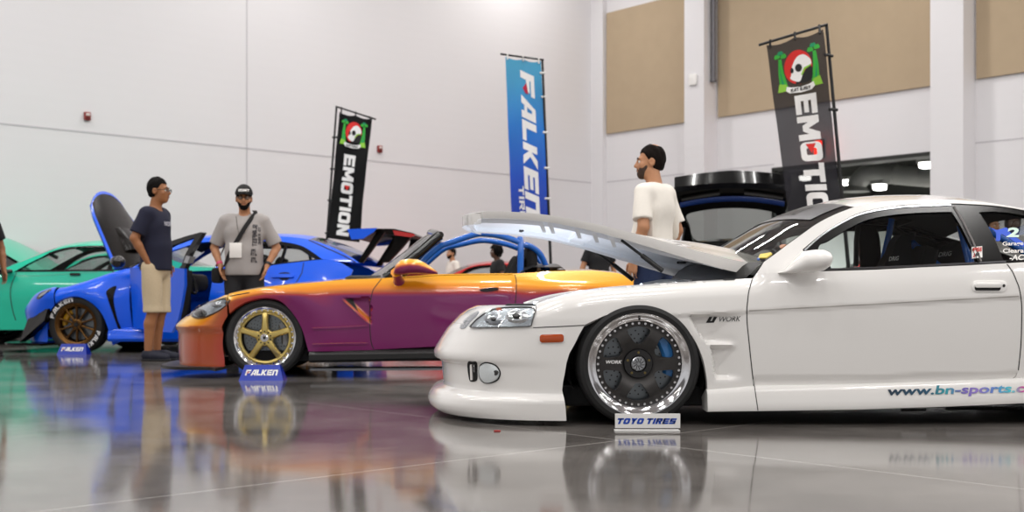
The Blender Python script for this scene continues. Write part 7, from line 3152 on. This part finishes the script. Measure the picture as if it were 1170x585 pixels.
def flag(label, Y, tl, tr, bl, br, m, pole_side, pole_top, pole_bot, bar, ties, seed, group=None, waves=.03, tie_m=None, arm=()):
    """cloth corners as seen in the photograph, all at distance Y; lettering later through .place"""
    f = Frame(bl[0], Y, 0)
    e = empty('feather_flag' if False else 'banner_flag', f.loc, 0, label, 'flag', group)
    c = [f.on(p[0], p[1], 0) for p in (tl, tr, bl, br)]
    rs = np.random.RandomState(seed)
    ph = rs.rand(6) * 6.28

    def place(u, v, off=0.):
        p = (c[2] * (1 - u) + c[3] * u) * (1 - v) + (c[0] * (1 - u) + c[1] * u) * v
        sag = -.03 * (abs(math.sin(u * 2 * math.pi)) ** 1.0) * smooth(.93, 1., v)
        d = waves * (math.sin(5.5 * v + 2.5 * u + ph[0]) * (.3 + .7 * u) + .5 * math.sin(11 * u + 3 * v + ph[1]) * (.35 + .65 * (1 - v)) + .3 * math.sin(17 * v - 6 * u + ph[2]))
        return Vector((p.x + .3 * d * (1 - v), d - off, p.z + sag))
    V = [[place(u, v) for u in np.linspace(0, 1, 25)] for v in np.linspace(0, 1, 90)]
    cl = MB().loft(V).build('cloth', m, e, sharp=180, recalc=False)
    orient(cl, Vector((0, -1, 0)))
    pt, pb = f.on(*pole_top, .02), f.on(*pole_bot, .02)
    if pb.z < .5:
        pass
    d_ = (pb - pt).normalized()
    foot = pt + d_ * ((pt.z - .05) / -d_.z)
    MB().tube([pt, pt.lerp(foot, .5), foot], [.016, .019, .024], 10).build('pole', M_POLE, e)
    b0, b1 = f.on(*bar[0], .0), f.on(*bar[1], .0)
    MB().tube([b0, b1], .014, 8).build('top_bar', M_POLE, e)
    for t in ties:
        u_ = 0. if pole_side == 'l' else 1.
        q = place(u_, t)
        tt = (q.z - pt.z) / (foot.z - pt.z)
        g = pt.lerp(foot, tt)
        MB().tube([q + Vector((.02 if pole_side == 'l' else -.02, -.01, 0)), g + Vector((-.03 if pole_side == 'l' else .03, -.005, 0))], .016, 8).build('tie', tie_m or M_POLE, e)
    for u_ in (.06, .5, .94):
        q = place(u_, 1.)
        tt = max(0, min(1, (q.x - b0.x) / (b1.x - b0.x)))
        g = b0.lerp(b1, tt)
        MB().tube([q + Vector((0, -.01, -.03)), g + Vector((0, -.01, .02))], .012, 6).build('tie', tie_m or M_POLE, e)
    # cross base with a water ring
    bs = MB()
    for k in range(4):
        a = R(45 + 90 * k)
        bs.tube([foot + Vector((0, 0, -.02)), foot + Vector((.42 * math.cos(a), .42 * math.sin(a), -.035))], .014, 8)
    bs.build('base', M_POLE, e)
    return e, place, cl


def shape_on(place, name, poly, m, parent, off=.004, holes=()):
    V, T, L = tri2d(poly, holes, .03)
    o = mk(name, [place(u, v, off) for u, v in V], T, m, parent, True, 180)
    return orient(o, Vector((0, -1, 0)))


def vtext(place, name, s, u0, u1, v0, v1, m, parent, off=.006, **k):
    """lettering that reads downwards: tops of the letters to the right"""
    def pl(a, b_):
        return place(u0 + (u1 - u0) * b_, v1 - (v1 - v0) * a, off)
    return text_on(name, s, pl, m, parent, sub=2, **k)


def htext(place, name, s, u0, u1, v0, v1, m, parent, off=.010, **k):
    def pl(a, b_):
        return place(u0 + (u1 - u0) * a, v0 + (v1 - v0) * b_, off)
    return text_on(name, s, pl, m, parent, sub=1, **k)


M_FW = mat('flag white ink', '#F1F0EF', .7)
M_FR = mat('flag red ink', '#D8231F', .7)
M_FG = mat('flag leaf green ink', '#35B03A', .7)
M_FGD = mat('flag dark green ink', '#0E8F5F', .7)
M_FGL = mat('flag light green ink', '#8FCB3F', .7)
M_FK = mat('flag black ink', '#151316', .7)


def emblem(place, cl, v0, v1):
    """red disc with a white helmet-like head between two stalks, over a ribbon"""
    def P(pts):
        return [(u, v0 + (v1 - v0) * v) for u, v in pts]
    for sx in (-1, 1):
        def X(u): return .5 + sx * (u - .5)
        for k, (dx, lean) in enumerate(((0, .02), (.05, .0), (.09, -.03))):
            x = .12 + dx
            shape_on(place, 'emblem_stalk', P([(X(x + .03), .04), (X(x + .085), .04), (X(x + .06 + lean), .45), (X(x + .055 + lean * 1.5), .78), (X(x + .02 + lean * 1.5), .78), (X(x + .01 + lean), .45)]), (M_FG, M_FGD, M_FG)[k], cl, .004 + .001 * k)
            for q, (ox, oy) in enumerate(((-.05, .86), (.01, .93), (.06, .84))):
                shape_on(place, 'emblem_leaf', P(crc([(X(x + .04 + lean + ox - .03), oy - .03), (X(x + .04 + lean + ox), oy + .05), (X(x + .04 + lean + ox + .035), oy - .02), (X(x + .04 + lean + ox), oy - .06)], 4)), (M_FG, M_FGD)[q % 2], cl, .006)
        shape_on(place, 'emblem_stalk_foot', P([(X(.10), .0), (X(.30), .0), (X(.26), .16), (X(.14), .20)]), M_FGL, cl, .0075)
    shape_on(place, 'emblem_disc', P(ellipse(.50, .50, .245, .40, 36)), M_FR, cl, .008)
    shape_on(place, 'emblem_shadow', P(crc([(.42, .12), (.70, .14), (.74, .40), (.68, .48), (.56, .30)], 4)), M_FK, cl, .009)
    shape_on(place, 'emblem_head', P(crc([(.36, .34), (.40, .56), (.50, .74), (.62, .76), (.72, .62), (.72, .48), (.62, .44), (.56, .30), (.50, .16), (.40, .20), (.34, .28)], 4)), M_FW, cl, .010)
    shape_on(place, 'emblem_edge', P([(.56, .30), (.62, .42), (.72, .47), (.72, .50), (.60, .46), (.53, .30)]), M_FGL, cl, .0115)
    shape_on(place, 'emblem_eye', P(ellipse(.505, .48, .062, .095, 20)), M_FK, cl, .012)
    shape_on(place, 'emblem_eye', P(ellipse(.385, .45, .03, .065, 16)), M_FK, cl, .012)
    shape_on(place, 'emblem_ribbon', P([(.24, .0), (.30, -.07), (.50, -.10), (.70, -.07), (.76, .0), (.74, .10), (.66, .06), (.50, .03), (.34, .06), (.26, .10)]), M_FW, cl, .012)
    htext(place, 'ribbon_lettering', 'EAT EASY', .32, .68, v0 + (v1 - v0) * -.055, v0 + (v1 - v0) * .02, M_FK, cl, .015, block=.28)


# right flag
M_BLKFLAG = cloth_mat('charcoal flag cloth', [(0, '#28272D')], translucent=.10)
e, pl, cl = flag('charcoal flag with green and red emblem standing right behind the white coupe', 11.6, (876, 51.5), (939.5, 34), (903, 262), (964, 262), M_BLKFLAG, 'r', (944.2, 27), (963.5, 240),
                 ((867, 51.5), (945, 28)), (.60, .87), 3, 'black and white lettered flags', .035)
vtext(pl, 'flag_lettering', 'EMOTION', .37, .77, -.02, .70, M_FW, cl, block=.30, gap=.10)
shape_on(pl, 'flag_triangle', [(.47, .445), (.66, .445), (.565, .395)], M_FR, cl, .009)
emblem(pl, cl, .735, .955)
pt = Frame(903, 11.6, 0)

# left flag
M_BLKFLAG2 = cloth_mat('black flag cloth', [(0, '#0F0F10')], translucent=0)
e, pl, cl = flag('black flag with green and red emblem against the white wall behind the blue saloon', 18.6, (388, 128), (425, 135.4), (373.6, 272), (410.4, 277), M_BLKFLAG2, 'l', (384.6, 121.5), (374, 266),
                 ((383.6, 121.6), (429.5, 136.4)), (.04, .30, .55, .80), 8, 'black and white lettered flags', .03)
vtext(pl, 'flag_lettering', 'EMOTION', .28, .63, .035, .68, M_FW, cl, block=.30, gap=.10)
shape_on(pl, 'flag_triangle', [(.37, .435), (.54, .435), (.455, .395)], M_FR, cl, .009)
emblem(pl, cl, .755, .965)

# blue flag
M_BLUFLAG = cloth_mat('blue fade flag cloth', [(0, '#0B2FA6'), (.30, '#0A4CC0'), (.60, '#1677CF'), (.85, '#3E9BCB'), (1, '#4BA6CC')], translucent=.04)
e, pl, cl = flag('blue flag with tall white lettering above the raised white bonnet', 16.2, (577.4, 64.6), (618, 69.6), (585, 262), (627.4, 264), M_BLUFLAG, 'r', (619.6, 67.4), (627, 246),
                 ((571.6, 61.6), (621.4, 68.4)), (.02, .19, .37, .58, .79, .93), 5, None, .028, M_RINGW)
vtext(pl, 'flag_lettering', 'FALKEn', .40, .78, .07, .935, M_FW, cl, block=.31, gap=.09, shear=.22)
shape_on(pl, 'flag_triangle', [(.45, .83), (.56, .862), (.60, .795), (.52, .80)], mat('flag crimson ink', '#B3123C', .7), cl, .010)
vtext(pl, 'flag_lettering', 'TIRE', .22, .37, .055, .255, M_FW, cl, block=.25, gap=.16)

# red light on the wall whose glow comes through the right flag's cloth
s, z = s_right(937.6), z_right(937.6, 170)
e = empty('exit_lamp', wr(s, z, .04), math.atan2(WL.y, WL.x), 'small red glowing lamp on the wall behind the charcoal flag', 'lamp')
MB().box((.06, 0, 0), (.10, .16, .34), .03).build('glowing_lens', mat('red lamp glow', '#FF2A12', emit=14), e)
MB().box((.0, 0, 0), (.04, .22, .40), .02).build('housing', M_BLACK, e)

# scrap of red tape on the floor
p = at(568, 493, 1)
Yf = CAMZ * FPX / (493 - PHY)
b = MB().prism(crc([(-.012, -.008), (.010, -.012), (.016, .004), (.002, .012), (-.014, .006)], 3), .0, .004, 'Z')
o = b.build('tape_scrap', mat('red tape', '#A8201C', .5))
o.location = ((568 - PCX) / FPX * Yf, Yf, .001)
tag(o, 'tiny scrap of red tape on the polished floor before the white bumper', 'scrap')
